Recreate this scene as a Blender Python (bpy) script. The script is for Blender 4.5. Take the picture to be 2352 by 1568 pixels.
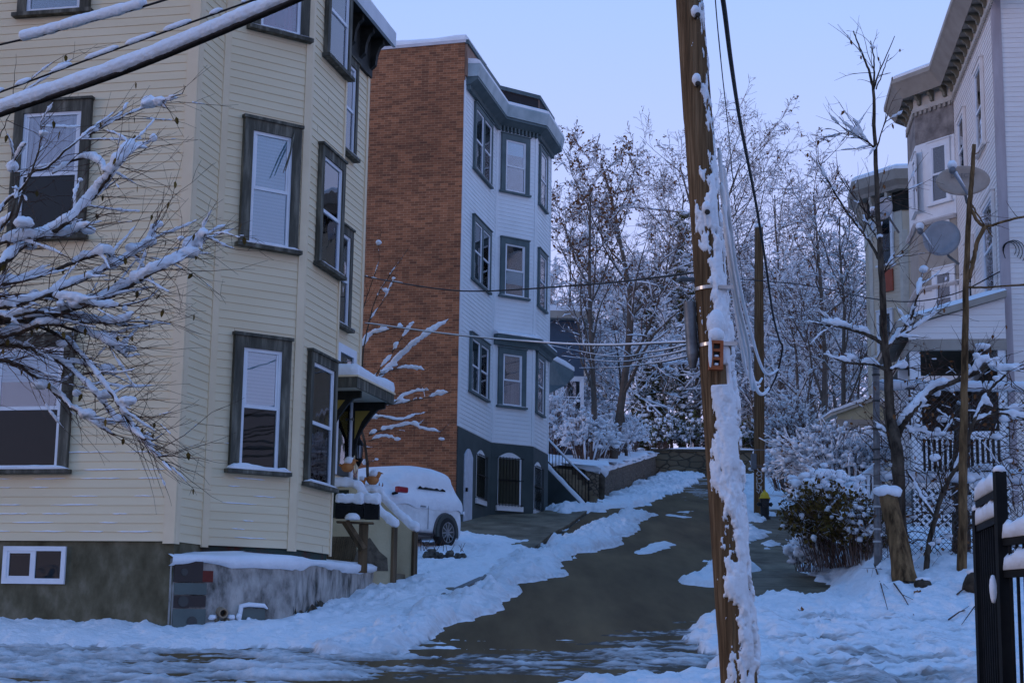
import bpy, math, random
import numpy as np
from mathutils import Vector, Matrix

for o in list(bpy.data.objects):
    bpy.data.objects.remove(o)
SC = bpy.context.scene
COL = SC.collection
rng = random.Random(7)

# ------------------------------------------------------------------ camera
FD, CX, CY = 3763.0, 1176.0, 784.0          # focal length and centre for a 2352 px wide picture
PITCH, ROLL = math.atan(658 / 3763.0), 0.0155
FW = Vector((0, math.cos(PITCH), math.sin(PITCH)))
U0 = Vector((0, -math.sin(PITCH), math.cos(PITCH)))
RT = math.cos(ROLL) * Vector((1, 0, 0)) + math.sin(ROLL) * U0
UP = math.cos(ROLL) * U0 - math.sin(ROLL) * Vector((1, 0, 0))
cam = bpy.data.cameras.new("camera")
cam.sensor_width = 36.0
cam.lens = 36.0 * FD / 2352.0
cam.clip_start, cam.clip_end = 0.1, 2000
cam_ob = bpy.data.objects.new("camera", cam)
COL.objects.link(cam_ob)
M = Matrix((RT, UP, -FW)).transposed().to_4x4()
cam_ob.matrix_world = M
SC.camera = cam_ob

# ------------------------------------------------------------------ sky, sun, exposure
SUN_EL, SUN_AZ = math.radians(4.0), math.radians(255.0)   # low sun behind the camera, left
world = bpy.data.worlds.new("World")
SC.world = world
world.use_nodes = True
nt = world.node_tree
bg = nt.nodes["Background"]
sky = nt.nodes.new("ShaderNodeTexSky")
sky.sky_type = 'NISHITA'
sky.sun_disc = False
sky.sun_elevation = SUN_EL
sky.sun_rotation = SUN_AZ
sky.altitude = 0
sky.air_density = 1.0
sky.dust_density = 0.6
sky.ozone_density = 4.0
# clear winter twilight: periwinkle towards the horizon, deeper blue overhead
tcw = nt.nodes.new("ShaderNodeTexCoord")
sep = nt.nodes.new("ShaderNodeSeparateXYZ")
nt.links.new(tcw.outputs['Generated'], sep.inputs[0])
ramp = nt.nodes.new("ShaderNodeValToRGB")
els = ramp.color_ramp.elements
els[0].position = 0.0; els[0].color = (.82, .73, 1.07, 1)
els[1].position = 1.0; els[1].color = (.075, .24, .64, 1)
for p_, c_ in ((.14, (.66, .68, 1.09)), (.36, (.43, .60, 1.10)), (.62, (.17, .42, .96))):
    e_ = els.new(p_); e_.color = (*c_, 1)
nt.links.new(sep.outputs[2], ramp.inputs[0])
sc_ = nt.nodes.new("ShaderNodeVectorMath"); sc_.operation = 'SCALE'; sc_.inputs[3].default_value = 1 / .15
nt.links.new(ramp.outputs[0], sc_.inputs[0])
tint = nt.nodes.new("ShaderNodeMix")
tint.data_type = 'RGBA'
tint.inputs[0].default_value = 0.92
nt.links.new(sky.outputs[0], tint.inputs[6])
nt.links.new(sc_.outputs[0], tint.inputs[7])
nt.links.new(tint.outputs[2], bg.inputs[0])
bg.inputs[1].default_value = 0.15
sun = bpy.data.lights.new("sun", 'SUN')
sun.energy = 0.32
sun.angle = math.radians(12)
sun.color = (1.0, 0.74, 0.64)
sun_ob = bpy.data.objects.new("sun", sun)
COL.objects.link(sun_ob)
sdir = Vector((math.sin(SUN_AZ) * math.cos(SUN_EL), math.cos(SUN_AZ) * math.cos(SUN_EL), math.sin(SUN_EL)))
sun_ob.rotation_euler = sdir.to_track_quat('Z', 'Y').to_euler()
VS = SC.view_settings
VS.view_transform = 'Standard'
VS.look = 'None'
VS.gamma = 1.0
VS.exposure = 0.13
SC.cycles.use_denoising = True
SC.cycles.max_bounces = 6
SC.cycles.transparent_max_bounces = 12

# ------------------------------------------------------------------ measuring helpers
def ray(x, y):
    d = FW + ((x - CX) / FD) * RT - ((y - CY) / FD) * UP
    return d / d.y
def P(x, y, Y):
    return ray(x, y) * Y
def azd(a):
    a = math.radians(a)
    return Vector((math.sin(a), math.cos(a), 0))
def hit(x, y, p0, d):
    r = ray(x, y)
    # s*r.xy = p0 + t*d
    det = r.x * (-d.y) - (-d.x) * r.y
    s = (p0.x * (-d.y) - (-d.x) * p0.y) / det
    t = (r.x * p0.y - r.y * p0.x) / det
    return t, s * r.z
def gz(x, y):
    if y >= 14: return .127 * (y - 22)
    return .127 * (14 - 22) - (14 - y) * .045
def hitg(x, y):
    return ray(x, y) * (2.794 / (.127 - ray(x, y).z))

# ------------------------------------------------------------------ mesh helpers
class MB:
    def __init__(s): s.v = []; s.f = []; s.uv = None
    def face(s, pts):
        n = len(s.v); s.v += [Vector(p) for p in pts]; s.f.append(tuple(range(n, n + len(pts))))
    def box(s, o, ax, ay, az):
        """o corner, three edge vectors"""
        o, ax, ay, az = Vector(o), Vector(ax), Vector(ay), Vector(az)
        if ax.cross(ay).dot(az) < 0: ax, ay = ay, ax
        n = len(s.v)
        s.v += [o, o + ax, o + ax + ay, o + ay, o + az, o + ax + az, o + ax + ay + az, o + ay + az]
        for q in ((0, 3, 2, 1), (4, 5, 6, 7), (0, 1, 5, 4), (1, 2, 6, 5), (2, 3, 7, 6), (3, 0, 4, 7)):
            s.f.append(tuple(n + i for i in q))
    def tube(s, pts, rad, sides=6, cap=True):
        pts = [Vector(p) for p in pts]
        m = len(pts)
        if not hasattr(rad, '__len__'): rad = [rad] * m
        n0 = len(s.v)
        prev = None
        for i, p in enumerate(pts):
            d = (pts[min(i + 1, m - 1)] - pts[max(i - 1, 0)])
            if d.length < 1e-9: d = Vector((0, 0, 1))
            d.normalize()
            if prev is None:
                a = d.cross(Vector((0, 0, 1)))
                if a.length < .05: a = d.cross(Vector((0, 1, 0)))
            else:
                a = prev - d * prev.dot(d)
            a.normalize(); prev = a
            b = d.cross(a)
            for k in range(sides):
                an = 2 * math.pi * k / sides
                s.v.append(p + (a * math.cos(an) + b * math.sin(an)) * rad[i])
        for i in range(m - 1):
            for k in range(sides):
                k2 = (k + 1) % sides
                s.f.append((n0 + i * sides + k, n0 + i * sides + k2, n0 + (i + 1) * sides + k2, n0 + (i + 1) * sides + k))
        if cap:
            s.f.append(tuple(n0 + k for k in reversed(range(sides))))
            s.f.append(tuple(n0 + (m - 1) * sides + k for k in range(sides)))
    def prism(s, poly, z0, z1):
        """poly: list of xy (ccw or cw), vertical prism"""
        a = sum(poly[i][0] * poly[(i + 1) % len(poly)][1] - poly[(i + 1) % len(poly)][0] * poly[i][1] for i in range(len(poly)))
        if a < 0: poly = list(reversed(poly))
        n = len(s.v); k = len(poly)
        s.v += [Vector((p[0], p[1], z0)) for p in poly] + [Vector((p[0], p[1], z1)) for p in poly]
        for i in range(k):
            j = (i + 1) % k
            s.f.append((n + i, n + j, n + k + j, n + k + i))
        s.f.append(tuple(n + i for i in reversed(range(k)))); s.f.append(tuple(n + k + i for i in range(k)))
    def extrude(s, prof, d):
        """planar 3D outline swept by vector d"""
        prof = [Vector(p) for p in prof]; d = Vector(d); k = len(prof)
        nn = Vector((0, 0, 0))
        for i in range(k): nn += prof[i].cross(prof[(i + 1) % k])
        if nn.dot(d) < 0: prof.reverse()
        n = len(s.v); s.v += prof + [p + d for p in prof]
        for i in range(k):
            j = (i + 1) % k
            s.f.append((n + i, n + j, n + k + j, n + k + i))
        s.f.append(tuple(n + i for i in reversed(range(k)))); s.f.append(tuple(n + k + i for i in range(k)))
    def lathe(s, c, prof, sides=20, axis=None, cap=True):
        """prof: list of (r, h) along axis from c"""
        c = Vector(c); ax = (Vector(axis) if axis is not None else Vector((0, 0, 1))).normalized()
        a = ax.cross(Vector((0, 1, 0)));
        if a.length < .1: a = ax.cross(Vector((1, 0, 0)))
        a.normalize(); b = ax.cross(a)
        n0 = len(s.v); m = len(prof)
        for r, h in prof:
            for k in range(sides):
                an = 2 * math.pi * k / sides
                s.v.append(c + ax * h + (a * math.cos(an) + b * math.sin(an)) * r)
        for i in range(m - 1):
            for k in range(sides):
                k2 = (k + 1) % sides
                s.f.append((n0 + i * sides + k, n0 + i * sides + k2, n0 + (i + 1) * sides + k2, n0 + (i + 1) * sides + k))
        if not cap: return
        s.f.append(tuple(n0 + k for k in reversed(range(sides))))
        s.f.append(tuple(n0 + (m - 1) * sides + k for k in range(sides)))
    def blob(s, c, rx, ry, rz, R, seg=8, rings=5, jit=.18):
        c = Vector(c); n0 = len(s.v)
        s.v.append(c + Vector((0, 0, -rz)))
        for i in range(1, rings):
            th = math.pi * i / rings
            for k in range(seg):
                ph = 2 * math.pi * k / seg
                q = 1 + R.uniform(-jit, jit)
                s.v.append(c + Vector((rx * q * math.sin(th) * math.cos(ph), ry * q * math.sin(th) * math.sin(ph), -rz * math.cos(th) * q)))
        s.v.append(c + Vector((0, 0, rz)))
        top = len(s.v) - 1
        for k in range(seg):
            k2 = (k + 1) % seg
            s.f.append((n0, n0 + 1 + k2, n0 + 1 + k))
            for i in range(rings - 2):
                a = n0 + 1 + i * seg
                s.f.append((a + k, a + k2, a + seg + k2, a + seg + k))
            a = n0 + 1 + (rings - 2) * seg
            s.f.append((a + k, a + k2, top))

ORIG = {}
def link(ob, parent):
    COL.objects.link(ob)
    if parent is not None:
        ob.parent = parent
def build(name, mb, mat, parent=None, smooth=False, origin=None, angle=None):
    """one mesh object; vertices are given in world space, the origin is the parent's place"""
    me = bpy.data.meshes.new(name)
    if parent is not None: org = ORIG[parent]
    else: org = Vector(origin) if origin is not None else Vector((0, 0, 0))
    me.from_pydata([tuple(v - org) for v in mb.v], [], mb.f)
    mats = mat if isinstance(mat, (list, tuple)) else [mat]
    for m in mats: me.materials.append(m)
    if mb.uv:
        uvl = me.uv_layers.new(name="UVMap")
        for i, l in enumerate(me.loops): uvl.data[i].uv = mb.uv[l.vertex_index]
    if smooth:
        me.polygons.foreach_set("use_smooth", [True] * len(me.polygons))
        if angle and hasattr(me, 'set_sharp_from_angle'): me.set_sharp_from_angle(angle=math.radians(angle))
    me.update()
    ob = bpy.data.objects.new(name, me)
    link(ob, parent)
    if parent is None:
        ob.location = org
    ORIG[ob] = org
    return ob
def thing(name, loc, label, cat, group=None):
    o = bpy.data.objects.new(name, None)
    o.empty_display_size = .2
    COL.objects.link(o); o.location = loc
    ORIG[o] = Vector(loc)
    tag(o, label, cat, group)
    return o
def tag(o, label, cat, group=None):
    o['label'] = label; o['category'] = cat
    if group: o['group'] = group
def struct(o, kind='structure'):
    o['kind'] = kind

# ------------------------------------------------------------------ noise (numpy)
def _hash(ix, iy, seed):
    n = (ix.astype(np.int64) * 374761393 + iy.astype(np.int64) * 668265263 + seed * 1442695041) & 0xFFFFFFFF
    n = ((n ^ (n >> 13)) * 1274126177) & 0xFFFFFFFF
    n = n ^ (n >> 16)
    return (n & 0xFFFFFF) / float(0xFFFFFF)
def vnoise(x, y, seed=0):
    x = np.asarray(x, float); y = np.asarray(y, float)
    ix, iy = np.floor(x), np.floor(y); fx, fy = x - ix, y - iy
    fx = fx * fx * fx * (fx * (fx * 6 - 15) + 10); fy = fy * fy * fy * (fy * (fy * 6 - 15) + 10)
    a, b = _hash(ix, iy, seed), _hash(ix + 1, iy, seed)
    c, d = _hash(ix, iy + 1, seed), _hash(ix + 1, iy + 1, seed)
    return (a + (b - a) * fx) * (1 - fy) + (c + (d - c) * fx) * fy - .5
def fbm(x, y, octv=4, seed=0, gain=.5):
    r = 0; a = 1.0
    for i in range(octv):
        r = r + a * vnoise(x * 2 ** i + 13.7 * i, y * 2 ** i - 7.1 * i, seed + i); a *= gain
    return r
def n1(x, y=0., seed=0):
    return float(fbm(np.array([x]), np.array([y]), 3, seed)[0])

# ------------------------------------------------------------------ materials
def newmat(name):
    m = bpy.data.materials.new(name); m.use_nodes = True
    t = m.node_tree; b = t.nodes["Principled BSDF"]
    return m, t, b
def N(t, typ, **kw):
    n = t.nodes.new(typ)
    for k, v in kw.items(): setattr(n, k, v)
    return n
def c4(c): return (c[0], c[1], c[2], 1)
def mottled(name, c1, c2, scale=4, rough=.7, bump=.0, bscale=None, stretch=(1, 1, 1), detail=6, c3=None, metal=0, spec=.15, lo=.35, hi=.65, dist=.01):
    m, t, b = newmat(name)
    tc = N(t, "ShaderNodeTexCoord"); mp = N(t, "ShaderNodeMapping")
    mp.inputs['Scale'].default_value = stretch
    t.links.new(tc.outputs['Object'], mp.inputs[0])
    ns = N(t, "ShaderNodeTexNoise"); ns.inputs['Scale'].default_value = scale; ns.inputs['Detail'].default_value = detail
    ns.inputs['Roughness'].default_value = .6
    t.links.new(mp.outputs[0], ns.inputs[0])
    cr = N(t, "ShaderNodeValToRGB")
    cr.color_ramp.elements[0].position = lo; cr.color_ramp.elements[0].color = c4(c1)
    cr.color_ramp.elements[1].position = hi; cr.color_ramp.elements[1].color = c4(c2)
    if c3:
        e = cr.color_ramp.elements.new((lo + hi) / 2); e.color = c4(c3)
    t.links.new(ns.outputs[0], cr.inputs[0]); t.links.new(cr.outputs[0], b.inputs['Base Color'])
    b.inputs['Roughness'].default_value = rough; b.inputs['Metallic'].default_value = metal
    b.inputs['Specular IOR Level'].default_value = spec
    if bump:
        n2 = N(t, "ShaderNodeTexNoise"); n2.inputs['Scale'].default_value = bscale or scale * 4; n2.inputs['Detail'].default_value = 5
        t.links.new(mp.outputs[0], n2.inputs[0])
        bp = N(t, "ShaderNodeBump"); bp.inputs['Strength'].default_value = bump; bp.inputs['Distance'].default_value = dist
        t.links.new(n2.outputs[0], bp.inputs['Height']); t.links.new(bp.outputs[0], b.inputs['Normal'])
    return m

snow = mottled("snow", (.80, .81, .84), (.88, .89, .91), 3, .75, .5, 14, dist=.03, spec=.2)
snowfine = mottled("snow_fine", (.80, .81, .84), (.88, .89, .91), 3, .8, .6, 40, dist=.012, spec=.2)
def groundsnow_mat():
    m, t, b = newmat("ground_snow")
    at = N(t, "ShaderNodeAttribute"); at.attribute_name = "dirt"
    tc = N(t, "ShaderNodeTexCoord")
    ns = N(t, "ShaderNodeTexNoise"); ns.inputs['Scale'].default_value = 9; ns.inputs['Detail'].default_value = 6
    mp = N(t, "ShaderNodeMapping"); mp.inputs['Scale'].default_value = (.35, 1, 1)
    t.links.new(tc.outputs['Object'], mp.inputs[0]); t.links.new(mp.outputs[0], ns.inputs[0])
    mr = N(t, "ShaderNodeMapRange"); mr.inputs[1].default_value = .34; mr.inputs[2].default_value = .60
    t.links.new(ns.outputs[0], mr.inputs[0])
    mul = N(t, "ShaderNodeMath", operation='MULTIPLY')
    m2_ = N(t, "ShaderNodeMapRange"); m2_.inputs[3].default_value = .5; m2_.inputs[4].default_value = 1.1
    t.links.new(mr.outputs[0], m2_.inputs[0]); t.links.new(m2_.outputs[0], mul.inputs[0]); mul.use_clamp = True; t.links.new(at.outputs['Fac'], mul.inputs[1])
    mx = N(t, "ShaderNodeMix", data_type='RGBA')
    mx.inputs[6].default_value = (.86, .87, .89, 1); mx.inputs[7].default_value = (.105, .082, .06, 1)
    t.links.new(mul.outputs[0], mx.inputs[0]); t.links.new(mx.outputs[2], b.inputs['Base Color'])
    b.inputs['Roughness'].default_value = .75; b.inputs['Specular IOR Level'].default_value = .2
    n2 = N(t, "ShaderNodeTexNoise"); n2.inputs['Scale'].default_value = 11; n2.inputs['Detail'].default_value = 8
    t.links.new(tc.outputs['Object'], n2.inputs[0])
    bp = N(t, "ShaderNodeBump"); bp.inputs['Strength'].default_value = .8; bp.inputs['Distance'].default_value = .05
    t.links.new(n2.outputs[0], bp.inputs['Height']); t.links.new(bp.outputs[0], b.inputs['Normal'])
    return m
ground_snow = groundsnow_mat()
asphalt = mottled("wet_asphalt", (.088, .052, .024), (.20, .125, .06), .9, .75, .5, 60, stretch=(1.4, .16, 1), dist=.006, spec=.08, detail=9, lo=.3, hi=.7)
concrete = mottled("wet_concrete", (.10, .076, .046), (.24, .19, .125), 1.6, .7, .3, 30, stretch=(1, .5, 1), dist=.006)
soil = mottled("soil", (.05, .04, .03), (.12, .10, .08), 2, .9, .5, 12)
siding_cream = mottled("cream_vinyl", (.75, .61, .395), (.80, .665, .445), 1.2, .5, .05, 50, stretch=(.4, .4, 3))
trim_cream = mottled("cream_trim", (.76, .60, .39), (.82, .66, .44), 2, .5)
siding_white = mottled("white_vinyl", (.74, .77, .79), (.81, .84, .86), 1, .5)
siding_grey = mottled("greyish_white_clapboard", (.76, .69, .64), (.82, .76, .71), 1.4, .6, .05, 40, stretch=(.4, .4, 3))
siding_tan = mottled("tan_clapboard", (.60, .48, .34), (.68, .56, .41), 1.4, .6)
white_trim = mottled("white_trim", (.70, .70, .71), (.80, .80, .80), 3, .45)
vinyl_white = mottled("white_sash", (.70, .72, .76), (.78, .80, .83), 3, .35)
grey_trim = mottled("weathered_grey_trim", (.045, .042, .032), (.24, .22, .17), 9, .75, .6, 40, stretch=(1, 1, .14), c3=(.095, .088, .068), dist=.008, lo=.3, hi=.72)
green_trim = mottled("grey_green_trim", (.085, .12, .125), (.12, .16, .165), 3, .55)
slate_paint = mottled("slate_green_paint", (.05, .066, .066), (.075, .095, .092), 1.2, .7, .35, 14, dist=.01)
taupe = mottled("taupe_trim", (.30, .26, .215), (.38, .335, .28), 2, .6)
taupe_worn = mottled("worn_taupe_panel", (.14, .12, .11), (.31, .27, .24), 3, .7)
stucco = mottled("dirty_stucco", (.05, .042, .022), (.24, .21, .15), 3.2, .85, .5, 25, c3=(.125, .11, .068), dist=.012, detail=12, stretch=(1, 1, .6), lo=.28, hi=.74)
stucco_cream = mottled("cream_stucco", (.54, .45, .28), (.64, .55, .36), 1.5, .85, .5, 30, dist=.01)
conc_wall = mottled("stained_concrete", (.055, .05, .04), (.52, .48, .43), 4.5, .85, .9, 20, stretch=(1, 1, .5), c3=(.33, .305, .275), dist=.03, lo=.33, hi=.66, detail=9)
wood_post = mottled("weathered_wood", (.05, .035, .02), (.17, .11, .06), 7, .85, .6, 30, stretch=(1, 1, .12), dist=.01)
pole_wood = mottled("pole_wood", (.055, .032, .015), (.29, .185, .10), 34, .8, 1.0, 40, stretch=(1, 1, .025), c3=(.15, .088, .043), dist=.03, lo=.3, hi=.72)
dark_wood = mottled("dark_bracket", (.012, .012, .010), (.03, .03, .026), 5, .6)
black_metal = mottled("black_metal", (.006, .006, .006), (.014, .013, .012), 8, .5, spec=.12)
galv = mottled("galvanised_steel", (.13, .13, .13), (.24, .24, .24), 8, .5, metal=.5)
shiny = mottled("bright_steel", (.34, .33, .31), (.5, .49, .47), 8, .3, metal=1)
cable_black = mottled("black_cable", (.012, .011, .011), (.03, .026, .025), 20, .5)
bark = mottled("bark", (.028, .02, .014), (.12, .088, .062), 12, .9, .6, 40, stretch=(1, 1, .3))
bark_brown = mottled("brown_bark", (.045, .026, .012), (.25, .15, .07), 11, .9, 1.0, 40, stretch=(1, 1, .2), dist=.02)
twig = mottled("twig", (.05, .028, .02), (.115, .066, .046), 20, .8)
leaf_brown = mottled("brown_leaf", (.11, .042, .016), (.27, .12, .045), 6, .8)
leaf_olive = mottled("olive_leaf", (.05, .035, .008), (.16, .10, .02), 9, .8)
needle = mottled("evergreen_needles", (.04, .046, .012), (.115, .11, .03), 4, .8)
terracotta = mottled("terracotta", (.42, .15, .05), (.55, .23, .08), 6, .7)
brick_red = mottled("hollow_brick", (.30, .085, .035), (.42, .14, .06), 9, .85, .4, 40)
def plain(name, c, rough=.5, metal=0, spec=.4):
    return mottled(name, tuple(x * .9 for x in c), tuple(min(1, x * 1.1) for x in c), 5, rough, metal=metal, spec=spec)
dark_in = plain("dark_interior", (.052, .056, .050), .6)
brown_in = plain("brown_interior", (.065, .056, .045), .6)
red_paint = plain("red_plastic", (.30, .012, .02), .3)
rust_red = mottled("red_tile", (.10, .02, .016), (.17, .035, .025), 5, .5)
brown_tile = plain("dark_brown_tile", (.028, .020, .018), .4)
green_tile = plain("grey_green_tile", (.09, .115, .105), .45)
hyd_yellow = plain("yellow_paint", (.62, .43, .01), .4)
hyd_black = plain("black_hydrant_paint", (.012, .014, .014), .4)
teal_pot = plain("teal_glaze", (.012, .12, .09), .35)
dish_grey = plain("dish_grey", (.26, .27, .29), .5)
dish_tan = plain("dish_tan", (.42, .32, .25), .5)
dish_mark = plain("dish_lettering", (.19, .15, .13), .6)
orange_red = plain("orange_paint", (.35, .07, .03), .6)
car_white = plain("white_car_paint", (.72, .72, .72), .2, spec=.5)
tyre_black = plain("tyre_rubber", (.012, .012, .012), .8)
chalk = plain("white_spray_paint", (.55, .54, .52), .7)
blue_siding = plain("slate_blue_siding", (.05, .075, .11), .6)
beige_far = plain("beige_siding", (.36, .30, .22), .7)
curtain = mottled("curtain", (.16, .15, .17), (.30, .28, .30), 6, .9, stretch=(3, 3, .2))
curtain_red = mottled("magenta_curtain", (.16, .02, .05), (.28, .05, .10), 6, .9, stretch=(3, 3, .2))
roof_dark = plain("roof_membrane", (.02, .017, .017), .8)
copper_wood = mottled("bare_sheathing", (.22, .13, .09), (.36, .24, .18), 5, .8, stretch=(1, 1, .2))
stone_wall_mat = None

def frosted(name, c1, c2, lo=-.15, hi=.35, amt=.92):
    """bark or twig with snow lying on whatever faces up"""
    m, t, b = newmat(name)
    tc = N(t, "ShaderNodeTexCoord"); ns = N(t, "ShaderNodeTexNoise"); ns.inputs['Scale'].default_value = 5; ns.inputs['Detail'].default_value = 4
    t.links.new(tc.outputs['Object'], ns.inputs[0])
    mx = N(t, "ShaderNodeMix", data_type='RGBA'); mx.inputs[6].default_value = c4(c1); mx.inputs[7].default_value = c4(c2)
    t.links.new(ns.outputs[0], mx.inputs[0])
    ge = N(t, "ShaderNodeNewGeometry"); sp = N(t, "ShaderNodeSeparateXYZ"); t.links.new(ge.outputs['True Normal'], sp.inputs[0])
    n2 = N(t, "ShaderNodeTexNoise"); n2.inputs['Scale'].default_value = 2.2; t.links.new(tc.outputs['Object'], n2.inputs[0])
    ad = N(t, "ShaderNodeMath", operation='ADD'); t.links.new(sp.outputs[2], ad.inputs[0])
    sb = N(t, "ShaderNodeMath", operation='MULTIPLY_ADD'); sb.inputs[1].default_value = 1.2; sb.inputs[2].default_value = -.6
    t.links.new(n2.outputs[0], sb.inputs[0]); t.links.new(sb.outputs[0], ad.inputs[1])
    mr = N(t, "ShaderNodeMapRange"); mr.inputs[1].default_value = lo; mr.inputs[2].default_value = hi; mr.inputs[4].default_value = amt
    t.links.new(ad.outputs[0], mr.inputs[0])
    m2 = N(t, "ShaderNodeMix", data_type='RGBA'); m2.inputs[7].default_value = (.86, .87, .89, 1)
    t.links.new(mr.outputs[0], m2.inputs[0]); t.links.new(mx.outputs[2], m2.inputs[6]); t.links.new(m2.outputs[2], b.inputs['Base Color'])
    b.inputs['Roughness'].default_value = .85; b.inputs['Specular IOR Level'].default_value = .1
    return m
twig_frost = frosted("frosted_twig", (.085, .048, .034), (.17, .105, .08), .05, .65, .9)
bark_frost = frosted("frosted_bark", (.06, .045, .036), (.19, .15, .12), .35, .8, .9)
_tex = {}
def melt(ob, voxel, disp=.0, scale=.1, smooth=2):
    """run separate lumps of snow together into one crumbly mass"""
    r = ob.modifiers.new("Remesh", 'REMESH'); r.mode = 'VOXEL'; r.voxel_size = voxel; r.use_smooth_shade = True
    if smooth: sm = ob.modifiers.new("Smooth", 'SMOOTH'); sm.iterations = smooth; sm.factor = .5
    if disp:
        if scale not in _tex:
            tx = bpy.data.textures.new("snow_crumbs", 'CLOUDS'); tx.noise_scale = scale; tx.noise_depth = 4; _tex[scale] = tx
        d = ob.modifiers.new("Displace", 'DISPLACE'); d.texture = _tex[scale]; d.strength = disp; d.mid_level = .5; d.texture_coords = 'GLOBAL'
    return ob
def glass_mat(name, tintc=(.9, .95, 1), gl=.07, ior=1.5):
    m, t, b = newmat(name)
    out = t.nodes["Material Output"]
    tr = N(t, "ShaderNodeBsdfTransparent"); tr.inputs[0].default_value = c4(tintc)
    gs = N(t, "ShaderNodeBsdfGlossy"); gs.inputs['Roughness'].default_value = .02
    gs.inputs[0].default_value = (.95, .97, 1, 1)
    tc = N(t, "ShaderNodeTexCoord"); ns = N(t, "ShaderNodeTexNoise"); ns.inputs['Scale'].default_value = 1.8
    t.links.new(tc.outputs['Object'], ns.inputs[0])
    bp = N(t, "ShaderNodeBump"); bp.inputs['Strength'].default_value = .25; bp.inputs['Distance'].default_value = .012
    t.links.new(ns.outputs[0], bp.inputs['Height']); t.links.new(bp.outputs[0], gs.inputs['Normal'])
    fr = N(t, "ShaderNodeFresnel"); fr.inputs[0].default_value = ior
    ad = N(t, "ShaderNodeMath", operation='ADD'); ad.inputs[1].default_value = gl; ad.use_clamp = True
    t.links.new(fr.outputs[0], ad.inputs[0])
    mx = N(t, "ShaderNodeMixShader")
    t.links.new(ad.outputs[0], mx.inputs[0]); t.links.new(tr.outputs[0], mx.inputs[1]); t.links.new(gs.outputs[0], mx.inputs[2])
    t.links.new(mx.outputs[0], out.inputs[0])
    return m
glass = glass_mat("window_glass")
glass_screen = glass_mat("screened_glass", (.6, .62, .60), -.01, 1.4)
def blind_mat():
    m, t, b = newmat("blind")
    tc = N(t, "ShaderNodeTexCoord"); wv = N(t, "ShaderNodeTexWave"); wv.bands_direction = 'Z'
    wv.inputs['Scale'].default_value = 6.5; wv.inputs['Distortion'].default_value = .15
    t.links.new(tc.outputs['Object'], wv.inputs[0])
    mx = N(t, "ShaderNodeMix", data_type='RGBA')
    mx.inputs[6].default_value = (.15, .38, .43, 1); mx.inputs[7].default_value = (.21, .47, .52, 1)
    t.links.new(wv.outputs[0], mx.inputs[0]); t.links.new(mx.outputs[2], b.inputs['Base Color'])
    b.inputs['Roughness'].default_value = .6
    return m
blind = blind_mat()
def brick_mat(name, c1, c2, mortar, w=.205, h=.067, dark=(.10, .03, .012)):
    m, t, b = newmat(name)
    uv = N(t, "ShaderNodeUVMap")
    br = N(t, "ShaderNodeTexBrick")
    br.inputs['Scale'].default_value = 1; br.inputs['Brick Width'].default_value = w; br.inputs['Row Height'].default_value = h
    br.inputs['Mortar Size'].default_value = .0055; br.inputs['Mortar Smooth'].default_value = .3; br.inputs['Bias'].default_value = -.25
    br.inputs['Color1'].default_value = c4(c1); br.inputs['Color2'].default_value = c4(dark); br.inputs['Mortar'].default_value = c4(mortar)
    t.links.new(uv.outputs[0], br.inputs[0])
    ns = N(t, "ShaderNodeTexNoise"); ns.inputs['Scale'].default_value = .55; ns.inputs['Detail'].default_value = 5
    t.links.new(uv.outputs[0], ns.inputs[0])
    mr = N(t, "ShaderNodeMapRange"); mr.inputs[1].default_value = .3; mr.inputs[2].default_value = .7; mr.inputs[3].default_value = .72; mr.inputs[4].default_value = 1.15
    t.links.new(ns.outputs[0], mr.inputs[0])
    mx = N(t, "ShaderNodeMix", data_type='RGBA', blend_type='MULTIPLY'); mx.inputs[0].default_value = 1
    t.links.new(br.outputs[0], mx.inputs[6]); t.links.new(mr.outputs[0], mx.inputs[7])
    # a second, offset brick field varies the single bricks further
    n3 = N(t, "ShaderNodeTexWhiteNoise"); n3.noise_dimensions = '2D'
    sn = N(t, "ShaderNodeVectorMath", operation='SNAP'); sn.inputs[1].default_value = (w, h, 1)
    t.links.new(uv.outputs[0], sn.inputs[0]); t.links.new(sn.outputs[0], n3.inputs[0])
    m3 = N(t, "ShaderNodeMapRange"); m3.inputs[3].default_value = .72; m3.inputs[4].default_value = 1.22
    t.links.new(n3.outputs[0], m3.inputs[0])
    mx2 = N(t, "ShaderNodeMix", data_type='RGBA', blend_type='MULTIPLY'); mx2.inputs[0].default_value = 1
    t.links.new(mx.outputs[2], mx2.inputs[6]); t.links.new(m3.outputs[0], mx2.inputs[7])
    t.links.new(mx2.outputs[2], b.inputs['Base Color'])
    bp = N(t, "ShaderNodeBump"); bp.inputs['Strength'].default_value = .5; bp.inputs['Distance'].default_value = .008; bp.invert = True
    t.links.new(br.outputs['Fac'], bp.inputs['Height']); t.links.new(bp.outputs[0], b.inputs['Normal'])
    b.inputs['Roughness'].default_value = .85
    return m
brick = brick_mat("orange_brick", (.315, .118, .050), (.2, .06, .02), (.40, .235, .13), dark=(.14, .05, .022))
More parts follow.
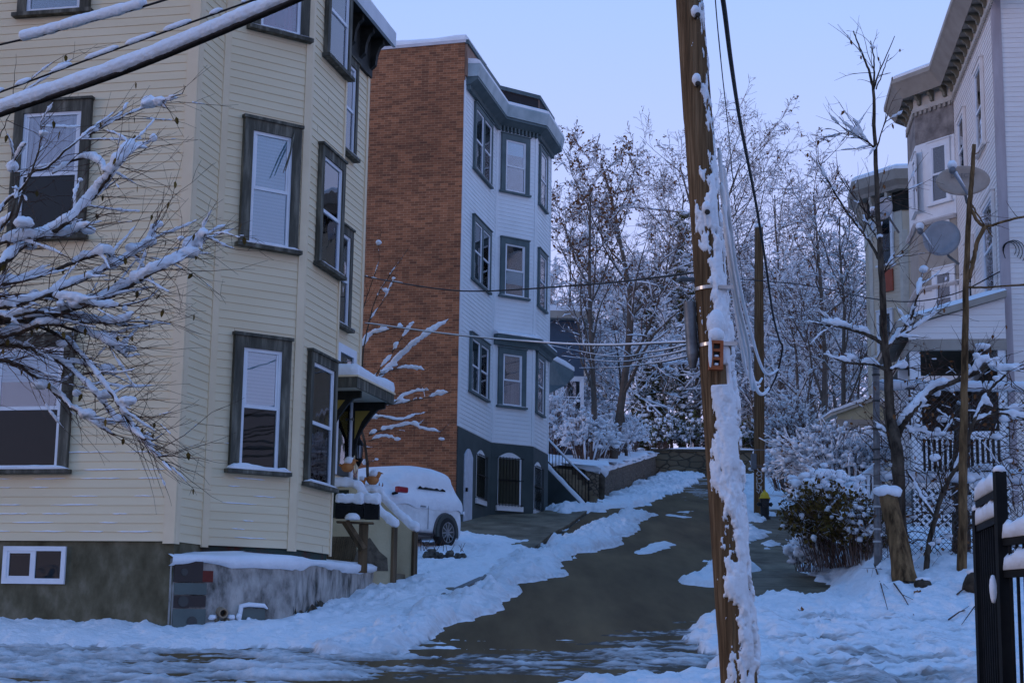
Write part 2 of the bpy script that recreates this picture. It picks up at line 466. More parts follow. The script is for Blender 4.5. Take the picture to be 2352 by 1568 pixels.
def stone_mat(name, scale, c1, c2, mortar, aspect=(1, 1, 1.6)):
    m, t, b = newmat(name)
    tc = N(t, "ShaderNodeTexCoord"); mp = N(t, "ShaderNodeMapping"); mp.inputs['Scale'].default_value = aspect
    t.links.new(tc.outputs['Object'], mp.inputs[0])
    vo = N(t, "ShaderNodeTexVoronoi"); vo.inputs['Scale'].default_value = scale
    ve = N(t, "ShaderNodeTexVoronoi", feature='DISTANCE_TO_EDGE'); ve.inputs['Scale'].default_value = scale
    t.links.new(mp.outputs[0], vo.inputs[0]); t.links.new(mp.outputs[0], ve.inputs[0])
    sp = N(t, "ShaderNodeSeparateColor"); t.links.new(vo.outputs['Color'], sp.inputs[0])
    mx = N(t, "ShaderNodeMix", data_type='RGBA'); mx.inputs[6].default_value = c4(c1); mx.inputs[7].default_value = c4(c2)
    t.links.new(sp.outputs[0], mx.inputs[0])
    mr = N(t, "ShaderNodeMapRange"); mr.inputs[1].default_value = .02; mr.inputs[2].default_value = .10
    t.links.new(ve.outputs[0], mr.inputs[0])
    m2 = N(t, "ShaderNodeMix", data_type='RGBA'); m2.inputs[6].default_value = c4(mortar)
    t.links.new(mr.outputs[0], m2.inputs[0]); t.links.new(mx.outputs[2], m2.inputs[7])
    t.links.new(m2.outputs[2], b.inputs['Base Color'])
    bp = N(t, "ShaderNodeBump"); bp.inputs['Strength'].default_value = .9; bp.inputs['Distance'].default_value = .05
    t.links.new(mr.outputs[0], bp.inputs['Height']); t.links.new(bp.outputs[0], b.inputs['Normal'])
    b.inputs['Roughness'].default_value = .9
    return m
stone_rough = stone_mat("cobble_wall", 6.8, (.12, .085, .055), (.21, .155, .10), (.045, .034, .024), (1, 1, 1.2))
stone_block = stone_mat("block_wall", 1.5, (.10, .08, .048), (.17, .135, .08), (.06, .05, .032), (1, 1, 2.2))
# ------------------------------------------------------------------ ground, road, pavements, snow
def sstep(x): 
    x = np.clip(x, 0, 1); return x * x * (3 - 2 * x)
def gza(x, y):
    return np.where(y >= 14, .127 * (y - 22), .127 * (14 - 22) - (14 - y) * .045)
def banka(x, y):
    xs = 5.15 + .150 * (y - 26)
    return .52 * sstep((x - xs) / .9) * sstep((y - 21) / 5.)
def surf(x, y):
    """height of the land incl. the bank at the right"""
    return float(gza(np.array([x]), np.array([y]))[0] + banka(np.array([x]), np.array([y]))[0])
def grid_mesh(name, xs, ys, zf, mat, attr=None, parent=None):
    X, Y = np.meshgrid(xs, ys)
    Z = zf(X, Y)
    nx, ny = len(xs), len(ys)
    me = bpy.data.meshes.new(name)
    co = np.stack([X, Y, Z], -1).reshape(-1, 3).astype(np.float32)
    i = np.arange((ny - 1) * (nx - 1)); r, c = i // (nx - 1), i % (nx - 1)
    q = np.stack([r * nx + c, r * nx + c + 1, (r + 1) * nx + c + 1, (r + 1) * nx + c], -1)
    me.vertices.add(len(co)); me.vertices.foreach_set("co", co.ravel())
    me.loops.add(q.size); me.loops.foreach_set("vertex_index", q.ravel().astype(np.int32))
    me.polygons.add(len(q)); me.polygons.foreach_set("loop_start", (np.arange(len(q)) * 4).astype(np.int32))
    me.polygons.foreach_set("loop_total", np.full(len(q), 4, np.int32))
    me.polygons.foreach_set("use_smooth", [True] * len(q))
    me.update(calc_edges=True)
    if attr is not None:
        a = me.attributes.new("dirt", 'FLOAT', 'POINT'); a.data.foreach_set("value", attr(X, Y).ravel().astype(np.float32))
    me.materials.append(mat)
    ob = bpy.data.objects.new(name, me); link(ob, parent); ORIG[ob] = Vector((0, 0, 0))
    return ob
def far_ground(X, Y):
    z = gza(X, Y) - .05
    z = np.where(Y > 84, .127 * 62 + (Y - 84) * .10 - .05, z)
    return z
g = grid_mesh("ground", np.linspace(-300, 300, 61), np.concatenate([np.linspace(-60, 12, 13), [14, 20, 30, 45, 60, 75, 84, 95, 120, 180, 300, 500]]), far_ground, soil)
struct(g)

def wpoly(pts): return [tuple(hitg(*p).xy) for p in pts]
def strip(name, left, right, dz, mat, thick=0.0):
    """road-like sheet between two lists of world xy (same count); thick > 0 gives kerb sides"""
    m = MB(); n = len(left)
    for (a, b) in zip(left, right):
        m.v.append(Vector((a[0], a[1], gz(*a) + dz))); m.v.append(Vector((b[0], b[1], gz(*b) + dz)))
    for i in range(n - 1):
        m.f.append((2 * i, 2 * i + 1, 2 * i + 3, 2 * i + 2))
    if thick:
        k = len(m.v)
        for (a, b) in zip(left, right):
            m.v.append(Vector((a[0], a[1], gz(*a) + dz - thick))); m.v.append(Vector((b[0], b[1], gz(*b) + dz - thick)))
        for i in range(n - 1):
            m.f.append((2 * i, 2 * i + 2, k + 2 * i + 2, k + 2 * i)); m.f.append((2 * i + 1, k + 2 * i + 1, k + 2 * i + 3, 2 * i + 3))
        m.f.append((0, k, k + 1, 1))
    o = build(name, m, mat); struct(o); return o
strip("road", [(-30, 2), (-30, 14), (-30, 19.5), (-2.6, 20.4), (-1.6, 23.0), (-.2, 29.6), (.6, 34), (1.9, 45), (3.0, 54), (6.0, 72), (7.6, 82.6)],
      [(30, 2), (30, 14), (30, 20.5), (4.4, 21.0), (4.4, 23), (4.9, 29.6), (5.3, 34), (6.6, 45), (7.6, 54), (10.2, 72), (11.6, 82.6)], .0, asphalt)
# right pavement
strip("sidewalk", [(3.75, 24.4), (4.25, 30), (4.9, 36), (6.2, 47), (7.4, 57), (10.0, 75), (11.0, 82)],
      [(5.35, 24.4), (5.7, 30), (6.45, 36), (8.2, 47), (9.6, 57), (12.4, 75), (13.4, 82)], .03, concrete, .08)
# left pavement with its driveway apron
strip("sidewalk.001", [(-4.2, 20.6), (-2.9, 21.4), (-2.35, 25), (-1.9, 29), (-1.6, 34), (-.9, 39.4), (-.2, 43), (1.1, 50), (2.2, 55), (7.1, 82)],
      [(-2.7, 20.5), (-1.75, 23.0), (-1.2, 25), (-.35, 29.6), (.42, 34), (1.0, 39.4), (1.55, 43), (2.4, 50), (2.85, 54), (7.5, 82)], .03, concrete, .08)
m = MB()
for (a, b) in (((-2.75, 20.3), (-1.65, 22.9)), ((-1.62, 23.0), (-1.05, 25.4)), ((-1.03, 25.5), (-.25, 29.5)), ((-.23, 29.6), (.5, 34.0))):
    pa, pb = Vector((a[0], a[1], gz(*a) - .125)), Vector((b[0], b[1], gz(*b) - .125)); d = pb - pa
    s = Vector((d.y, -d.x, 0)).normalized() * .14
    m.box(pa, d, s, (0, 0, .19))
kb = build("kerb", m, mottled("granite", (.13, .125, .12), (.26, .25, .24), 30, .8, .3, 60)); struct(kb)
m = MB()   # paved yard in front of the brick house
q = [(-3.8, 36.2), (-1.0, 38.8), (.15, 44), (1.2, 50), (1.0, 52.5), (-4.5, 46)]
m.face([(a, b, gz(a, b) + .022) for a, b in q]); yd = build("driveway", m, concrete); struct(yd)

m = MB()
for i in range(20):
    y = 24.6 + i * 1.55; xa = np.interp(y, [24.4, 30, 36, 47, 57], [3.75, 4.25, 4.9, 6.2, 7.4]); xb = np.interp(y, [24.4, 30, 36, 47, 57], [5.35, 5.7, 6.45, 8.2, 9.6])
    m.face([(xa, y, gz(xa, y) + .034), (xb, y + .12, gz(xb, y + .12) + .034), (xb, y + .145, gz(xb, y + .145) + .034), (xa, y + .025, gz(xa, y + .025) + .034)])
pj = build("pavement_joints", m, plain("joint_dirt", (.03, .024, .017), .9)); struct(pj)
def sdist(poly, X, Y):
    """signed distance, positive inside"""
    d = np.full(X.shape, 1e9); ins = np.zeros(X.shape, bool); n = len(poly)
    for i in range(n):
        ax, ay = poly[i]; bx, by = poly[(i + 1) % n]
        ex, ey = bx - ax, by - ay
        t = np.clip(((X - ax) * ex + (Y - ay) * ey) / (ex * ex + ey * ey + 1e-12), 0, 1)
        d = np.minimum(d, (X - ax - t * ex) ** 2 + (Y - ay - t * ey) ** 2)
        if ay != by:
            cond = ((ay > Y) != (by > Y)) & (X < (bx - ax) * (Y - ay) / (by - ay) + ax)
            ins ^= cond
    d = np.sqrt(d)
    return np.where(ins, d, -d)
# outlines of the lying snow, on the ground; (outline, depth, edge width, raggedness, lumpiness, dirt)
SNOW = [
 (wpoly([(-200, 1380), (700, 1380), (940, 1215), (1048, 1210), (1068, 1226), (1120, 1236), (1205, 1243), (1198, 1262), (1165, 1287), (1150, 1318), (1100, 1356), (1040, 1390), (985, 1408), (935, 1430), (820, 1470), (700, 1492), (400, 1490), (-200, 1492)]), .13, .5, .25, .05, .05),
 (wpoly([(1120, 1322), (1180, 1287), (1240, 1258), (1300, 1232), (1380, 1200), (1440, 1174), (1490, 1183), (1474, 1203), (1446, 1222), (1424, 1248), (1388, 1264), (1330, 1277), (1308, 1302), (1215, 1340), (1180, 1364), (1100, 1406), (1015, 1440), (975, 1464), (900, 1500), (800, 1512), (700, 1500), (820, 1468), (930, 1432), (1020, 1388), (1080, 1352)]), .20, .26, .18, .12, .22),
 (wpoly([(1215, 1172), (1385, 1150), (1525, 1088), (1600, 1090), (1592, 1104), (1548, 1130), (1500, 1158), (1440, 1166), (1385, 1173), (1300, 1180)]), .24, .35, .3, .09, .05),
 (wpoly([(1450, 1276), (1480, 1250), (1530, 1242), (1566, 1250), (1535, 1260), (1500, 1270)]), .07, .3, .12, .04, .15),
 (wpoly([(1552, 1184), (1575, 1166), (1597, 1176), (1592, 1188), (1568, 1191)]), .06, .5, .2, .04, .15),
 (wpoly([(1590, 1340), (1620, 1318), (1645, 1284), (1700, 1280), (1722, 1318), (1742, 1340), (1640, 1346)]), .20, .3, .2, .08, .1),
 (wpoly([(1700, 1094), (1785, 1090), (1835, 1130), (1850, 1185), (1790, 1172), (1738, 1200), (1722, 1260), (1700, 1260)]), .20, .3, .25, .05, .05),
 (wpoly([(1778, 1080), (1838, 1130), (1856, 1200), (1880, 1255), (1874, 1282), (1886, 1300), (1864, 1337), (1906, 1350), (1932, 1358), (1890, 1386), (1800, 1388), (1745, 1384), (1690, 1396), (1640, 1412), (1590, 1446), (1640, 1490), (1660, 1560), (1400, 1620), (2700, 1640), (2700, 1080)]), .24, .28, .22, .07, .06),
 (wpoly([(1290, 1560), (1450, 1548), (1650, 1562), (1700, 1600), (1100, 1600)]), .08, .3, .3, .06, .2),
 (wpoly([(1730, 1255), (1765, 1243), (1800, 1252), (1760, 1268)]), .17, .3, .2, .05, .1),
]
SLUSH = [  # (outline, cover, height, dirt)
 (wpoly([(-200, 1478), (400, 1482), (800, 1500), (960, 1474), (925, 1540), (860, 1575), (700, 1600), (-200, 1610)]), .80, .09, .62),
 (wpoly([(960, 1505), (1300, 1490), (1450, 1440), (1500, 1412), (1640, 1392), (1740, 1390), (1760, 1600), (560, 1620), (760, 1540)]), .50, .07, .95),
 (wpoly([(1716, 1180), (1775, 1190), (1850, 1235), (1875, 1290), (1760, 1345), (1716, 1345)]), .33, .05, .6),
 (wpoly([(1500, 1100), (1720, 1098), (1690, 1150), (1560, 1150)]), .26, .03, .6),
 (wpoly([(1745, 1440), (2250, 1460), (2260, 1600), (1700, 1600)]), .5, .05, .7),
 (wpoly([(1150, 1245), (1250, 1225), (1350, 1185), (1400, 1180), (1330, 1215), (1250, 1250)]), .28, .12, .2),
]
def snow_fields(X, Y):
    T = np.full(X.shape, -.35); D = np.zeros(X.shape)
    nb = fbm(X * 1.1, Y * .55, 5, 3, .62) * 1.6
    lump = fbm(X * 2.9, Y * 1.6, 5, 11, .72)
    pit = fbm(X * 5.5, Y * 2.6, 3, 61, .6)
    for poly, h, e, rag, lum, dirt in SNOW:
        q = sdist(poly, X, Y) + nb * rag * 1.6
        up = np.clip(q / e, 0, 1)
        t = np.where(q > 0, h * np.sqrt(up) * (.82 + .4 * fbm(X * .7, Y * .4, 2, 21)) + (lump * lum * 1.15 + pit * (.014 + lum * .30)) * up, np.maximum(q * .6, -.35))
        D = np.where((t > T) & (q > 0), dirt * (.5 + 1.0 * (1 - up)), D)
        T = np.maximum(T, t)
    for poly, cov, h, dirt in SLUSH:
        q = sdist(poly, X, Y)
        n = fbm(X * .8, Y * 3.4, 7, 31, .74) + .5 * fbm(X * .35 + 2, Y * .5, 3, 41)
        th = (.5 - cov) * 1.1
        edge = np.clip(q / .9, -3, 1)
        t = (n - th - (1 - edge) * .55) * h
        ok = q > -.25
        t = np.where(ok, t, np.maximum(t, -.35))
        D = np.where(ok & (t > T), dirt * np.clip(1.4 - t / (h * .8), .40, 1.3), D)
        T = np.maximum(T, t)
    q = sdist(STREAK, X, Y); st = fbm(X * .45, Y * 2.6, 6, 71, .66) + .35 * fbm(X * .3, Y * .4, 2, 73)
    w = np.clip(q / 1.2, 0, 1)
    D = np.where(T > 0, np.maximum(D, w * np.clip((st + .05) * 2.2, 0, .75)), D); T = T - w * np.clip(st + .1, 0, 1) * .05 * (T > .1)
    if FOOT is not None:
        for (fx, fy, fa) in FOOT:
            k = (np.abs(X - fx) < .5) & (np.abs(Y - fy) < .5)
            if not k.any(): continue
            dx, dy = X[k] - fx, Y[k] - fy; a = dx * math.cos(fa) + dy * math.sin(fa); b = -dx * math.sin(fa) + dy * math.cos(fa)
            g2 = (a / .16) ** 2 + (b / .075) ** 2
            T[k] = T[k] - np.where(T[k] > .1, .075 * np.exp(-g2 ** 2) - .02 * np.exp(-(g2 - 2) ** 2), 0)
    return T, D
STREAK = wpoly([(1700, 1425), (2270, 1445), (2500, 1700), (1500, 1700)])
FOOT = []
RF = random.Random(12)
for path in (((650, 1465), (760, 1430), (860, 1390), (960, 1330), (1040, 1290)), ((1790, 1560), (1860, 1490), (1960, 1430), (2060, 1400), (2180, 1395)), ((2200, 1540), (2080, 1500), (1960, 1470), (1850, 1420))):
    w_ = [hitg(*p) for p in path]
    for i in range(len(w_) - 1):
        d_ = w_[i + 1] - w_[i]; L_ = d_.length; a_ = math.atan2(d_.y, d_.x)
        for k_ in range(int(L_ / .36)):
            q_ = w_[i] + d_ * (k_ * .36 / L_); s_ = .11 if k_ % 2 else -.11
            FOOT.append((q_.x - math.sin(a_) * s_ + RF.gauss(0, .04), q_.y + math.cos(a_) * s_ + RF.gauss(0, .04), a_ + RF.gauss(0, .15)))
_cache = {}
def snow_z(X, Y):
    T, D = snow_fields(X, Y); _cache['D'] = D
    return gza(X, Y) + banka(X, Y) + T
sx = np.linspace(-13, 14.6, 680)
sy = np.concatenate([np.linspace(3, 13.5, 60), np.geomspace(13.6, 84, 640)])
sn = grid_mesh("snow", sx, sy, snow_z, ground_snow, attr=lambda X, Y: _cache['D'])
sn['kind'] = 'structure'

# raised wooded land beyond the walls
def terr_left(X, Y):
    return gza(X, Y) + 1.15 + .25 * fbm(X * .4, Y * .4, 4, 5) + np.clip((5.5 - X) * .06, 0, 3)
def poly_sheet(name, poly, zf, mat, step=.5):
    xs = [p[0] for p in poly]; ys = [p[1] for p in poly]
    X, Y = np.meshgrid(np.arange(min(xs), max(xs) + step, step), np.arange(min(ys), max(ys) + step, step))
    inside = sdist(poly, X, Y) > 0
    Z = zf(X, Y); m = MB(); idx = -np.ones(X.shape, int)
    for (i, j), v in np.ndenumerate(X):
        m.v.append(Vector((X[i, j], Y[i, j], Z[i, j]))); idx[i, j] = len(m.v) - 1
    for i in range(X.shape[0] - 1):
        for j in range(X.shape[1] - 1):
            if inside[i, j] or inside[i + 1, j] or inside[i, j + 1] or inside[i + 1, j + 1]:
                m.f.append((idx[i, j], idx[i, j + 1], idx[i + 1, j + 1], idx[i + 1, j]))
    used = sorted({k for f in m.f for k in f}); mp = {k: n for n, k in enumerate(used)}
    m.v = [m.v[k] for k in used]; m.f = [tuple(mp[k] for k in f) for f in m.f]
    o = build(name, m, mat, smooth=True); struct(o); return o
poly_sheet("hillside", [(2.8, 54.9), (-1, 56.5), (-14, 60), (-20, 96), (7.3, 96), (7.3, 83.5)], terr_left, snow, .45)
def terr_end(X, Y): return .127 * 61.6 + 1.0 + (Y - 83.6) * .11 + .3 * fbm(X * .4, Y * .4, 4, 9)
poly_sheet("hillside.001", [(7.2, 84), (34, 84), (60, 140), (-30, 140), (-14, 96), (7.2, 96)], terr_end, snow, .9)
# ------------------------------------------------------------------ building blocks for houses
def off(p0, d, n, t, o, z): 
    return Vector((p0.x + d.x * t + n.x * o, p0.y + d.y * t + n.y * o, z))
class Wall:
    """vertical plane through p0 along d with outward normal n"""
    def __init__(s, p0, d, flip=False):
        s.p, s.d = Vector(p0), Vector(d).normalized()
        s.n = Vector((s.d.y, -s.d.x, 0)) * (-1 if flip else 1)
    def at(s, t, o, z): return off(s.p, s.d, s.n, t, o, z)
    def hit(s, x, y): return hit(x, y, s.p, s.d)
    def box(s, m, t0, t1, o0, o1, z0, z1):
        m.box(s.at(t0, o0, z0), s.d * (t1 - t0), s.n * (o1 - o0), (0, 0, z1 - z0))
def clap(m, w, t0, t1, z0, z1, exp=.114, lip=.013):
    z = z0
    while z < z1 - 1e-4:
        zt = min(z + exp, z1)
        a, b = w.at(t0, lip, z), w.at(t1, lip, z)
        c, d = w.at(t1, .003, zt), w.at(t0, .003, zt)
        e, f = w.at(t0, .001, z), w.at(t1, .001, z)
        m.face([a, b, c, d]); m.face([e, f, b, a])
        z = zt
def window(house, w, t0, t1, z0, z1, casing, sashm, up='blind', low='dark', cw=.12, sill=True, sillsnow=0., head=.0, mid=.5, depth=.055, sd=.11, base=.026, twin=False, single=False):
    """casing outer rectangle t0..t1, z0..z1 (sill lies below z0)"""
    R = random.Random(int(t0 * 1000 + z0 * 77 + w.p.x * 31))
    m = MB()
    o0, o1 = base - .012, base + depth
    w.box(m, t0, t0 + cw, o0, o1, z0, z1); w.box(m, t1 - cw, t1, o0, o1, z0, z1)
    w.box(m, t0 + cw, t1 - cw, o0, o1, z1 - cw * 1.15, z1)
    w.box(m, t0 - .02, t1 + .02, o0, o1 + .025, z1 + .001, z1 + .035 + head)
    if twin:
        tm = (t0 + t1) / 2; w.box(m, tm - cw * .5, tm + cw * .5, o0, o1 - .002, z0, z1 - cw * 1.15)
    win = build("window", m, casing, house)
    spans = [(t0 + cw, t1 - cw)]
    if twin: spans = [(t0 + cw, tm - cw * .5), (tm + cw * .5, t1 - cw)]
    zt = z1 - cw * 1.15
    for (a, b) in spans:
        sw = .048 if (b - a) > .5 else .04
        m = MB()
        zm = z0 + (zt - z0) * mid
        q0, q1 = base - .008, base + .032
        w.box(m, a, a + sw, q0, q1, z0, zt); w.box(m, b - sw, b, q0, q1, z0, zt)
        w.box(m, a + sw, b - sw, q0, q1 - .001, zt - sw, zt); w.box(m, a + sw, b - sw, q0, q1 - .004, z0, z0 + sw * 1.2)
        w.box(m, a + sw, b - sw, q0, q1 - .004, zm - sw * .5, zm + sw * .5)
        # the inner edge of the upper sash
        w.box(m, a + sw, a + sw * 1.6, q0, q1 - .012, zm + sw * .5, zt - sw); w.box(m, b - sw * 1.6, b - sw, q0, q1 - .012, zm + sw * .5, zt - sw)
        build("sash", m, sashm, win)
        for part, (za, zb) in (('up', (zm + sw * .5, zt - sw)), ('low', (z0 + sw * 1.2, zm - sw * .5))):
            kind = up if part == 'up' else low
            mm = MB(); ins = .0 if part == 'low' else sw * .6
            o = base + (.012 if part == 'up' else .008)
            mm.box(w.at(a + sw + ins, o - .003, za), w.d * (b - a - 2 * sw - 2 * ins), w.n * .003, (0, 0, zb - za))
            build("pane", mm, glass_screen if kind == 'screen' else glass, win)
            mm = MB(); o = base - .004
            w.box(mm, a + sw, b - sw, o - .002, o, za, zb)
            if kind == 'blind': build("blind", mm, blind, win)
            elif kind == 'curtain': build("curtain", mm, curtain, win)
            elif kind == 'red': build("curtain", mm, curtain_red, win)
            elif kind == 'half':
                m2 = MB(); w.box(m2, a + sw, b - sw, o + .001, o + .004, za + (zb - za) * .45, zb)
                build("blind", m2, blind, win); build("interior", mm, dark_in, win)
            else: build("interior", mm, brown_in if R.random() < .4 else dark_in, win)
    if sill:
        m = MB(); w.box(m, t0 - .05, t1 + .05, o0, base + sd, z0 - .055, z0 - .001)
        s_ = build("sill", m, casing, win)
    if sillsnow:
        m = MB(); k = 22; L = t1 - t0 + .06; pts = []
        prof = []
        for i in range(k + 1):
            t = t0 - .03 + L * i / k
            e = min(1, min(i, k - i) / 1.6)
            h = sillsnow * (.75 + .5 * n1(t * 3 + z0, z0, 5) * 1.2) * (.25 + .75 * e); dp = sd * (.95 + .25 * n1(t * 4, z0, 9))
            ring = [w.at(t, base + .004, z0 + .001), w.at(t, base + dp, z0 + .001), w.at(t, base + dp + .006, z0 + h * .55), w.at(t, base + dp * .7, z0 + h * .95), w.at(t, base + .02, z0 + h)]
            prof.append(ring)
        n0 = 0
        for r_ in prof: m.v += r_
        for i in range(k):
            for j in range(5):
                j2 = (j + 1) % 5
                m.f.append((i * 5 + j, (i + 1) * 5 + j, (i + 1) * 5 + j2, i * 5 + j2))
        m.f.append((0, 1, 2, 3, 4)); m.f.append(tuple(k * 5 + j for j in (4, 3, 2, 1, 0)))
        build("sill_snow", m, snowfine, win, smooth=True, angle=60)
    return win
def pxrect(w, tl, tr, br, bl):
    """casing rectangle on wall w from its four corners in the photograph"""
    h = [w.hit(*p) for p in (tl, tr, br, bl)]
    return ((h[0][0] + h[3][0]) / 2, (h[1][0] + h[2][0]) / 2, (h[2][1] + h[3][1]) / 2, (h[0][1] + h[1][1]) / 2)
def board(house, w, t0, t1, z0, z1, mat, o=.022, name="corner_board", o0=0.):
    m = MB(); w.box(m, t0, t1, o0, o, z0, z1); return build(name, m, mat, house)
def snow_slab(m, poly, z, h, R, rnd=.12, step=.15, amp=.25):
    """pillow of snow on a flat convex outline (world xy): inset rim rising to h"""
    cx = sum(p[0] for p in poly) / len(poly); cy = sum(p[1] for p in poly) / len(poly)
    pts = []
    for i in range(len(poly)):
        a, b = poly[i], poly[(i + 1) % len(poly)]
        k = max(1, int(math.hypot(b[0] - a[0], b[1] - a[1]) / step))
        for j in range(k): pts.append((a[0] + (b[0] - a[0]) * j / k, a[1] + (b[1] - a[1]) * j / k))
    n0 = len(m.v); k = len(pts)
    levels = ((0, 0), (-.02, .35), (.02, .8), (rnd, 1.0))
    for ins, f in levels:
        for i, p in enumerate(pts):
            d = math.hypot(p[0] - cx, p[1] - cy) or 1
            q = ins / d
            hh = h * f * (1 + amp * 2 * n1(p[0] * 2.2, p[1] * 2.2, 3))
            m.v.append(Vector((p[0] + (cx - p[0]) * q, p[1] + (cy - p[1]) * q, z + hh)))
    for l in range(len(levels) - 1):
        for i in range(k):
            j = (i + 1) % k
            m.f.append((n0 + l * k + i, n0 + l * k + j, n0 + (l + 1) * k + j, n0 + (l + 1) * k + i))
    m.v.append(Vector((cx, cy, z + h * 1.03))); c = len(m.v) - 1
    b = n0 + (len(levels) - 1) * k
    for i in range(k): m.f.append((b + i, b + (i + 1) % k, c))
def line_x(p, d, q, e):
    """intersection of xy lines p+t d, q+s e"""
    det = d.x * (-e.y) + e.x * d.y
    t = ((q.x - p.x) * (-e.y) + e.x * (q.y - p.y)) / det
    return Vector((p.x + t * d.x, p.y + t * d.y, 0))
def offset_path(pts, o, side=1):
    """xy path moved sideways by o (to the right of travel)"""
    r = []
    for i, p in enumerate(pts):
        ds = []
        if i > 0: ds.append((pts[i] - pts[i - 1]).normalized())
        if i < len(pts) - 1: ds.append((pts[i + 1] - pts[i]).normalized())
        ns = [Vector((d.y, -d.x, 0)) * side for d in ds]
        if len(ns) == 1: r.append(p + ns[0] * o)
        else:
            b = (ns[0] + ns[1]).normalized(); r.append(p + b * (o / max(.3, b.dot(ns[0]))))
    return r
def sweep(m, pts, prof, side=1):
    """prof: list of (outward, z) swept along an xy path with mitred corners"""
    rows = [offset_path(pts, o, side) for o, z in prof]
    n0 = len(m.v); k = len(prof); n = len(pts)
    for i in range(n):
        for j in range(k): m.v.append(Vector((rows[j][i].x, rows[j][i].y, prof[j][1])))
    for i in range(n - 1):
        for j in range(k):
            j2 = (j + 1) % k
            q = (n0 + i * k + j, n0 + (i + 1) * k + j, n0 + (i + 1) * k + j2, n0 + i * k + j2)
            m.f.append(q)
    m.f.append(tuple(n0 + j for j in range(k))); m.f.append(tuple(n0 + (n - 1) * k + j for j in reversed(range(k))))
Z3 = Vector((0, 0, 1))
def xy(v): return Vector((v.x, v.y, 0))

# ------------------------------------------------------------------ the cream house at the left
UD, WD = azd(12.55), azd(54)
WR = azd(12.55 - 41.5)                       # right flank of the bay runs back to the facade
C0 = P(398, 1245, 21); ZB = 1.025
cream = thing("clapboard_house", (C0.x, C0.y, 0.0), "cream clapboard house with weathered grey window casings and a three sided bay", "house")
VD = Vector((-UD.y, UD.x, 0))                # along the side wall, away to the left
ta, _ = hit(461, 1247, C0, UD)
A_ = xy(C0) + UD * ta
Lb, _ = hit(672, 1258, A_, WD); B_ = A_ + WD * Lb
Lc, _ = hit(757, 1269, B_, UD); C_ = B_ + UD * Lc
D_ = line_x(C_, WR, xy(C0), UD)
TE = 7.45
E_ = xy(C0) + UD * TE
ZT = 10.2                                    # top of the siding
wA = Wall(xy(C0) + VD * 9, -VD)              # t runs towards the corner
wF1, wB, wC, wD_, wF2 = Wall(xy(C0), UD), Wall(A_, WD), Wall(B_, UD), Wall(C_, WR), Wall(D_, UD)
TA = 9.0
foot = [xy(C0), A_, B_, C_, D_, E_, E_ + VD * 9, xy(C0) + VD * 9]
m = MB(); m.prism([(p.x, p.y) for p in foot], ZB + .012, ZT + 1.0); 
build("wall", m, siding_cream, cream)
m = MB()
cb = .135
clap(m, wA, 0, TA - cb, ZB, ZT)
clap(m, wF1, cb, ta - .02, ZB, ZT)
clap(m, wB, .10, Lb - .09, ZB, ZT)
clap(m, wC, .09, Lc - .05, ZB, ZT)
clap(m, wD_, .05, (D_ - C_).length, ZB, ZT)
lF2 = (E_ - D_).length
clap(m, wF2, .05, lF2 - .10, ZB, ZT - .55)
build("siding", m, siding_cream, cream)
RJ = random.Random(3); m = MB()
for w, L in ((wA, TA), (wB, Lb), (wC, Lc), (wF2, 3.2)):
    for i in range(int((ZT - ZB) / .114)):
        if RJ.random() < (.30 if w is wA else .12):
            t = RJ.uniform(.3, L - .3); z = ZB + i * .114; m.box(w.at(t, .0125, z + .004), w.d * .0035, w.n * .0022, Vector((0, 0, .106)) - w.n * .0085)
build("board_joint", m, plain("joint_line", (.30, .25, .17), .8), cream)  # butt joints between the boards, in a darker tan
m = MB()
for i in range(70):
    w, L = RJ.choice(((wA, TA), (wA, TA), (wB, Lb))); z = ZB + .114 * RJ.choice((0, 1, 2, 3, 4, 5, 6, 7, 9, 11)); t = RJ.uniform(5.4 if w is wA else .2, L - .5); l = RJ.uniform(.12, .55); l = min(l, L - .15 - t)
    if l < .08: continue
    m.tube([w.at(t + l * k / 6, .012, z + .114 + .004 + .006 * RJ.random()) for k in range(7)], [.002] + [RJ.uniform(.005, .011) for _ in range(5)] + [.002], 6)
build("clinging_snow", m, snowfine, cream, smooth=True)
for w, a, b in ((wA, TA - cb, TA + .02), (wF1, .0, cb), (wF1, ta - .02, ta - .001), (wB, 0, .10), (wB, Lb - .09, Lb + .018), (wC, 0, .09), (wC, Lc - .05, Lc + .02), (wF2, lF2 - .10, lF2 + .02)):
    board(cream, w, a, b, ZB - .03, ZT, trim_cream, .024 + .0007 * a)
# foundation
m = MB()
fo = [xy(C0) - wA.n * .03, E_ - wF2.n * .05, E_ + VD * 9, xy(C0) + VD * 9 - wA.n * .03]
m.prism([(p.x, p.y) for p in fo], -1.2, ZB - .001); build("foundation", m, stucco, cream)
m = MB(); pb = [A_ - WD * .1, A_ + Vector((0, 0, 0)), B_, C_, D_]
pin = [A_ + VD * .3] + offset_path([A_, B_, C_, D_], -.04) + [D_ + VD * .3]
m.prism([(p.x, p.y) for p in pin], .3, ZB - .002); build("bay_base", m, mottled("peeling_sill", (.10, .03, .02), (.05, .075, .065), 3, .7, c3=(.045, .07, .06)), cream)
m = MB(); m.face([E_ * 0 + Vector((p.x, p.y, ZB + .001)) for p in foot])
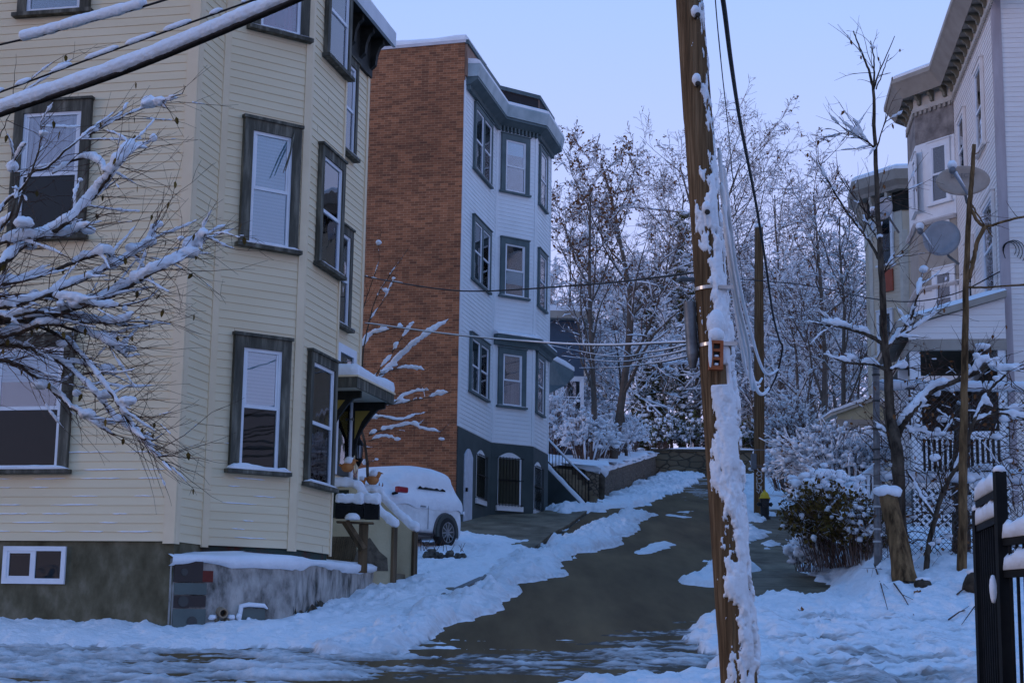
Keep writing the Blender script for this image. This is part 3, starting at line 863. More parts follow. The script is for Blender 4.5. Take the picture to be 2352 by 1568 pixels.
# windows of the bay's angled face
for (q, up, lo, sn_, nm) in (
    (((537, 768), (663, 787), (655, 1092), (520, 1070)), 'blind', 'screen', .10, .52),
    (((558, 272), (690, 300), (676, 578), (545, 558)), 'blind', 'blind', .045, .5),
    (((583, -195), (716, -160), (702, 92), (574, 62)), 'curtain', 'red', .02, .5)):
    t0, t1, z0, z1 = pxrect(wB, *q)
    window(cream, wB, t0, t1, z0, z1, grey_trim, vinyl_white, up, lo, cw=.138, sillsnow=sn_, mid=nm, head=.01)
for (q, up, lo, sn_) in (
    (((705, 797), (765, 842), (757, 1122), (694, 1105)), 'curtain', 'screen', .05),
    (((733, 325), (783, 385), (776, 640), (718, 595)), 'dark', 'curtain', .03),
    (((752, -120), (803, -55), (794, 180), (738, 120)), 'blind', 'blind', .0)):
    t0, t1, z0, z1 = pxrect(wC, *q)
    window(cream, wC, t0, t1, z0, z1, grey_trim, vinyl_white, up, lo, cw=.12, sillsnow=sn_)
for (tr, br) in (((817, 152), (808, 366)), ((804, 535), (795, 757))):
    a, b = wF2.hit(*tr), wF2.hit(*br); t1 = (a[0] + b[0]) / 2
    window(cream, wF2, t1 - .82, t1, b[1], a[1], grey_trim, vinyl_white, 'curtain', 'dark', cw=.12, sillsnow=.02)
for (q, up, lo, sn_) in (
    (((37, 240), (217, 232), (196, 543), (25, 548)), 'curtain', 'screen', .0),
    (((-20, 776), (175, 770), (160, 1080), (-40, 1078)), 'half', 'screen', .06),
    (((62, -290), (226, -300), (212, 24), (50, 36)), 'half', 'dark', .0)):
    t0, t1, z0, z1 = pxrect(wA, *q)
    window(cream, wA, t0, t1, z0, z1, grey_trim, vinyl_white, up, lo, cw=.135, sillsnow=sn_)
# sliding cellar window in the stucco foundation
wS = Wall(wA.p - wA.n * .03, wA.d)
t0, t1, z0, z1 = pxrect(wS, (10, 1254), (155, 1254), (148, 1340), (6, 1340))
m = MB()
for a in ((t0, t0 + .06, z0, z1), (t1 - .06, t1, z0, z1), (t0 + .06, t1 - .06, z1 - .06, z1), (t0 + .06, t1 - .06, z0, z0 + .07)): wS.box(m, a[0], a[1], -.01, .035, a[2], a[3])
cw_ = build("cellar_window", m, vinyl_white, cream)
m = MB(); tm = (t0 + t1) / 2
wS.box(m, tm - .025, tm + .02, -.01, .03, z0 + .07, z1 - .06)
for a, b in ((t0 + .06, tm - .025),):
    wS.box(m, a, a + .03, -.01, .026, z0 + .07, z1 - .06); wS.box(m, b - .03, b, -.01, .026, z0 + .07, z1 - .06)
    wS.box(m, a + .03, b - .03, -.01, .025, z1 - .09, z1 - .06); wS.box(m, a + .03, b - .03, -.01, .025, z0 + .07, z0 + .1)
build("sash", m, vinyl_white, cw_)
m = MB(); wS.box(m, t0 + .06, t1 - .06, .008, .011, z0 + .07, z1 - .06); build("pane", m, glass_screen, cw_)
m = MB(); wS.box(m, t0 + .06, t1 - .06, .002, .004, z0 + .07, z1 - .06); build("interior", m, brown_in, cw_)
# eaves over the facade: dark boxed cornice, soffit, brackets, white gutter edge
z_e = wF2.hit(848, 112)[1]
m = MB()
wF2.box(m, -1.0, lF2 + .30, -.2, .33, z_e + .15, z_e + .27); build("soffit", m, dark_wood, cream)
m = MB(); wF2.box(m, -1.0, lF2 + .02, -.1, .06, z_e - .55, z_e + .148); build("frieze", m, dark_wood, cream)
m = MB(); wF2.box(m, -1.0, lF2 + .34, .33, .39, z_e + .13, z_e + .40); build("gutter", m, mottled("white_gutter", (.55, .58, .62), (.68, .70, .74), 2, .5), cream)
for k in range(3):
    m = MB(); t = lF2 - .12 - k * .62
    pr = [wF2.at(t, .06, z_e + .148), wF2.at(t, .29, z_e + .148), wF2.at(t, .29, z_e + .04), wF2.at(t, .22, z_e - .02), wF2.at(t, .17, z_e - .16), wF2.at(t, .15, z_e - .34), wF2.at(t, .06, z_e - .42)]
    m.extrude(pr, wF2.d * .11); build("bracket", m, dark_wood, cream)
m = MB(); snow_slab(m, [tuple(wF2.at(a, b, 0).xy) for a, b in ((-1, -3), (lF2 + .3, -3), (lF2 + .3, .36), (-1, .36))], z_e + .40, .10, rng); 
build("roof_snow", m, snow, cream, smooth=True)
m = MB(); wF2.box(m, -6, lF2 + .28, -8.8, .32, z_e + .28, z_e + .38); build("roof", m, roof_dark, cream)
# hanging broken trim strips at the middle window
m = MB()
for (a, b, o1, o2) in (((673, 300), (632, 405), .16, .24), ((668, 318), (640, 400), .12, .2)):
    ha, hb = wB.hit(*a), wB.hit(*b)
    m.tube([wB.at(ha[0], .06, ha[1]), wB.at((ha[0] + hb[0]) / 2, (o1 + o2) / 2, (ha[1] + hb[1]) / 2), wB.at(hb[0], o2, hb[1])], [.014, .012, .006], 4)
build("loose_trim", m, grey_trim, cream)
# door, canopy
ht = [wF2.hit(800, 955), wF2.hit(800, 1098)]
dt1 = ht[0][0] + .18
zl = wF2.hit(790, 1096)[1]
m = MB()
for a in ((dt1 - 1.0, dt1 - .86, zl, zl + 2.2), (dt1 - .14, dt1, zl, zl + 2.2), (dt1 - .86, dt1 - .14, zl + 2.06, zl + 2.2)): wF2.box(m, a[0], a[1], .012, .06, a[2], a[3])
dr = build("door", m, vinyl_white, cream)
m = MB(); wF2.box(m, dt1 - .86, dt1 - .14, .016, .03, zl, zl + 2.06); build("door_leaf", m, dark_in, dr)
m = MB(); wF2.box(m, dt1 - .86, dt1 - .14, .031, .034, zl + .2, zl + 2.0); build("pane", m, glass, dr)
m = MB(); m.lathe(wF2.at(dt1 - .2, .04, zl + 1.0), [(.0, 0), (.012, .0), (.012, .03), (.028, .04), (.028, .06), (0, .07)], 10, wF2.n); build("handle", m, galv, dr)
# ------------------------------------------------------------------ canopy, stairs, planters, letterboxes of the cream house
zc0, zc1 = 3.73, 3.90; cd = .74; ct0, ct1 = 5.05, 7.12
# the canopy belongs to the house
wF = Wall(xy(C0), UD)
m = MB(); wF.box(m, ct0 + .02, ct1 - .02, .0, cd - .03, zc0 + .03, zc0 + .06); can = build("canopy", m, mottled("canopy_soffit", (.42, .40, .33), (.52, .50, .42), 3, .6), cream)
m = MB(); wF.box(m, ct0, ct1, cd - .03, cd, zc0, zc1); wF.box(m, ct0, ct0 + .03, .0, cd - .031, zc0, zc1); wF.box(m, ct1 - .03, ct1, .0, cd - .031, zc0, zc1)
build("fascia", m, grey_trim, can)
m = MB(); wF.box(m, ct0 - .02, ct1 + .02, .0, cd + .02, zc1 + .001, zc1 + .03); build("roof_edge", m, trim_cream, can)
m = MB(); snow_slab(m, [tuple(wF.at(a, b, 0).xy) for a, b in ((ct0, 0), (ct1, 0), (ct1, cd), (ct0, cd))], zc1 + .031, .20, rng, .22, .12, .1)
build("roof_snow", m, snow, can, smooth=True)
for tb in (5.62, 6.98):
    m = MB()
    pr = [wF.at(tb, .02, zc0 + .03), wF.at(tb, .62, zc0 + .03), wF.at(tb, .62, zc0 - .08), wF.at(tb, .50, zc0 - .10), wF.at(tb, .40, zc0 - .2), wF.at(tb, .24, zc0 - .42), wF.at(tb, .15, zc0 - .6), wF.at(tb, .11, zc0 - .85), wF.at(tb, .02, zc0 - .95), ]
    inner = [wF.at(tb, .02, zc0 - .85)]
    m.extrude(pr, wF.d * .07); build("bracket", m, dark_wood, can)
    m = MB(); pr = [wF.at(tb - .005, .10, zc0 - .12), wF.at(tb - .005, .36, zc0 - .12), wF.at(tb - .005, .22, zc0 - .3), wF.at(tb - .005, .10, zc0 - .6)]
    m.extrude(pr, wF.d * .08); build("bracket_panel", m, plain("ochre_panel", (.30, .22, .04), .6), can)
# lantern on the wall by the door
lp = wF.at(7.16, .13, 2.93)
ln = thing("wall_lantern", wF.at(7.16, .02, 2.93), "dark wall lantern with glass sides beside the front door under the canopy", "lantern")
m = MB(); m.lathe(lp, [(0, -.26), (.02, -.24), (.05, -.18), (.07, -.14), (.075, -.12), (.06, -.11), (.055, -.11)], 8); m.lathe(lp, [(.062, .12), (.085, .12), (.05, .19), (.02, .22), (.012, .27), (0, .28)], 8)
for k in range(8):
    an = 2 * math.pi * k / 8; m.tube([lp + Vector((math.cos(an) * .056, math.sin(an) * .056, -.11)), lp + Vector((math.cos(an) * .066, math.sin(an) * .066, .12))], .006, 4)
m.tube([lp + Vector((0, 0, .27)), lp + Vector((-.02, 0, .34)), wF.at(7.16, .02, 3.2)], .01, 5)
m.tube([wF.at(7.16, .005, 3.28), wF.at(7.16, .005, 2.6)], .035, 5)
build("frame", m, black_metal, ln)
m = MB(); m.lathe(lp, [(.045, -.10), (.055, .11)], 8); build("glass", m, plain("frosted_glass", (.30, .34, .38), .3), ln)
# stairs with two parapets
st = thing("entrance_stairs", wF.at(6.6, .5, .6), "cream stucco front steps between two snow topped sloping parapets", "stairs")
m = MB()
wF.box(m, 5.86, 7.36, .06, .56, .2, 1.42)
for k in range(4): wF.box(m, 6.05, 7.05, .56 + k * .16, .56 + (k + 1) * .16, .2, 1.24 - k * .19)
build("steps", m, concrete, st)
for tp, th in ((5.86, .17), (7.06, .19)):
    zg = gz(0, wF.at(tp, 1, 0).y) - .1
    m = MB(); pr = [wF.at(tp, .07, zg), wF.at(tp, 1.14, zg), wF.at(tp, 1.14, 1.58), wF.at(tp, 1.06, 1.64), wF.at(tp, .54, 2.12), wF.at(tp, .54, 2.22), wF.at(tp, .07, 2.22)]
    m.extrude(pr, wF.d * th); pa = build("parapet", m, stucco_cream, st)
    m = MB(); wF.box(m, tp - .02, tp + th + .02, 1.142, 1.185, zg, 1.57); build("end_board", m, wood_post, pa)
    # exposed masonry where the render has come off
    if tp < 6:
        m = MB()
        pr = [wF.at(tp - .008, a, b) for a, b in ((.46, zg + .4), (.62, .78 + .55), (.78, 1.40), (.95, 1.18), (1.08, 1.08), (1.1, zg + .4))]
        m.extrude(pr, wF.d * .0075); build("bare_patch", m, mottled("bare_masonry", (.10, .085, .065), (.2, .17, .13), 9, .9, .7, 20, dist=.02), pa)
        m = MB(); wF.box(m, tp - .02, tp - .001, .09, .40, 1.72, 2.17); build("panel", m, plain("dark_green_panel", (.018, .026, .016), .6), pa)
    # snow on the parapet: flat cap, then a sausage down the slope
    m = MB(); c0 = tp + th / 2
    path = [(.05, 2.28), (.30, 2.29), (.52, 2.25), (.60, 2.12), (.80, 1.92), (.98, 1.76), (1.07, 1.68), (1.17, 1.63), (1.2, 1.58)]
    pts = [wF.at(c0, a, b) for a, b in path]
    m.tube(pts, [.09, .10, .10, .085, .09, .095, .105, .1, .05], 10); 
    wF.box(m, tp - .03, tp + th + .03, .05, .5, 2.222, 2.30)
    melt(build("snow", m, snow, pa, smooth=True), .022, .05, .12)
def bird(px, py, Y, s, label, face=1):
    p = P(px, py, Y)
    t = thing("bird_planter", p, label, "planter", "terracotta bird planters on the stair parapets")
    m = MB(); u = wF.n * face
    m.lathe(p, [(.0, 0), (.075 * s, 0), (.12 * s, .05 * s), (.135 * s, .10 * s), (.115 * s, .16 * s), (.05 * s, .19 * s), (0, .20 * s)], 16)
    a = p + u * .06 * s + Vector((0, 0, .14 * s))
    m.tube([a, a + u * .05 * s + Vector((0, 0, .05 * s)), a + u * .08 * s + Vector((0, 0, .10 * s)), a + u * .09 * s + Vector((0, 0, .13 * s))], [.07 * s, .055 * s, .05 * s, .02 * s], 10)
    m.tube([a + u * .12 * s + Vector((0, 0, .10 * s)), a + u * .17 * s + Vector((0, 0, .085 * s))], [.02 * s, .004], 6)
    m.tube([p - u * .09 * s + Vector((0, 0, .10 * s)), p - u * .19 * s + Vector((0, 0, .15 * s))], [.05 * s, .012], 6)
    build("body", m, terracotta, t, smooth=True)
    m = MB(); m.blob(p + u * .03 * s + Vector((0, 0, .22 * s)), .115 * s, .1 * s, .10 * s, rng, 10, 6, .1); build("snow_cap", m, snow, t, smooth=True)
Yp1, Yp2 = wF.at(5.95, .3, 0).y, wF.at(7.15, .3, 0).y
bird(798, 1083, Yp1, .78, "terracotta bird planter with snow cap alone on the nearer parapet by the door")
bird(856, 1112, Yp2, .80, "larger terracotta bird planter wearing a tall snow cap on the farther parapet")
bird(830, 1114, Yp2, .5, "small low terracotta bird planter at the house end of the farther parapet")
for (px, py, Y, lab) in ((815, 1118, wF.at(5.95, .5, 0).y, "grey post ornament with pink rabbit ears on the nearer parapet"), (874, 1148, wF.at(7.15, .5, 0).y, "grey post ornament with pink rabbit ears on the farther parapet")):
    p = P(px, py, Y); t = thing("rabbit_ornament", p, lab, "ornament", "rabbit ornaments on the stairs")
    m = MB(); m.lathe(p, [(.04, -.02), (.04, .13), (.03, .15), (0, .155)], 10); build("post", m, plain("grey_ornament", (.14, .14, .15), .7), t)
    m = MB()
    m.blob(p + Vector((0, 0, .18)), .035, .035, .04, rng, 8, 5, .05)
    for s_ in (-1, 1): m.tube([p + Vector((s_ * .012, 0, .20)), p + Vector((s_ * .03, 0, .26)), p + Vector((s_ * .028, 0, .30))], [.012, .013, .004], 6)
    build("rabbit", m, plain("pink_clay", (.36, .20, .17), .7), t, smooth=True)
# letterboxes on a wooden post, standing on the terrace
ym = 25.4
def mailbox(px0, px1, py0, py1, label, snowh):
    a, b = P(px0, py1, ym), P(px1, py1, ym); h = (py1 - py0) / FD * ym
    d = (b - a); L = Vector((d.x, 0, 0)).length
    t = thing("mailbox", a, label, "mailbox", "letterboxes on one wooden post")
    prof = [Vector((0, y_, z_)) for y_, z_ in ((-.1, 0), (.1, 0), (.1, h * .55), (.085, h * .8), (.05, h * .95), (0, h), (-.05, h * .95), (-.085, h * .8), (-.1, h * .55))]
    m = MB(); m.extrude([a + p for p in prof], (L, 0, 0)); bd = build("box", m, black_metal, t)
    m = MB(); m.extrude([a + Vector((L + .001, p.y * 1.06, p.z * 1.03)) for p in prof], (.018, 0, 0)); build("door", m, black_metal, t)
    m = MB(); m.box(a + Vector((L * .6, -.106, h * .35)), (.03, 0, 0), (0, -.012, 0), (0, 0, h * .5)); build("flag", m, black_metal, t)
    m = MB(); k = 12
    pts = [a + Vector((-.01 + (L + .05) * i / k, 0, h + .04 + .02 * n1(i * .3, px0, 3))) for i in range(k + 1)]
    m.tube(pts, [.06] + [.100 + .02 * n1(i * .35, px0, 8) for i in range(k - 1)] + [.05], 10); melt(build("snow_cap", m, snow, t, smooth=True), .018, .05, .1)
mailbox(771, 832, 1152, 1190, "longer black letterbox at the house end of the post, drifted with snow", .1)
mailbox(837, 868, 1153, 1192, "shorter black letterbox at the street end of the post", .08)
pp = P(833, 1292, ym)
po = thing("mailbox_post", pp, "weathered timber post and plank carrying the black letterboxes", "post")
m = MB(); s = .09
zt_ = P(833, 1196, ym).z
m.box(pp + Vector((-.07, -.05, -.15)), (.14, 0, 0), (0, .1, 0), (0, 0, zt_ - pp.z + .1)); build("post", m, wood_post, po)
m = MB(); a, b = P(795, 1198, ym), P(836, 1262, ym)
m.tube([a + Vector((0, -.11, 0)), b + Vector((0, -.11, 0))], .062, 4); build("brace", m, wood_post, po)
m = MB(); a, b = P(774, 1196, ym), P(858, 1199, ym); m.box(a + Vector((0, -.1, -.03)), b - a, (0, .2, 0), (0, 0, .028)); build("plank", m, wood_post, po)
m = MB(); m.lathe(P(811, 1194, ym) + Vector((0, -.12, 0)), [(.05, -.005), (.115, .0), (.12, .03), (.10, .07), (.06, .098), (0, .105)], 16); build("snow", m, snow, po, smooth=True)

# ------------------------------------------------------------------ retaining wall below the bay
rw = thing("retaining_wall", (C0.x, 21.3, -.2), "stained concrete retaining wall under the bay with odd coloured tiles and a clay pipe", "wall")
RA = Vector((-4.30, 21.02, 0)); RB = Vector((-2.82, 21.80, 0)); RC = Vector((-2.36, 25.1, 0)); RD = Vector((-2.02, 27.7, 0))
m = MB(); RI = [Vector((-2.5, 27.9, 0)), Vector((-4.0, 24, 0)), Vector((-4.3, 21.6, 0))]
# a front with an uneven surface
def rough_wall(m, path, z0f, z1f, seed, amp=.025, step=.06, zs=.06, back=.4):
    for i in range(len(path) - 1):
        a, b = path[i], path[i + 1]; L = (b - a).length; d = (b - a).normalized(); n = Vector((d.y, -d.x, 0))
        k = max(2, int(L / step)); kz = 18; n0 = len(m.v)
        for r in range(kz + 1):
            for c in range(k + 1):
                t = L * c / k; p = a + d * t; z0, z1 = z0f(p), z1f(p)
                z = z0 + (z1 - z0) * r / kz
                e = amp * 2 * n1(t * 2.2 + i * 9, z * 5, seed) if 0 < c < k else 0
                m.v.append(Vector((p.x, p.y, z)) + n * e)
        for r in range(kz):
            for c in range(k):
                q = n0 + r * (k + 1) + c; m.f.append((q, q + 1, q + k + 2, q + k + 1))
zt1 = lambda p: .80 + .02 * n1(p.x * 3, p.y * 3, 2) + .02 * (p.y - 21)
rough_wall(m, [RA, RB, RC, RD], lambda p: gz(p.x, p.y) - .3, zt1, 4, .008)
m.prism([(p.x, p.y) for p in (RA + Vector((0, .06, 0)), RB + Vector((-.06, .06, 0)), RC + Vector((-.06, 0, 0)), RD + Vector((-.06, 0, 0)), *RI)], -.4, .80)
w1 = build("body", m, conc_wall, rw, smooth=True, angle=40)
wR = Wall(RA, RB - RA)
def tile(px0, py0, px1, py1, mat, o=.03):
    t0, z1 = wR.hit(px0, py0); t1, z0 = wR.hit(px1, py1)
    m = MB(); wR.box(m, t0 + .004, t1 - .004, -.02, o, z0 + .004, z1 - .004); return build("tile", m, mat, rw)
for q in ((400, 1277, 439, 1337, brown_tile), (440, 1277, 464, 1337, brown_tile), (464, 1309, 488, 1337, rust_red), (399, 1337, 425, 1366, green_tile), (425, 1337, 473, 1366, green_tile),
          (398, 1366, 433, 1396, brown_tile), (433, 1366, 471, 1394, brown_tile), (396, 1396, 419, 1446, green_tile), (419, 1396, 470, 1446, green_tile), (552, 1396, 607, 1436, green_tile)):
    tile(*q)
for (px, py, r) in ((419, 1380, 12), (439, 1427, 12), (422, 1313, 8)):
    t, z = wR.hit(px, py); rr = r / FD * 21.2; c = wR.at(t, .03, z)
    m = MB(); m.lathe(c, [(rr * .82, .0), (rr, .0), (rr, .008), (rr * .82, .008)], 20, wR.n); m.lathe(c, [(0, 0), (rr * .3, 0), (rr * .3, .006), (0, .006)], 10, wR.n); build("medallion", m, plain("cast_medallion", (.05, .05, .045), .5), rw)
t, z = wR.hit(506, 1403)
m = MB(); m.lathe(wR.at(t, -.03, z), [(.045, 0), (.062, .0), (.062, .17), (.045, .17), (.045, .0)], 16, wR.n + Vector((0, 0, -.15))); build("pipe", m, plain("clay_pipe", (.30, .22, .14), .7), rw, smooth=True, angle=40)
m = MB(); m.lathe(wR.at(t, .03, z), [(0, 0), (.046, 0), (.046, .01), (0, .01)], 14, wR.n); build("pipe_bore", m, dark_in, rw)
m = MB()   # rubble and snow spilling below the pipe
for i in range(14): m.blob(wR.at(t + rng.uniform(-.08, .10), .05 + rng.random() * .06, z - .08 - rng.random() * .24), .03, .03, .03, rng, 6, 4, .3)
build("rubble", m, mottled("rubble", (.10, .08, .055), (.2, .17, .12), 12, .9), rw)
m = MB()
for i in range(16): m.blob(wR.at(t + rng.uniform(-.14, .42), .06 + rng.random() * .06, z - .06 - rng.random() * .3), rng.uniform(.025, .06), .04, rng.uniform(.03, .05), rng, 8, 5, .2)
ta_, _ = wR.hit(548, 1388); tb_, zz_ = wR.hit(612, 1392)
m.tube([wR.at(ta_, .05, zz_ - .16), wR.at(ta_ + .02, .05, zz_), wR.at(ta_ + .12, .05, zz_ + .02), wR.at(tb_ - .05, .05, zz_ + .01), wR.at(tb_, .05, zz_ - .03)], [.03, .035, .03, .028, .01], 8)
build("snow", m, snow, rw, smooth=True)
# exposed brown base at the wall corner
m = MB(); rough_wall(m, [RB + Vector((.03, -.03, 0)), RB + (RC - RB) * .52 + Vector((.03, 0, 0))], lambda p: gz(p.x, p.y) - .2, lambda p: gz(p.x, p.y) + .16 + .2 * n1(p.y * 4, 0, 8), 14, .05)
build("footing", m, mottled("brown_footing", (.04, .032, .022), (.12, .09, .06), 8, .9, .8, 20, dist=.02), rw)
# terrace snow overhanging the wall's edge
m = MB()
ou = offset_path([RA, RB, RC, RD], .05)
NT = 46; pts = []
tot = sum((ou[i + 1] - ou[i]).length for i in range(3))
for k in range(NT + 1):
    s_ = tot * k / NT
    for i in range(3):
        L = (ou[i + 1] - ou[i]).length
        if s_ <= L + 1e-6 or i == 2: pts.append(ou[i] + (ou[i + 1] - ou[i]) * min(1, s_ / L)); break
        s_ -= L
for k, p in enumerate(pts):
    inn = Vector((-.55, .33, 0)) if k < NT * .2 else Vector((-.75, .12, 0))
    zt = .80 + .02 * (p.y - 21)
    dr_ = .035 + .08 * (n1(k * .33, 1, 6) + .5)
    th = .075 + .04 * n1(k * .25, 4, 2)
    inn_n = inn.normalized()
    m.v += [p - Vector((0, 0, dr_ - zt)) + inn_n * .05, p - inn_n * .015 + Vector((0, 0, zt - dr_ * .5)), p - inn_n * .02 + Vector((0, 0, zt + th * .35)), p + inn_n * .07 + Vector((0, 0, zt + th * .9)), p + inn_n * .25 + Vector((0, 0, zt + th)), p + inn + Vector((0, 0, zt + th + .05))]
for k in range(NT):
    for j in range(5): m.f.append((k * 6 + j, (k + 1) * 6 + j, (k + 1) * 6 + j + 1, k * 6 + j + 1))
build("snow_cap", m, snow, rw, smooth=True)

# ------------------------------------------------------------------ brick house with the white bay
K0 = P(1056, 700, 43)
brk = thing("brick_house", (K0.x, K0.y, 2.4), "tall orange brick house with a white clapboard bay front and slate green basement", "house")
KV = VD; kt = 3.956; WB = azd(54)
Ka = xy(K0) + UD * kt; Kb = Ka + WB * 1.50; Kc = Kb + UD * 2.2; Kd = line_x(Kc, azd(-29), xy(K0), UD); Ke = xy(K0) + UD * 9.2
kwS = Wall(xy(K0) + KV * 9, -KV); kF = Wall(xy(K0), UD); kB = Wall(Ka, WB); kC = Wall(Kb, UD); kD = Wall(Kc, azd(-29))
zs0, zs1, zp = 5.26, 14.95, 15.82
kfoot = [xy(K0) + UD * .02, Ka, Kb, Kc, Kd, Ke, Ke + KV * 9, xy(K0) + KV * 9 + UD * .02]
m = MB(); m.prism([(p.x, p.y) for p in kfoot], 1.0, 15.3); build("wall", m, siding_white, brk)
m = MB()   # brick side wall with metre UVs
L = 9.0; n0 = 0
a, b = kwS.at(0, 0, 1.0), kwS.at(L, 0, 1.0)
m.v = [kwS.at(0, .0, 1.0), kwS.at(L + .0, .0, 1.0), kwS.at(L, .0, zp), kwS.at(0, .0, zp - .25), kwS.at(L, -.12, 1.0), kwS.at(L, -.12, zp), kwS.at(0, -.12, 1.), kwS.at(0, -.12, zp - .25)]
m.v = [v + kwS.n * .05 for v in m.v]
m.f = [(0, 1, 2, 3), (1, 4, 5, 2), (3, 2, 5, 7), (0, 3, 7, 6), (4, 6, 7, 5)]
m.uv = [(0, 0), (L, 0), (L, zp - 1), (0, zp - 1.25), (L + .12, 0), (L + .12, zp - 1), (0, 0), (0, 1)]
build("brick_wall", m, brick, brk)
m = MB(); 
for i in range(1): m.extrude([kwS.at(0, .075, zp - .245), kwS.at(L + .03, .075, zp + .005), kwS.at(L + .03, .075, zp + .085), kwS.at(0, .075, zp - .165)], kwS.n * -.3)
build("coping", m, mottled("coping_metal", (.52, .50, .52), (.62, .60, .62), 2, .5), brk)
m = MB(); k = 30
for i in range(k + 1):
    t = (L + .02) * i / k; z = zp - .16 + .25 * t / L; h = .15 + .05 * n1(t, 2, 2)
    m.v += [kwS.at(t, .07, z), kwS.at(t, .075, z + h * .6), kwS.at(t, .03, z + h), kwS.at(t, -.4, z + h * 1.1), kwS.at(t, -2.5, z + h)]
for i in range(k):
    for j in range(4): m.f.append((i * 5 + j, (i + 1) * 5 + j, (i + 1) * 5 + j + 1, i * 5 + j + 1))
m.f.append((k * 5, k * 5 + 1, k * 5 + 2, k * 5 + 3, k * 5 + 4))
build("roof_snow", m, snow, brk, smooth=True, angle=50)
m = MB()
clap(m, kF, .09, kt - .02, zs0, zs1, .118); clap(m, kB, .07, 1.43, zs0, zs1, .118); clap(m, kC, .06, 2.12, zs0, zs1, .118); clap(m, kD, .05, 2, zs0, zs1, .118)
build("siding", m, siding_white, brk)
for w, a, b in ((kF, -.03, .09), (kF, kt - .02, kt - .002), (kB, 0, .07), (kB, 1.43, 1.515), (kC, 0, .06), (kC, 2.12, 2.215), (kD, 0, .05)):
    board(brk, w, a, b, zs0 - .02, zs1 - .2, siding_white, .026 + .0004 * a)
m = MB(); kf2 = offset_path([xy(K0) + UD * .021, Ka, Kb, Kc, Kd], .012)
sweep(m, [xy(K0) + UD * .03, Ka, Kb, Kc, Kd], [(-.02, 1.0), (.02, 1.0), (.02, zs0 - .03), (-.02, zs0 - .001)]); build("basement_wall", m, slate_paint, brk)
# windows
for q in (((1090, 235), (1129, 292), (1124, 418), (1083, 392)), ((1086, 490), (1125, 540), (1121, 668), (1079, 640)), ((1080, 755), (1121, 803), (1117, 920), (1073, 893))):
    t0, t1, z0, z1 = pxrect(kF, *q); window(brk, kF, t0, t1, z0, z1, green_trim, vinyl_white, 'half' if q[0][1] < 300 else 'curtain', 'curtain' if q[0][1] < 300 else 'dark', cw=.12, twin=True, sd=.08, sillsnow=.02)
for q, lo in ((((1152, 307), (1216, 321), (1212, 449), (1147, 437)), 'dark'), (((1150, 545), (1214, 557), (1210, 688), (1145, 676)), 'half'), (((1145, 797), (1208, 807), (1203, 938), (1140, 928)), 'curtain')):
    t0, t1, z0, z1 = pxrect(kB, *q); window(brk, kB, t0, t1, z0, z1, green_trim, vinyl_white, 'half' if q[0][1] < 500 else 'dark', lo, cw=.15, sillsnow=.03 if q[0][1] > 500 else 0, sd=.08)
for q in (((1238, 335), (1256, 362), (1251, 487), (1234, 463)), ((1236, 572), (1254, 592), (1250, 715), (1231, 698)), ((1231, 807), (1249, 827), (1245, 955), (1227, 943))):
    t0, t1, z0, z1 = pxrect(kC, *q); window(brk, kC, t0, t1, z0, z1, green_trim, vinyl_white, 'curtain', 'dark', cw=.12, sd=.08)
# barred basement windows and arched door
def arched(w, t0, t1, z0, z1, name, parts_bars=True):
    m = MB(); r = (t1 - t0) / 2; k = 10; rise = min(.16, r)
    pr = [w.at(t0, .022, z0), w.at(t1, .022, z0)] + [w.at(t1 - (t1 - t0) * i / k, .022, z1 - rise + rise * math.sin(math.pi * i / k)) for i in range(k + 1)]
    m.extrude(pr, w.n * .012); o = build(name, m, white_trim, brk)
    m = MB(); cw = .07
    w.box(m, t0 + .012, t1 - cw, .036, .045, z0 + .05, z1 - rise - .02); build("pane", m, plain("dim_pane", (.03, .035, .022), .15), o)
    m = MB(); w.box(m, t0 + .012, t1 - cw, .046, .06, (z0 + z1) / 2 - .05, (z0 + z1) / 2 - .01); build("sash", m, dark_wood, o)
    if parts_bars:
        m = MB(); nb = 8
        for i in range(nb):
            t = t0 + (t1 - t0) * (i + .3) / (nb - .4); m.tube([w.at(t, .10, z0 - .02), w.at(t, .10, z1 - rise + .02)], .009, 5)
        for z in (z0 + .02, (z0 + z1) / 2 - .04, z1 - rise - .01): w.box(m, t0 - .04, t1 + .04, .108, .116, z - .012, z + .012)
        for t in (t0 - .03, t1 + .03):
            for z in (z0 + .02, z1 - rise - .01): m.tube([w.at(t, .02, z), w.at(t, .112, z)], .008, 4)
        build("window_bars", m, black_metal, o)
    m = MB(); w.box(m, t0 - .06, t1 + .06, .024, .085, z0 - .15, z0 - .002); build("sill", m, white_trim, o)
    return o
for w, q in ((kF, ((1093, 1027), (1113, 1040), (1111, 1150), (1091, 1142))), (kB, ((1143, 1037), (1197, 1042), (1194, 1165), (1141, 1158))), (kC, ((1225, 1056), (1243, 1066), (1240, 1175), (1224, 1170)))):
    t0, t1, z0, z1 = pxrect(w, *q); arched(w, t0, t1, z0, z1, "basement_window")
t0, t1, z0, z1 = pxrect(kF, (1064, 1030), (1083, 1030), (1079, 1224), (1061, 1222))
m = MB(); r = (t1 - t0) / 2; k = 10
pr = [kF.at(t0, .022, z0 - .3), kF.at(t1, .022, z0 - .3)] + [kF.at(t1 - (t1 - t0) * i / k, .022, z1 - .2 + .2 * math.sin(math.pi * i / k)) for i in range(k + 1)]
m.extrude(pr, kF.n * .03); bdoor = build("basement_door", m, plain("pale_door_paint", (.55, .60, .68), .5), brk)
m = MB(); kF.box(m, t0 + .1, t0 + .2, .054, .1, (z0 + z1) / 2 - .05, (z0 + z1) / 2 + .05); build("handle", m, black_metal, bdoor)
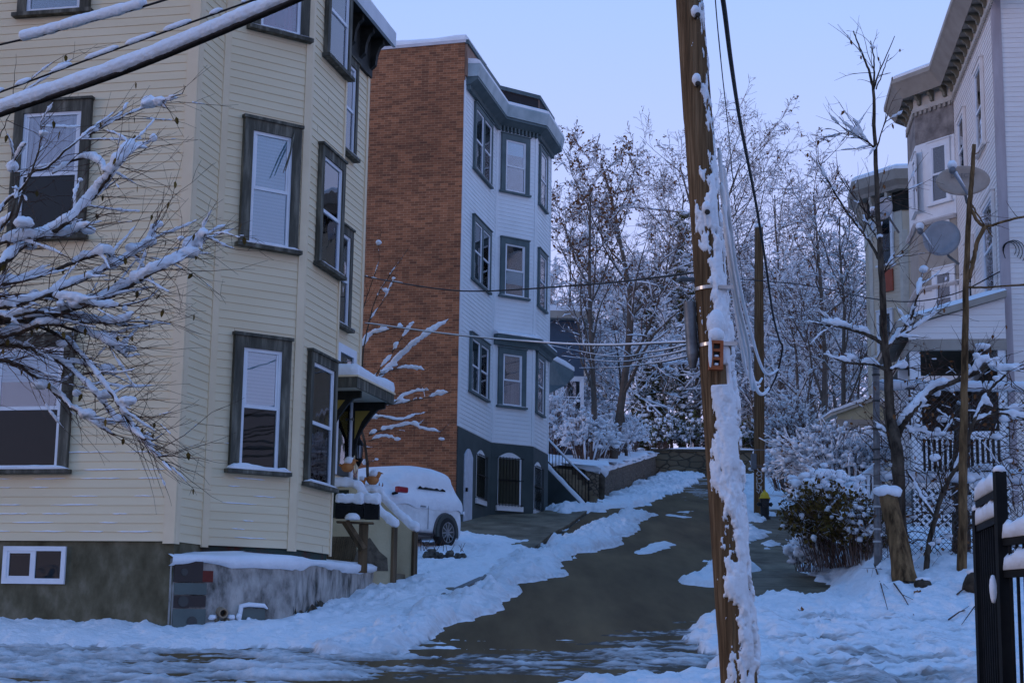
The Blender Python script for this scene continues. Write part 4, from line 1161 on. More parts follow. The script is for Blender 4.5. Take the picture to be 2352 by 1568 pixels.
# belt cornice on the bay
m = MB(); sweep(m, [Ka, Kb, Kc, Kd], [(.0, 8.10), (.10, 8.10), (.14, 8.2), (.24, 8.28), (.26, 8.38), (.0, 8.40)]); bc = build("belt_cornice", m, green_trim, brk)
m = MB(); sweep(m, [Ka, Kb, Kc, Kd], [(.0, 8.402), (.25, 8.402), (.24, 8.45), (.14, 8.50), (.0, 8.55)]); build("snow", m, snow, bc, smooth=True, angle=50)
# roof cornice
kpath = [xy(K0) + UD * .16, Ka, Kb, Kc, Kd]
m = MB(); sweep(m, kpath, [(.0, 14.68), (.12, 14.70), (.30, 14.82), (.34, 14.84), (.34, 14.90), (.0, 14.92)]); kc = build("cornice", m, green_trim, brk)
m = MB(); sweep(m, kpath, [(.0, 14.922), (.345, 14.922), (.41, 15.24), (.40, 15.28), (.0, 15.30)]); build("fascia", m, mottled("pale_blue_fascia", (.30, .38, .40), (.42, .50, .52), 2, .5), kc)
m = MB()
for i in range(len(kpath) - 2):
    a, b = kpath[i], kpath[i + 1]; L = (b - a).length; d = (b - a).normalized(); n = Vector((d.y, -d.x, 0)); k = int(L / .13)
    for j in range(k):
        p = a + d * (L * (j + .25) / k); m.box(p + n * .02 + Vector((0, 0, 14.56)), d * .06, n * .10, (0, 0, .14))
build("dentils", m, green_trim, kc)
m = MB(); sweep(m, kpath, [(.0, 15.302), (.395, 15.285), (.39, 15.36), (.28, 15.42), (.0, 15.45)]); build("snow", m, snow, kc, smooth=True, angle=50)
# parapet above it, bare boards, torn black membrane on the bay
m = MB(); sweep(m, [xy(K0), Ka, Kb, Kc, Kd], [(-.2, 14.9), (.05, 14.9), (.05, zp - .02), (-.2, zp - .02)]); build("parapet", m, copper_wood, brk)
m = MB(); sweep(m, [xy(K0) - UD * .02, Ka, Kb, Kc, Kd], [(-.25, zp - .018), (.10, zp - .018), (.10, zp + .10), (-.25, zp + .10)]); build("parapet_cap", m, green_trim, brk)
m = MB()
def torn(w, t0, t1, k, seed, o=.057):
    top, bot = [], []
    for i in range(k + 1):
        t = t0 + (t1 - t0) * i / k
        top.append(w.at(t, o, zp - .03)); bot.append(w.at(t, o + .02 * n1(t * 4, 3, seed), 15.38 + .14 * (n1(t * 3.1, 1, seed) + .3)))
    n0 = len(m.v); m.v += top + bot
    for i in range(k): m.f.append((n0 + i, n0 + i + 1, n0 + k + 2 + i, n0 + k + 1 + i))
torn(kB, .06, 1.5, 16, 3); torn(kC, .05, 1.5, 14, 5); build("torn_membrane", m, roof_dark, brk)
m = MB(); sweep(m, [xy(K0) + UD * 1.2, Ka - UD * .05], [(.052, 15.3), (.075, 15.3), (.075, zp - .03), (.052, zp - .03)]); build("flashing", m, mottled("pale_flashing", (.40, .46, .48), (.5, .56, .58), 3, .5), brk)
m = MB()
for (px, py, l) in ((1277, 352, .35), (1281, 362, .55), (1284, 350, .3)):
    p = kC.at(2.2, .5, 15.0); 
for i in range(7):
    a = kC.at(1.9 + i * .045, .39 - .01 * i, 15.25); m.tube([a, a + Vector((.01, 0, -.25)), a + Vector((.0, 0, -.3 - .35 * rng.random()))], [.012, .009, .001], 5)
build("icicles", m, mottled("ice", (.5, .6, .7), (.6, .7, .8), 5, .15), kc)
# next house hidden behind: small porch roof at its street side
m = MB(); p0 = kC.at(3.1, .35, 0)
# side steps with iron railing beside the brick house
stp = thing("side_stairs", kC.at(3.0, .3, 3.3), "slate green side stairs with a snowy string wall by the brick house", "stairs")
sA, sB = P(1247, 1057, 52.0), P(1352, 1168, 50.5)
Ls = (xy(sB) - xy(sA)).length; dS = (xy(sB) - xy(sA)).normalized(); nS = Vector((-dS.y, dS.x, 0))
m = MB(); pr = [sA + Vector((0, 0, .0)), sB + Vector((0, 0, 0)), Vector((sB.x, sB.y, 2.6)), Vector((sA.x, sA.y, 2.6))]
m.extrude([pr[0], pr[1] + Vector((-.02, 0, .05)), pr[2], pr[3]], nS * -.2 * (1 if nS.y > 0 else -1)); build("string_wall", m, slate_paint, stp)
m = MB(); k = 9
for i in range(k):
    a = sA.lerp(sB, i / k); b = sA.lerp(sB, (i + 1) / k); s_ = nS if nS.y > 0 else -nS
    m.box(Vector((a.x, a.y, 2.4)) + s_ * .0, xy(b) - xy(a), s_ * 1.1, (0, 0, b.z - 2.45))
build("steps", m, concrete, stp)
s_ = nS if nS.y > 0 else -nS
m = MB(); m.tube([sA.lerp(sB, i / 14) - s_ * .1 + Vector((0, 0, .03 + .015 * n1(i * .6, 2, 2))) for i in range(15)], [.09 + .03 * n1(i * .8, 5, 5) for i in range(15)], 8); build("snow", m, snow, stp, smooth=True)
rl = thing("stair_railing", sA, "black iron handrail with thin balusters and snow on its top beside the side stairs", "railing")
m = MB(); 
ra = [sA + Vector((0, -.02, .82)), sA.lerp(sB, .62) + Vector((0, -.02, .72)), sB + Vector((0, -.02, .86))]
ra[1] = sA.lerp(sB, .62) + Vector((0, -.02, .80))
m.tube(ra, .022, 6); m.tube([sA + Vector((0, -.02, .13)), sB + Vector((0, -.02, .13))], .016, 5)
for i in range(15):
    f = i / 14; p = sA.lerp(sB, f) + Vector((0, -.02, 0)); q = (ra[0].lerp(ra[1], f / .62) if f < .62 else ra[1].lerp(ra[2], (f - .62) / .38))
    m.tube([p, q], .011 if i not in (0, 14) else .02, 5)
build("balusters", m, black_metal, rl)
m = MB(); m.tube([r_ + Vector((0, 0, .035)) for r_ in (ra[0], ra[0].lerp(ra[1], .5), ra[1])], .035, 6); m.tube([r_ + Vector((0, 0, .03)) for r_ in (ra[1], ra[2])], .03, 6); build("snow", m, snow, rl, smooth=True)
# glazed pot by the door
pt = P(1129, 1212, 45.6)
po_ = thing("flower_pot", pt, "small teal glazed pot standing by the slate green basement wall", "pot")
m = MB(); m.lathe(pt, [(0, 0), (.085, 0), (.10, .10), (.115, .19), (.125, .19), (.125, .215), (.10, .215), (.09, .17), (0, .17)], 18); build("body", m, teal_pot, po_, smooth=True, angle=40)
m = MB(); m.lathe(pt, [(0, .15), (.10, .19), (.06, .235), (0, .24)], 14); build("snow", m, snow, po_, smooth=True)
# ------------------------------------------------------------------ white house at the right
R0 = P(2305, 700, 33); U3 = azd(7.9); W3 = azd(-32); F3 = Vector((U3.y, -U3.x, 0))
wh = thing("white_house", (R0.x, R0.y, 1.8), "pale clapboard house at the right with a bracketed taupe cornice and street porch", "house")
hF = Wall(xy(R0), U3, flip=True)             # street facade, outward is left
hN = Wall(xy(R0), F3)                        # end wall towards the camera
ht_ = 6.468; Ha = xy(R0) + U3 * ht_; Hb = Ha + W3 * 1.30; Hc = Hb + U3 * 1.85; Hd = line_x(Hc, azd(7.9 + 40), xy(R0), U3); He = xy(R0) + U3 * 12
hB = Wall(Ha, W3, flip=True); hC = Wall(Hb, U3, flip=True)
hfoot = [xy(R0), Ha, Hb, Hc, Hd, He, He + F3 * 8, xy(R0) + F3 * 8]
zw0, zw1 = 2.6, 13.2
m = MB(); m.prism([(p.x, p.y) for p in hfoot], .5, 13.75); build("wall", m, siding_grey, wh)
m = MB()
clap(m, hF, .13, ht_ - .05, zw0, zw1, .108); clap(m, hN, .13, 8, zw0, 14.0, .108)
build("siding", m, siding_grey, wh)
m = MB(); hF.box(m, 0, .125, .0, .03, zw0, zw1); hN.box(m, -.03, .16, .0, .03, zw0, 14.2); build("corner_board", m, mottled("greyish_board", (.36, .30, .30), (.50, .43, .43), 3, .7, stretch=(1, 1, .2)), wh)
# bay: white window bands between taupe panels
bands = [(zw0, 5.9, taupe), (5.9, 8.62, white_trim), (8.62, 10.25, taupe), (10.25, 12.33, white_trim), (12.33, 13.22, taupe_worn)]
hb_path = [Ha, Hb, Hc, Hd]
for z0, z1, mt in bands:
    m = MB(); sweep(m, hb_path, [(-.01, z0), (.022, z0), (.022, z1 - .002), (-.01, z1 - .002)], side=-1); build("bay_panel", m, mt, wh)
for z in (10.25, 8.55): 
    m = MB(); sweep(m, hb_path, [(.0, z - .07), (.07, z - .07), (.13, z - .01), (.13, z + .03), (.0, z + .04)], side=-1); build("band_moulding", m, mottled("pale_moulding", (.52, .49, .48), (.62, .6, .59), 3, .6), wh)
for w, q, up, lo in ((hB, ((2133, 330), (2183, 318), (2190, 458), (2138, 470)), 'blind', 'dark'), (hB, ((2143, 622), (2196, 608), (2200, 735), (2148, 750)), 'dark', 'dark'),
                     (hC, ((2100, 365), (2108, 350), (2110, 485), (2102, 500)), 'dark', 'dark')):
    t0, t1, z0, z1 = pxrect(w, *q)
    if t1 < t0: t0, t1 = t1, t0
    window(wh, w, t0, t1, z0, z1, white_trim, vinyl_white, up, lo, cw=.10, base=.04, sd=.07, depth=.03)
m = MB(); t0, t1, z0, z1 = pxrect(hB, (2140, 500), (2180, 490), (2186, 555), (2142, 568)); hB.box(m, min(t0, t1), max(t0, t1), .02, .04, z0, z1); build("panel", m, white_trim, wh)
for q in (((2244, 168), (2262, 118), (2262, 330), (2246, 368)), ((2204, 280), (2220, 240), (2222, 400), (2207, 432)), ((2262, 475), (2288, 430), (2290, 660), (2266, 700)), ((2222, 570), (2238, 530), (2240, 690), (2226, 720))):
    t0, t1, z0, z1 = pxrect(hF, *q)
    if t1 < t0: t0, t1 = t1, t0
    window(wh, hF, t0, t1, z0, z1, siding_grey, vinyl_white, 'dark', 'dark', cw=.09, sd=.08)
# cornice
hp = [xy(R0) - U3 * 1.2, Ha, Hb, Hc, Hd]
m = MB(); sweep(m, hp, [(.0, 13.20), (.05, 13.20), (.06, 13.32), (.03, 13.33), (.03, 13.62), (.0, 13.62)], side=-1); fr_ = build("frieze", m, mottled("pale_frieze", (.42, .38, .33), (.52, .48, .42), 3, .6), wh)
m = MB(); sweep(m, hp, [(-.4, 13.62), (.28, 13.62), (.31, 13.56), (.34, 13.60), (.55, 13.88), (.60, 13.93), (.60, 14.04), (-.4, 14.06)], side=-1); hc_ = build("cornice", m, taupe, wh)
m = MB(); sweep(m, hp, [(-.4, 14.062), (.59, 14.045), (.585, 14.11), (.48, 14.18), (-.4, 14.20)], side=-1); build("roof_snow", m, snow, wh, smooth=True, angle=50)
m = MB(); m.prism([(p.x, p.y) for p in [xy(R0), Ha, Hb, Hc, Hd, He, He + F3 * 8, xy(R0) + F3 * 8]], 13.751, 14.03); build("roof", m, roof_dark, wh)
cnt = 0
for i in range(len(hp) - 2):
    a, b = hp[i], hp[i + 1]; L = (b - a).length; d = (b - a).normalized(); n = Vector((-d.y, d.x, 0)); k = max(2, int(round(L / .5)))
    for j in range(k):
        p = a + d * (L * (j + .5) / k - .04); mm = MB()
        pr = [p + n * o + Vector((0, 0, z)) for o, z in ((.035, 13.618), (.27, 13.618), (.27, 13.56), (.22, 13.55), (.17, 13.49), (.12, 13.45), (.10, 13.36), (.035, 13.34))]
        mm.extrude(pr, d * .09); build("bracket", mm, plain("olive_bracket", (.20, .18, .13), .6), wh); cnt += 1
m = MB()
for i in range(len(hp) - 2):
    a, b = hp[i], hp[i + 1]; L = (b - a).length; d = (b - a).normalized(); n = Vector((-d.y, d.x, 0)); k = int(L / .16)
    for j in range(k):
        p = a + d * (L * (j + .3) / k); m.box(p + n * .03 + Vector((0, 0, 13.10)), d * .075, n * .035, (0, 0, .11))
build("dentils", m, taupe, wh)
# pipes and meter wires on the corner
for k, (a, o) in enumerate(((.34, .05), (.22, .04))):
    m = MB(); m.tube([hF.at(a, o + .03, 6.6), hF.at(a, o + .03, 4.5), hF.at(a, o + .03, 2.2)], .035 if k == 0 else .02, 8)
    build("downpipe", m, plain("grey_pipe", (.38, .36, .36), .5), wh)
m = MB()
for k in range(4):
    c = P(2318 + k * 4, 562 + k * 2, 32.9); r = .14 + .03 * k
    m.tube([c + Vector((r * math.cos(an), 0, r * 1.1 * math.sin(an) - .1)) for an in [math.pi * (1.05 - i * .13) + .4 for i in range(12)]], .008, 4)
build("wire_coil", m, cable_black, wh)
# porch on the street side
pz = 3.05
pA = hF
def pbox(t0, t1, o0, o1, z0, z1, mt, name, par=None):
    m = MB(); hF.box(m, t0, t1, o0, o1, z0, z1); return build(name, m, mt, par or porch)
porch = thing("porch", hF.at(2, 1, 1.8), "open street porch of the pale house with sloping snowy roof and slim columns", "porch")
pd, pt0, pt1 = 1.95, -.35, 4.6
pbox(pt0, pt1, .02, pd, pz - .16, pz, siding_grey, "deck")
m = MB(); zh, zl = 6.78, 6.16
pr = [hF.at(pt0 - .1, .0, zh), hF.at(pt0 - .1, pd + .25, zl), hF.at(pt0 - .1, pd + .25, zl + .13), hF.at(pt0 - .1, .0, zh + .13)]
m.extrude(pr, U3 * (pt1 - pt0 + .2)); build("roof", m, taupe, porch)
m = MB(); kx = 14; ky = 20
for i in range(kx + 1):
    o = (pd + .27) * i / kx; zz = zh + (zl - zh) * (o / (pd + .25)) + .132
    for j in range(ky + 1):
        t = pt0 - .1 + (pt1 - pt0 + .2) * j / ky
        e = min(1, min(kx - i, j, ky - j) / 1.2)
        m.v.append(hF.at(t, o, zz + e * (.13 + .06 * n1(t * 1.3, o * 2, 6))))
for i in range(kx):
    for j in range(ky): q = i * (ky + 1) + j; m.f.append((q, q + 1, q + ky + 2, q + ky + 1))
build("roof_snow", m, snow, porch, smooth=True)
pbox(pt0, pt1, pd - .14, pd, 5.70, 5.92, taupe, "beam"); pbox(pt0, pt0 + .12, .02, pd - .142, 5.70, 5.92, taupe, "beam")
m = MB(); wG_ = Wall(hF.at(pt0, 0, 0), hF.n); 
pr = [hF.at(pt0 + .02, .03, 5.921), hF.at(pt0 + .02, pd, 5.921), hF.at(pt0 + .02, pd + .05, zl + .03), hF.at(pt0 + .02, .03, zh - .01)]
m.extrude(pr, U3 * .05)
for k in range(7):
    z = 5.93 + k * .125; lim = (zh - z) / (zh - zl) * pd
    if lim > .1: m.extrude([hF.at(pt0 + .02, .03, z), hF.at(pt0 + .02, min(pd, lim), z), hF.at(pt0 + .02, min(pd, lim), z + .012), hF.at(pt0 + .02, .03, z + .012)], U3 * -.012)
build("gable", m, siding_grey, porch)
for t in (pt0 + .06, 2.2, pt1 - .1):
    pbox(t, t + .2, pd - .22, pd - .02, pz, 5.70, white_trim, "column")
pbox(pt0 + .03, pt0 + .17, .03, .2, pz, 5.70, white_trim, "column")
m = MB(); hF.box(m, pt0, pt1, .03, .04, pz, 5.69); build("wall_shade", m, plain("porch_wall_shade", (.035, .028, .018), .8), porch)  # dark sheet over the pale wall stands for the porch's shade
m = MB(); hF.box(m, pt1 - .06, pt1 - .02, .05, pd - .25, pz, 5.69); build("shade_panel", m, plain("porch_end_shade", (.04, .032, .02), .8), porch)  # dark panel added at the open end to shade the porch interior
m = MB(); hF.box(m, pt0 + .14, pt1, .05, pd - .15, 5.93, 5.97); build("ceiling", m, plain("porch_ceiling_shade", (.10, .085, .06), .8), porch)  # ceiling coloured dark to stand for the shaded interior
m = MB()
hF.box(m, pt0 + .06, pt0 + .12, .22, pd - .24, pz + .84, pz + .93); hF.box(m, pt0 + .06, pt0 + .12, .22, pd - .24, pz + .06, pz + .12)
for i in range(14): hF.box(m, pt0 + .07, pt0 + .11, .27 + i * .105, .31 + i * .105, pz + .121, pz + .839)
rb = build("railing", m, white_trim, porch)
m = MB(); hF.box(m, pt0 + .05, pt0 + .13, .22, pd - .24, pz + .932, pz + 1.0); build("snow", m, snow, rb, smooth=True)
m = MB()
hF.box(m, pt0 + .3, pt1 - .1, pd - .12, pd - .06, pz + .84, pz + .93); 
for i in range(34): hF.box(m, pt0 + .35 + i * .125, pt0 + .39 + i * .125, pd - .11, pd - .07, pz, pz + .839)
build("railing", m, white_trim, porch)
m = MB()   # lattice skirt facing the camera
def latt(wl, t0, t1, z0, z1, m, s=.16, o=.03):
    def clipd(t, z, dz):
        pass
    h = z1 - z0; k = int((t1 - t0 + h) / s) + 2
    for sg in (1, -1):
        for i in range(k):
            c = t0 - h + i * s if sg > 0 else t0 + i * s
            ta, za, tb, zb = c, z0, c + sg * h, z1
            pts = []
            lo, hi = (0, 1)
            dt = tb - ta
            if dt > 0: lo, hi = max(0, (t0 - ta) / dt), min(1, (t1 - ta) / dt)
            else: lo, hi = max(0, (t1 - ta) / dt), min(1, (t0 - ta) / dt)
            if hi - lo < .03: continue
            a = wl.at(ta + dt * lo, o + .008 * sg, z0 + h * lo); b = wl.at(ta + dt * hi, o + .008 * sg, z0 + h * hi)
            v = (b - a).normalized(); p_ = v.cross(wl.n).normalized() * .026
            m.box(a - p_, b - a, p_ * 2, wl.n * .006)
wl = Wall(hF.at(pt0, 0, 0), hF.n)
wl.n = -U3
latt(wl, .05, pd, 1.75, pz - .17, m); lt = build("lattice", m, white_trim, porch)
m = MB(); hF.box(m, pt0 + .05, pt0 + .4, .05, pd, 1.2, pz - .17); build("deck_shade", m, dark_in, porch)  # dark block behind the lattice stands for shade under the deck
# stairs from the porch towards the street with a white balustrade
bs = thing("stair_balustrade", P(1960, 1120, 34), "white wooden stair balustrade sloping down from the porch behind the bushes", "balustrade")
a, b = P(1955, 1120, 34), P(2012, 1078, 34.5)
m = MB(); m.box(a, b - a, (0, .09, 0), (0, 0, .07)); m.box(a + Vector((0, 0, -.75)), b - a, (0, .09, 0), (0, 0, .06))
for i in range(5):
    p = a.lerp(b, (i + .3) / 4.8); m.box(p + Vector((-.02, .02, -.75)), (.055, 0, 0), (0, .05, 0), (0, 0, .75))
build("balusters", m, white_trim, bs)
m = MB(); m.tube([a + Vector((0, .04, .09)), b + Vector((0, .04, .09))], .045, 6); build("snow", m, snow, bs, smooth=True)

# ------------------------------------------------------------------ tan house farther up on the right
T0 = xy(P(2075, 600, 48)); uT, wT = azd(7.9), azd(-32); fT = Vector((uT.y, -uT.x, 0))
tan = thing("tan_house", (T0.x, T0.y, 3), "tan clapboard house with its own bracketed bay, partly behind the pale house", "house")
Tb = T0 + wT * 1.38; Tc = Tb + uT * 1.8; Td = Tc + azd(48) * 1.7; 
tfoot = [T0 + fT * 7, T0, Tb, Tc, Td, Td + fT * 7]
m = MB(); m.prism([(p.x, p.y) for p in tfoot], 2, 13.4); build("wall", m, siding_tan, tan)
tN, tB, tC = Wall(T0, fT), Wall(T0, wT, flip=True), Wall(Tb, uT, flip=True)
m = MB(); clap(m, tN, .12, 4, 4, 12.6, .12); clap(m, tB, .12, 1.25, 4, 12.0, .12); clap(m, tC, .1, 1.75, 4, 12.0, .12); build("siding", m, siding_tan, tan)
m = MB(); sweep(m, [T0, Tb, Tc], [(-.01, 12.0), (.03, 12.0), (.03, 12.6), (-.01, 12.6)], side=-1); build("bay_panel", m, mottled("cream_panel", (.50, .46, .38), (.60, .56, .46), 2, .6), tan)
pale_ = plain("pale_trim", (.60, .53, .43), .6)
for w_, a_, b_ in ((tN, -.02, .14), (tB, 0, .12), (tB, 1.25, 1.40), (tC, -.01, .1)):
    m = MB(); w_.box(m, a_, b_, 0, .03, 4, 12.0); build("corner_board", m, pale_, tan)
tp_ = [T0 + fT * 3, T0, Tb, Tc]
m = MB(); sweep(m, tp_, [(-.1, 13.2), (.30, 13.2), (.34, 13.3), (.50, 13.45), (.54, 13.75), (-.1, 13.75)], side=-1); build("cornice", m, taupe, tan)
m = MB(); sweep(m, tp_, [(-.4, 13.752), (.53, 13.752), (.52, 13.85), (.4, 13.93), (-.4, 13.93)], side=-1); build("roof_snow", m, snow, tan, smooth=True, angle=50)
m = MB(); sweep(m, tp_, [(-.01, 12.6), (.05, 12.6), (.05, 13.2), (-.01, 13.2)], side=-1); build("frieze", m, dark_wood, tan)
for i in range(3):
    a, b = tp_[i], tp_[i + 1]; L = (b - a).length; d = (b - a).normalized(); n = Vector((-d.y, d.x, 0)); k = max(2, int(L / .55))
    for j in range(k):
        p = a + d * (L * (j + .5) / k); mm = MB()
        mm.extrude([p + n * o + Vector((0, 0, z)) for o, z in ((.05, 13.198), (.28, 13.198), (.28, 13.05), (.22, 12.95), (.18, 12.7), (.05, 12.62))], d * .1); build("bracket", mm, plain("pale_bracket", (.45, .4, .32), .6), tan)
for q in (((2020, 497), (2054, 492), (2056, 605), (2020, 610)), ((2018, 715), (2054, 712), (2056, 812), (2020, 816))):
    t0, t1, z0, z1 = pxrect(tB, *q)
    if t1 < t0: t0, t1 = t1, t0
    window(tan, tB, t0, t1, z0, z1, white_trim, grey_trim, 'half', 'dark', cw=.1, base=.04, mid=.3)
m = MB(); t0, t1, z0, z1 = pxrect(tB, (2028, 622), (2054, 618), (2054, 668), (2028, 672)); tB.box(m, min(t0, t1), max(t0, t1), .03, .07, z0, z1); build("orange_panel", m, orange_red, tan)
m = MB(); z0 = P(2035, 885, 47).z; tB.box(m, .3, .42, .03, .07, z0 - 1, z0 + .3); build("orange_panel", m, orange_red, tan)
# its little entrance hood
hd = thing("porch_hood", P(1960, 985, 45), "small tan gabled porch hood under snow behind the grey fence pipe", "porch")
a, b, c = P(1908, 948, 45), P(2008, 912, 45), P(2060, 945, 45)
m = MB(); m.extrude([a, b, b + Vector((0, 0, -.09)), a + Vector((0, 0, -.09))], (0, 2, 0)); m.extrude([b, c, c + Vector((0, 0, -.09)), b + Vector((0, 0, -.09))], (0, 2, 0)); build("roof", m, mottled("hood_roof", (.4, .36, .3), (.5, .46, .38), 3, .6), hd)
m = MB()
for (p, q) in ((a, b), (b, c)): m.extrude([p + Vector((-.02, -.04, .002)), q + Vector((0, -.04, .002)), q + Vector((0, -.04, .11)), p + Vector((.03, -.04, .09))], (0, 2.05, 0))
build("roof_snow", m, snow, hd)
m = MB(); zz = P(1960, 962, 45).z
m.extrude([Vector((a.x + .2, 45.1, zz)), Vector((c.x - .1, 45.1, zz)), Vector((c.x - .1, 45.1, c.z - .1)), b + Vector((0, .1, -.1)), Vector((a.x + .2, 45.1, a.z + .0))], (0, .08, 0)); build("gable", m, mottled("yellowish_boards", (.42, .36, .22), (.5, .44, .28), 3, .6), hd)
m = MB(); m.box((a.x + .2, 45.02, zz - .22), (c.x - a.x - .3, 0, 0), (0, .15, 0), (0, 0, .215)); build("beam", m, taupe, hd)
for x in (a.x + .25, c.x - .5):
    m = MB(); m.box((x, 45.04, 3.4), (.14, 0, 0), (0, .14, 0), (0, 0, zz - .225 - 3.4)); build("column", m, plain("grey_column", (.3, .3, .3), .6), hd)

# ------------------------------------------------------------------ houses beyond the trees
def far_house(name, label, px0, px1, pyb, pyt, Y, depth, mat, roofsnow=True, gable=False, cols=3, rows=2, groups=None):
    a, b = P(px0, pyb, Y), P(px1, pyb, Y); zt = P((px0 + px1) / 2, pyt, Y).z; zb = min(a.z, b.z)
    t = thing(name, (a.x, Y, zb), label, "house")
    w = Wall(Vector((a.x, Y, 0)), Vector((1, 0, 0)))
    Lx = b.x - a.x
    m = MB(); m.box((a.x, Y, zb - 2), (Lx, 0, 0), (0, depth, 0), (0, 0, zt - zb + 2)); build("wall", m, mat, t)
    if gable:
        rz = Lx * .28
        m = MB(); pr = [Vector((a.x - .4, Y - .35, zt - .15)), Vector((a.x + Lx / 2, Y - .35, zt + rz)), Vector((b.x + .4, Y - .35, zt - .15)), Vector((b.x + .4, Y - .35, zt - .3)), Vector((a.x + Lx / 2, Y - .35, zt + rz - .18)), Vector((a.x - .4, Y - .35, zt - .3))]
        m.extrude(pr, (0, depth + .7, 0)); rf = build("roof", m, roof_dark, t)
        m = MB(); m.extrude([Vector((a.x, Y + .0, zt)), Vector((b.x, Y, zt)), Vector((a.x + Lx / 2, Y, zt + rz - .18))], (0, .2, 0)); build("gable", m, mat, t)
        m = MB(); pr = [p + Vector((0, -.03, .002)) for p in pr[:3]] + [pr[2] + Vector((0, -.03, .16)), pr[1] + Vector((0, -.03, .17)), pr[0] + Vector((0, -.03, .16))]
        m.extrude(pr, (0, depth + .7, 0)); build("roof_snow", m, snow, t)
    else:
        m = MB(); m.box((a.x - .4, Y - .5, zt), (Lx + .8, 0, 0), (0, depth + 1, 0), (0, 0, .3)); build("roof", m, taupe, t)
        m = MB(); m.box((a.x - .4, Y - .5, zt + .302), (Lx + .8, 0, 0), (0, depth + 1, 0), (0, 0, .2)); build("roof_snow", m, snow, t)
    for r in range(rows):
        for c in range(cols):
            t0 = Lx * (c + .5) / cols - .5; z0 = zb + .9 + r * 2.9
            if z0 + 1.5 > zt: continue
            window(t, w, t0, t0 + 1., z0, z0 + 1.5, white_trim, vinyl_white, 'dark', 'dark', cw=.1)
    return t, w, zb, zt
far_house("slate_blue_house", "slate blue house seen through branches just past the brick house", 1228, 1340, 1000, 735, 66, 7, blue_siding, gable=False, cols=2, rows=2)
far_house("beige_house", "beige gabled house glimpsed among the bare trees behind the leafless pair", 1345, 1425, 890, 760, 104, 7, beige_far, gable=True, cols=2, rows=1)
t_, w_, zb_, zt_ = far_house("balcony_house", "beige house with stacked balconies behind the farther utility pole", 1690, 1880, 960, 660, 100, 9, beige_far, cols=4, rows=3)
for k in range(2):
    z = zb_ + 3.1 + k * 2.5
    m = MB(); w_.box(m, .6, 4.4, 0, 1.3, z, z + .18); bl = build("balcony", m, plain("balcony_wood", (.28, .24, .16), .7), t_)
    m = MB(); w_.box(m, .6, 4.4, 1.22, 1.28, z + 1.0, z + 1.07)
    for i in range(26): w_.box(m, .6 + i * .147, .63 + i * .147, 1.23, 1.27, z + .18, z + 1.0)
    build("railing", m, white_trim, bl)
# porch roof of the slate blue house poking out beside the brick bay
ov = thing("porch_roof", P(1290, 860, 56), "dark bracketed porch roof edged with snow beside the brick house's bay", "porch")
a, b, c = P(1258, 826, 56.5), P(1318, 858, 55), P(1262, 812, 62)
m = MB(); m.extrude([P(1255, 815, 56.5), P(1318, 852, 55), P(1318, 866, 55), P(1300, 884, 55.2), P(1255, 884, 56.4)], Vector((-1.2, 5, .0))); build("body", m, green_trim, ov)
m = MB(); m.extrude([P(1254, 813, 56.4), P(1320, 851, 54.9), P(1319, 843, 54.9), P(1300, 829, 55.4), P(1254, 805, 56.4)], Vector((-1.2, 5, .0))); build("snow", m, snow, ov)
# ------------------------------------------------------------------ stone walls along and across the road
sw = thing("stone_wall", (3.1, 54.6, 4.1), "low cobbled stone wall running uphill along the left edge of the road", "wall")
sa, sb_ = Vector((2.95, 54.3, 0)), Vector((7.35, 82.6, 0))
m = MB(); d = (sb_ - sa).normalized(); n = Vector((-d.y, d.x, 0))
k = 40
for i in range(k + 1):
    p = sa.lerp(sb_, i / k); zb = gz(p.x, p.y) - .3; zt = gz(p.x, p.y) + 1.06 + .03 * n1(i * .7, 1, 3)
    e = .05 * n1(i * .9, 2, 5)
    m.v += [Vector((p.x, p.y, zb)) - n * e, Vector((p.x, p.y, (zb + zt) / 2)) - n * (e + .05 * n1(i * 1.3, 4, 5)), Vector((p.x, p.y, zt)), Vector((p.x, p.y, zt)) + n * .45, Vector((p.x, p.y, zb)) + n * .45]
for i in range(k):
    for j in range(4): m.f.append((i * 5 + j, (i + 1) * 5 + j, (i + 1) * 5 + j + 1, i * 5 + j + 1))
m.f.append((4, 3, 2, 1, 0))
build("body", m, stone_rough, sw)
m = MB()
for i in range(k + 1):
    p = sa.lerp(sb_, i / k); z = gz(p.x, p.y) + 1.03; h = .17 + .10 * n1(i * .6, 7, 3); o = .08 * n1(i * .8, 9, 3) + .05
    m.v += [Vector((p.x, p.y, z - .05)) - n * (o - .02), Vector((p.x, p.y, z + h * .6)) - n * (o + .03), Vector((p.x, p.y, z + h)) + n * .1, Vector((p.x, p.y, z + h + .1)) + n * 1.3]
for i in range(k):
    for j in range(3): m.f.append((i * 4 + j, (i + 1) * 4 + j, (i + 1) * 4 + j + 1, i * 4 + j + 1))
m.f.append((3, 2, 1, 0)); build("snow_cap", m, snow, sw, smooth=True)
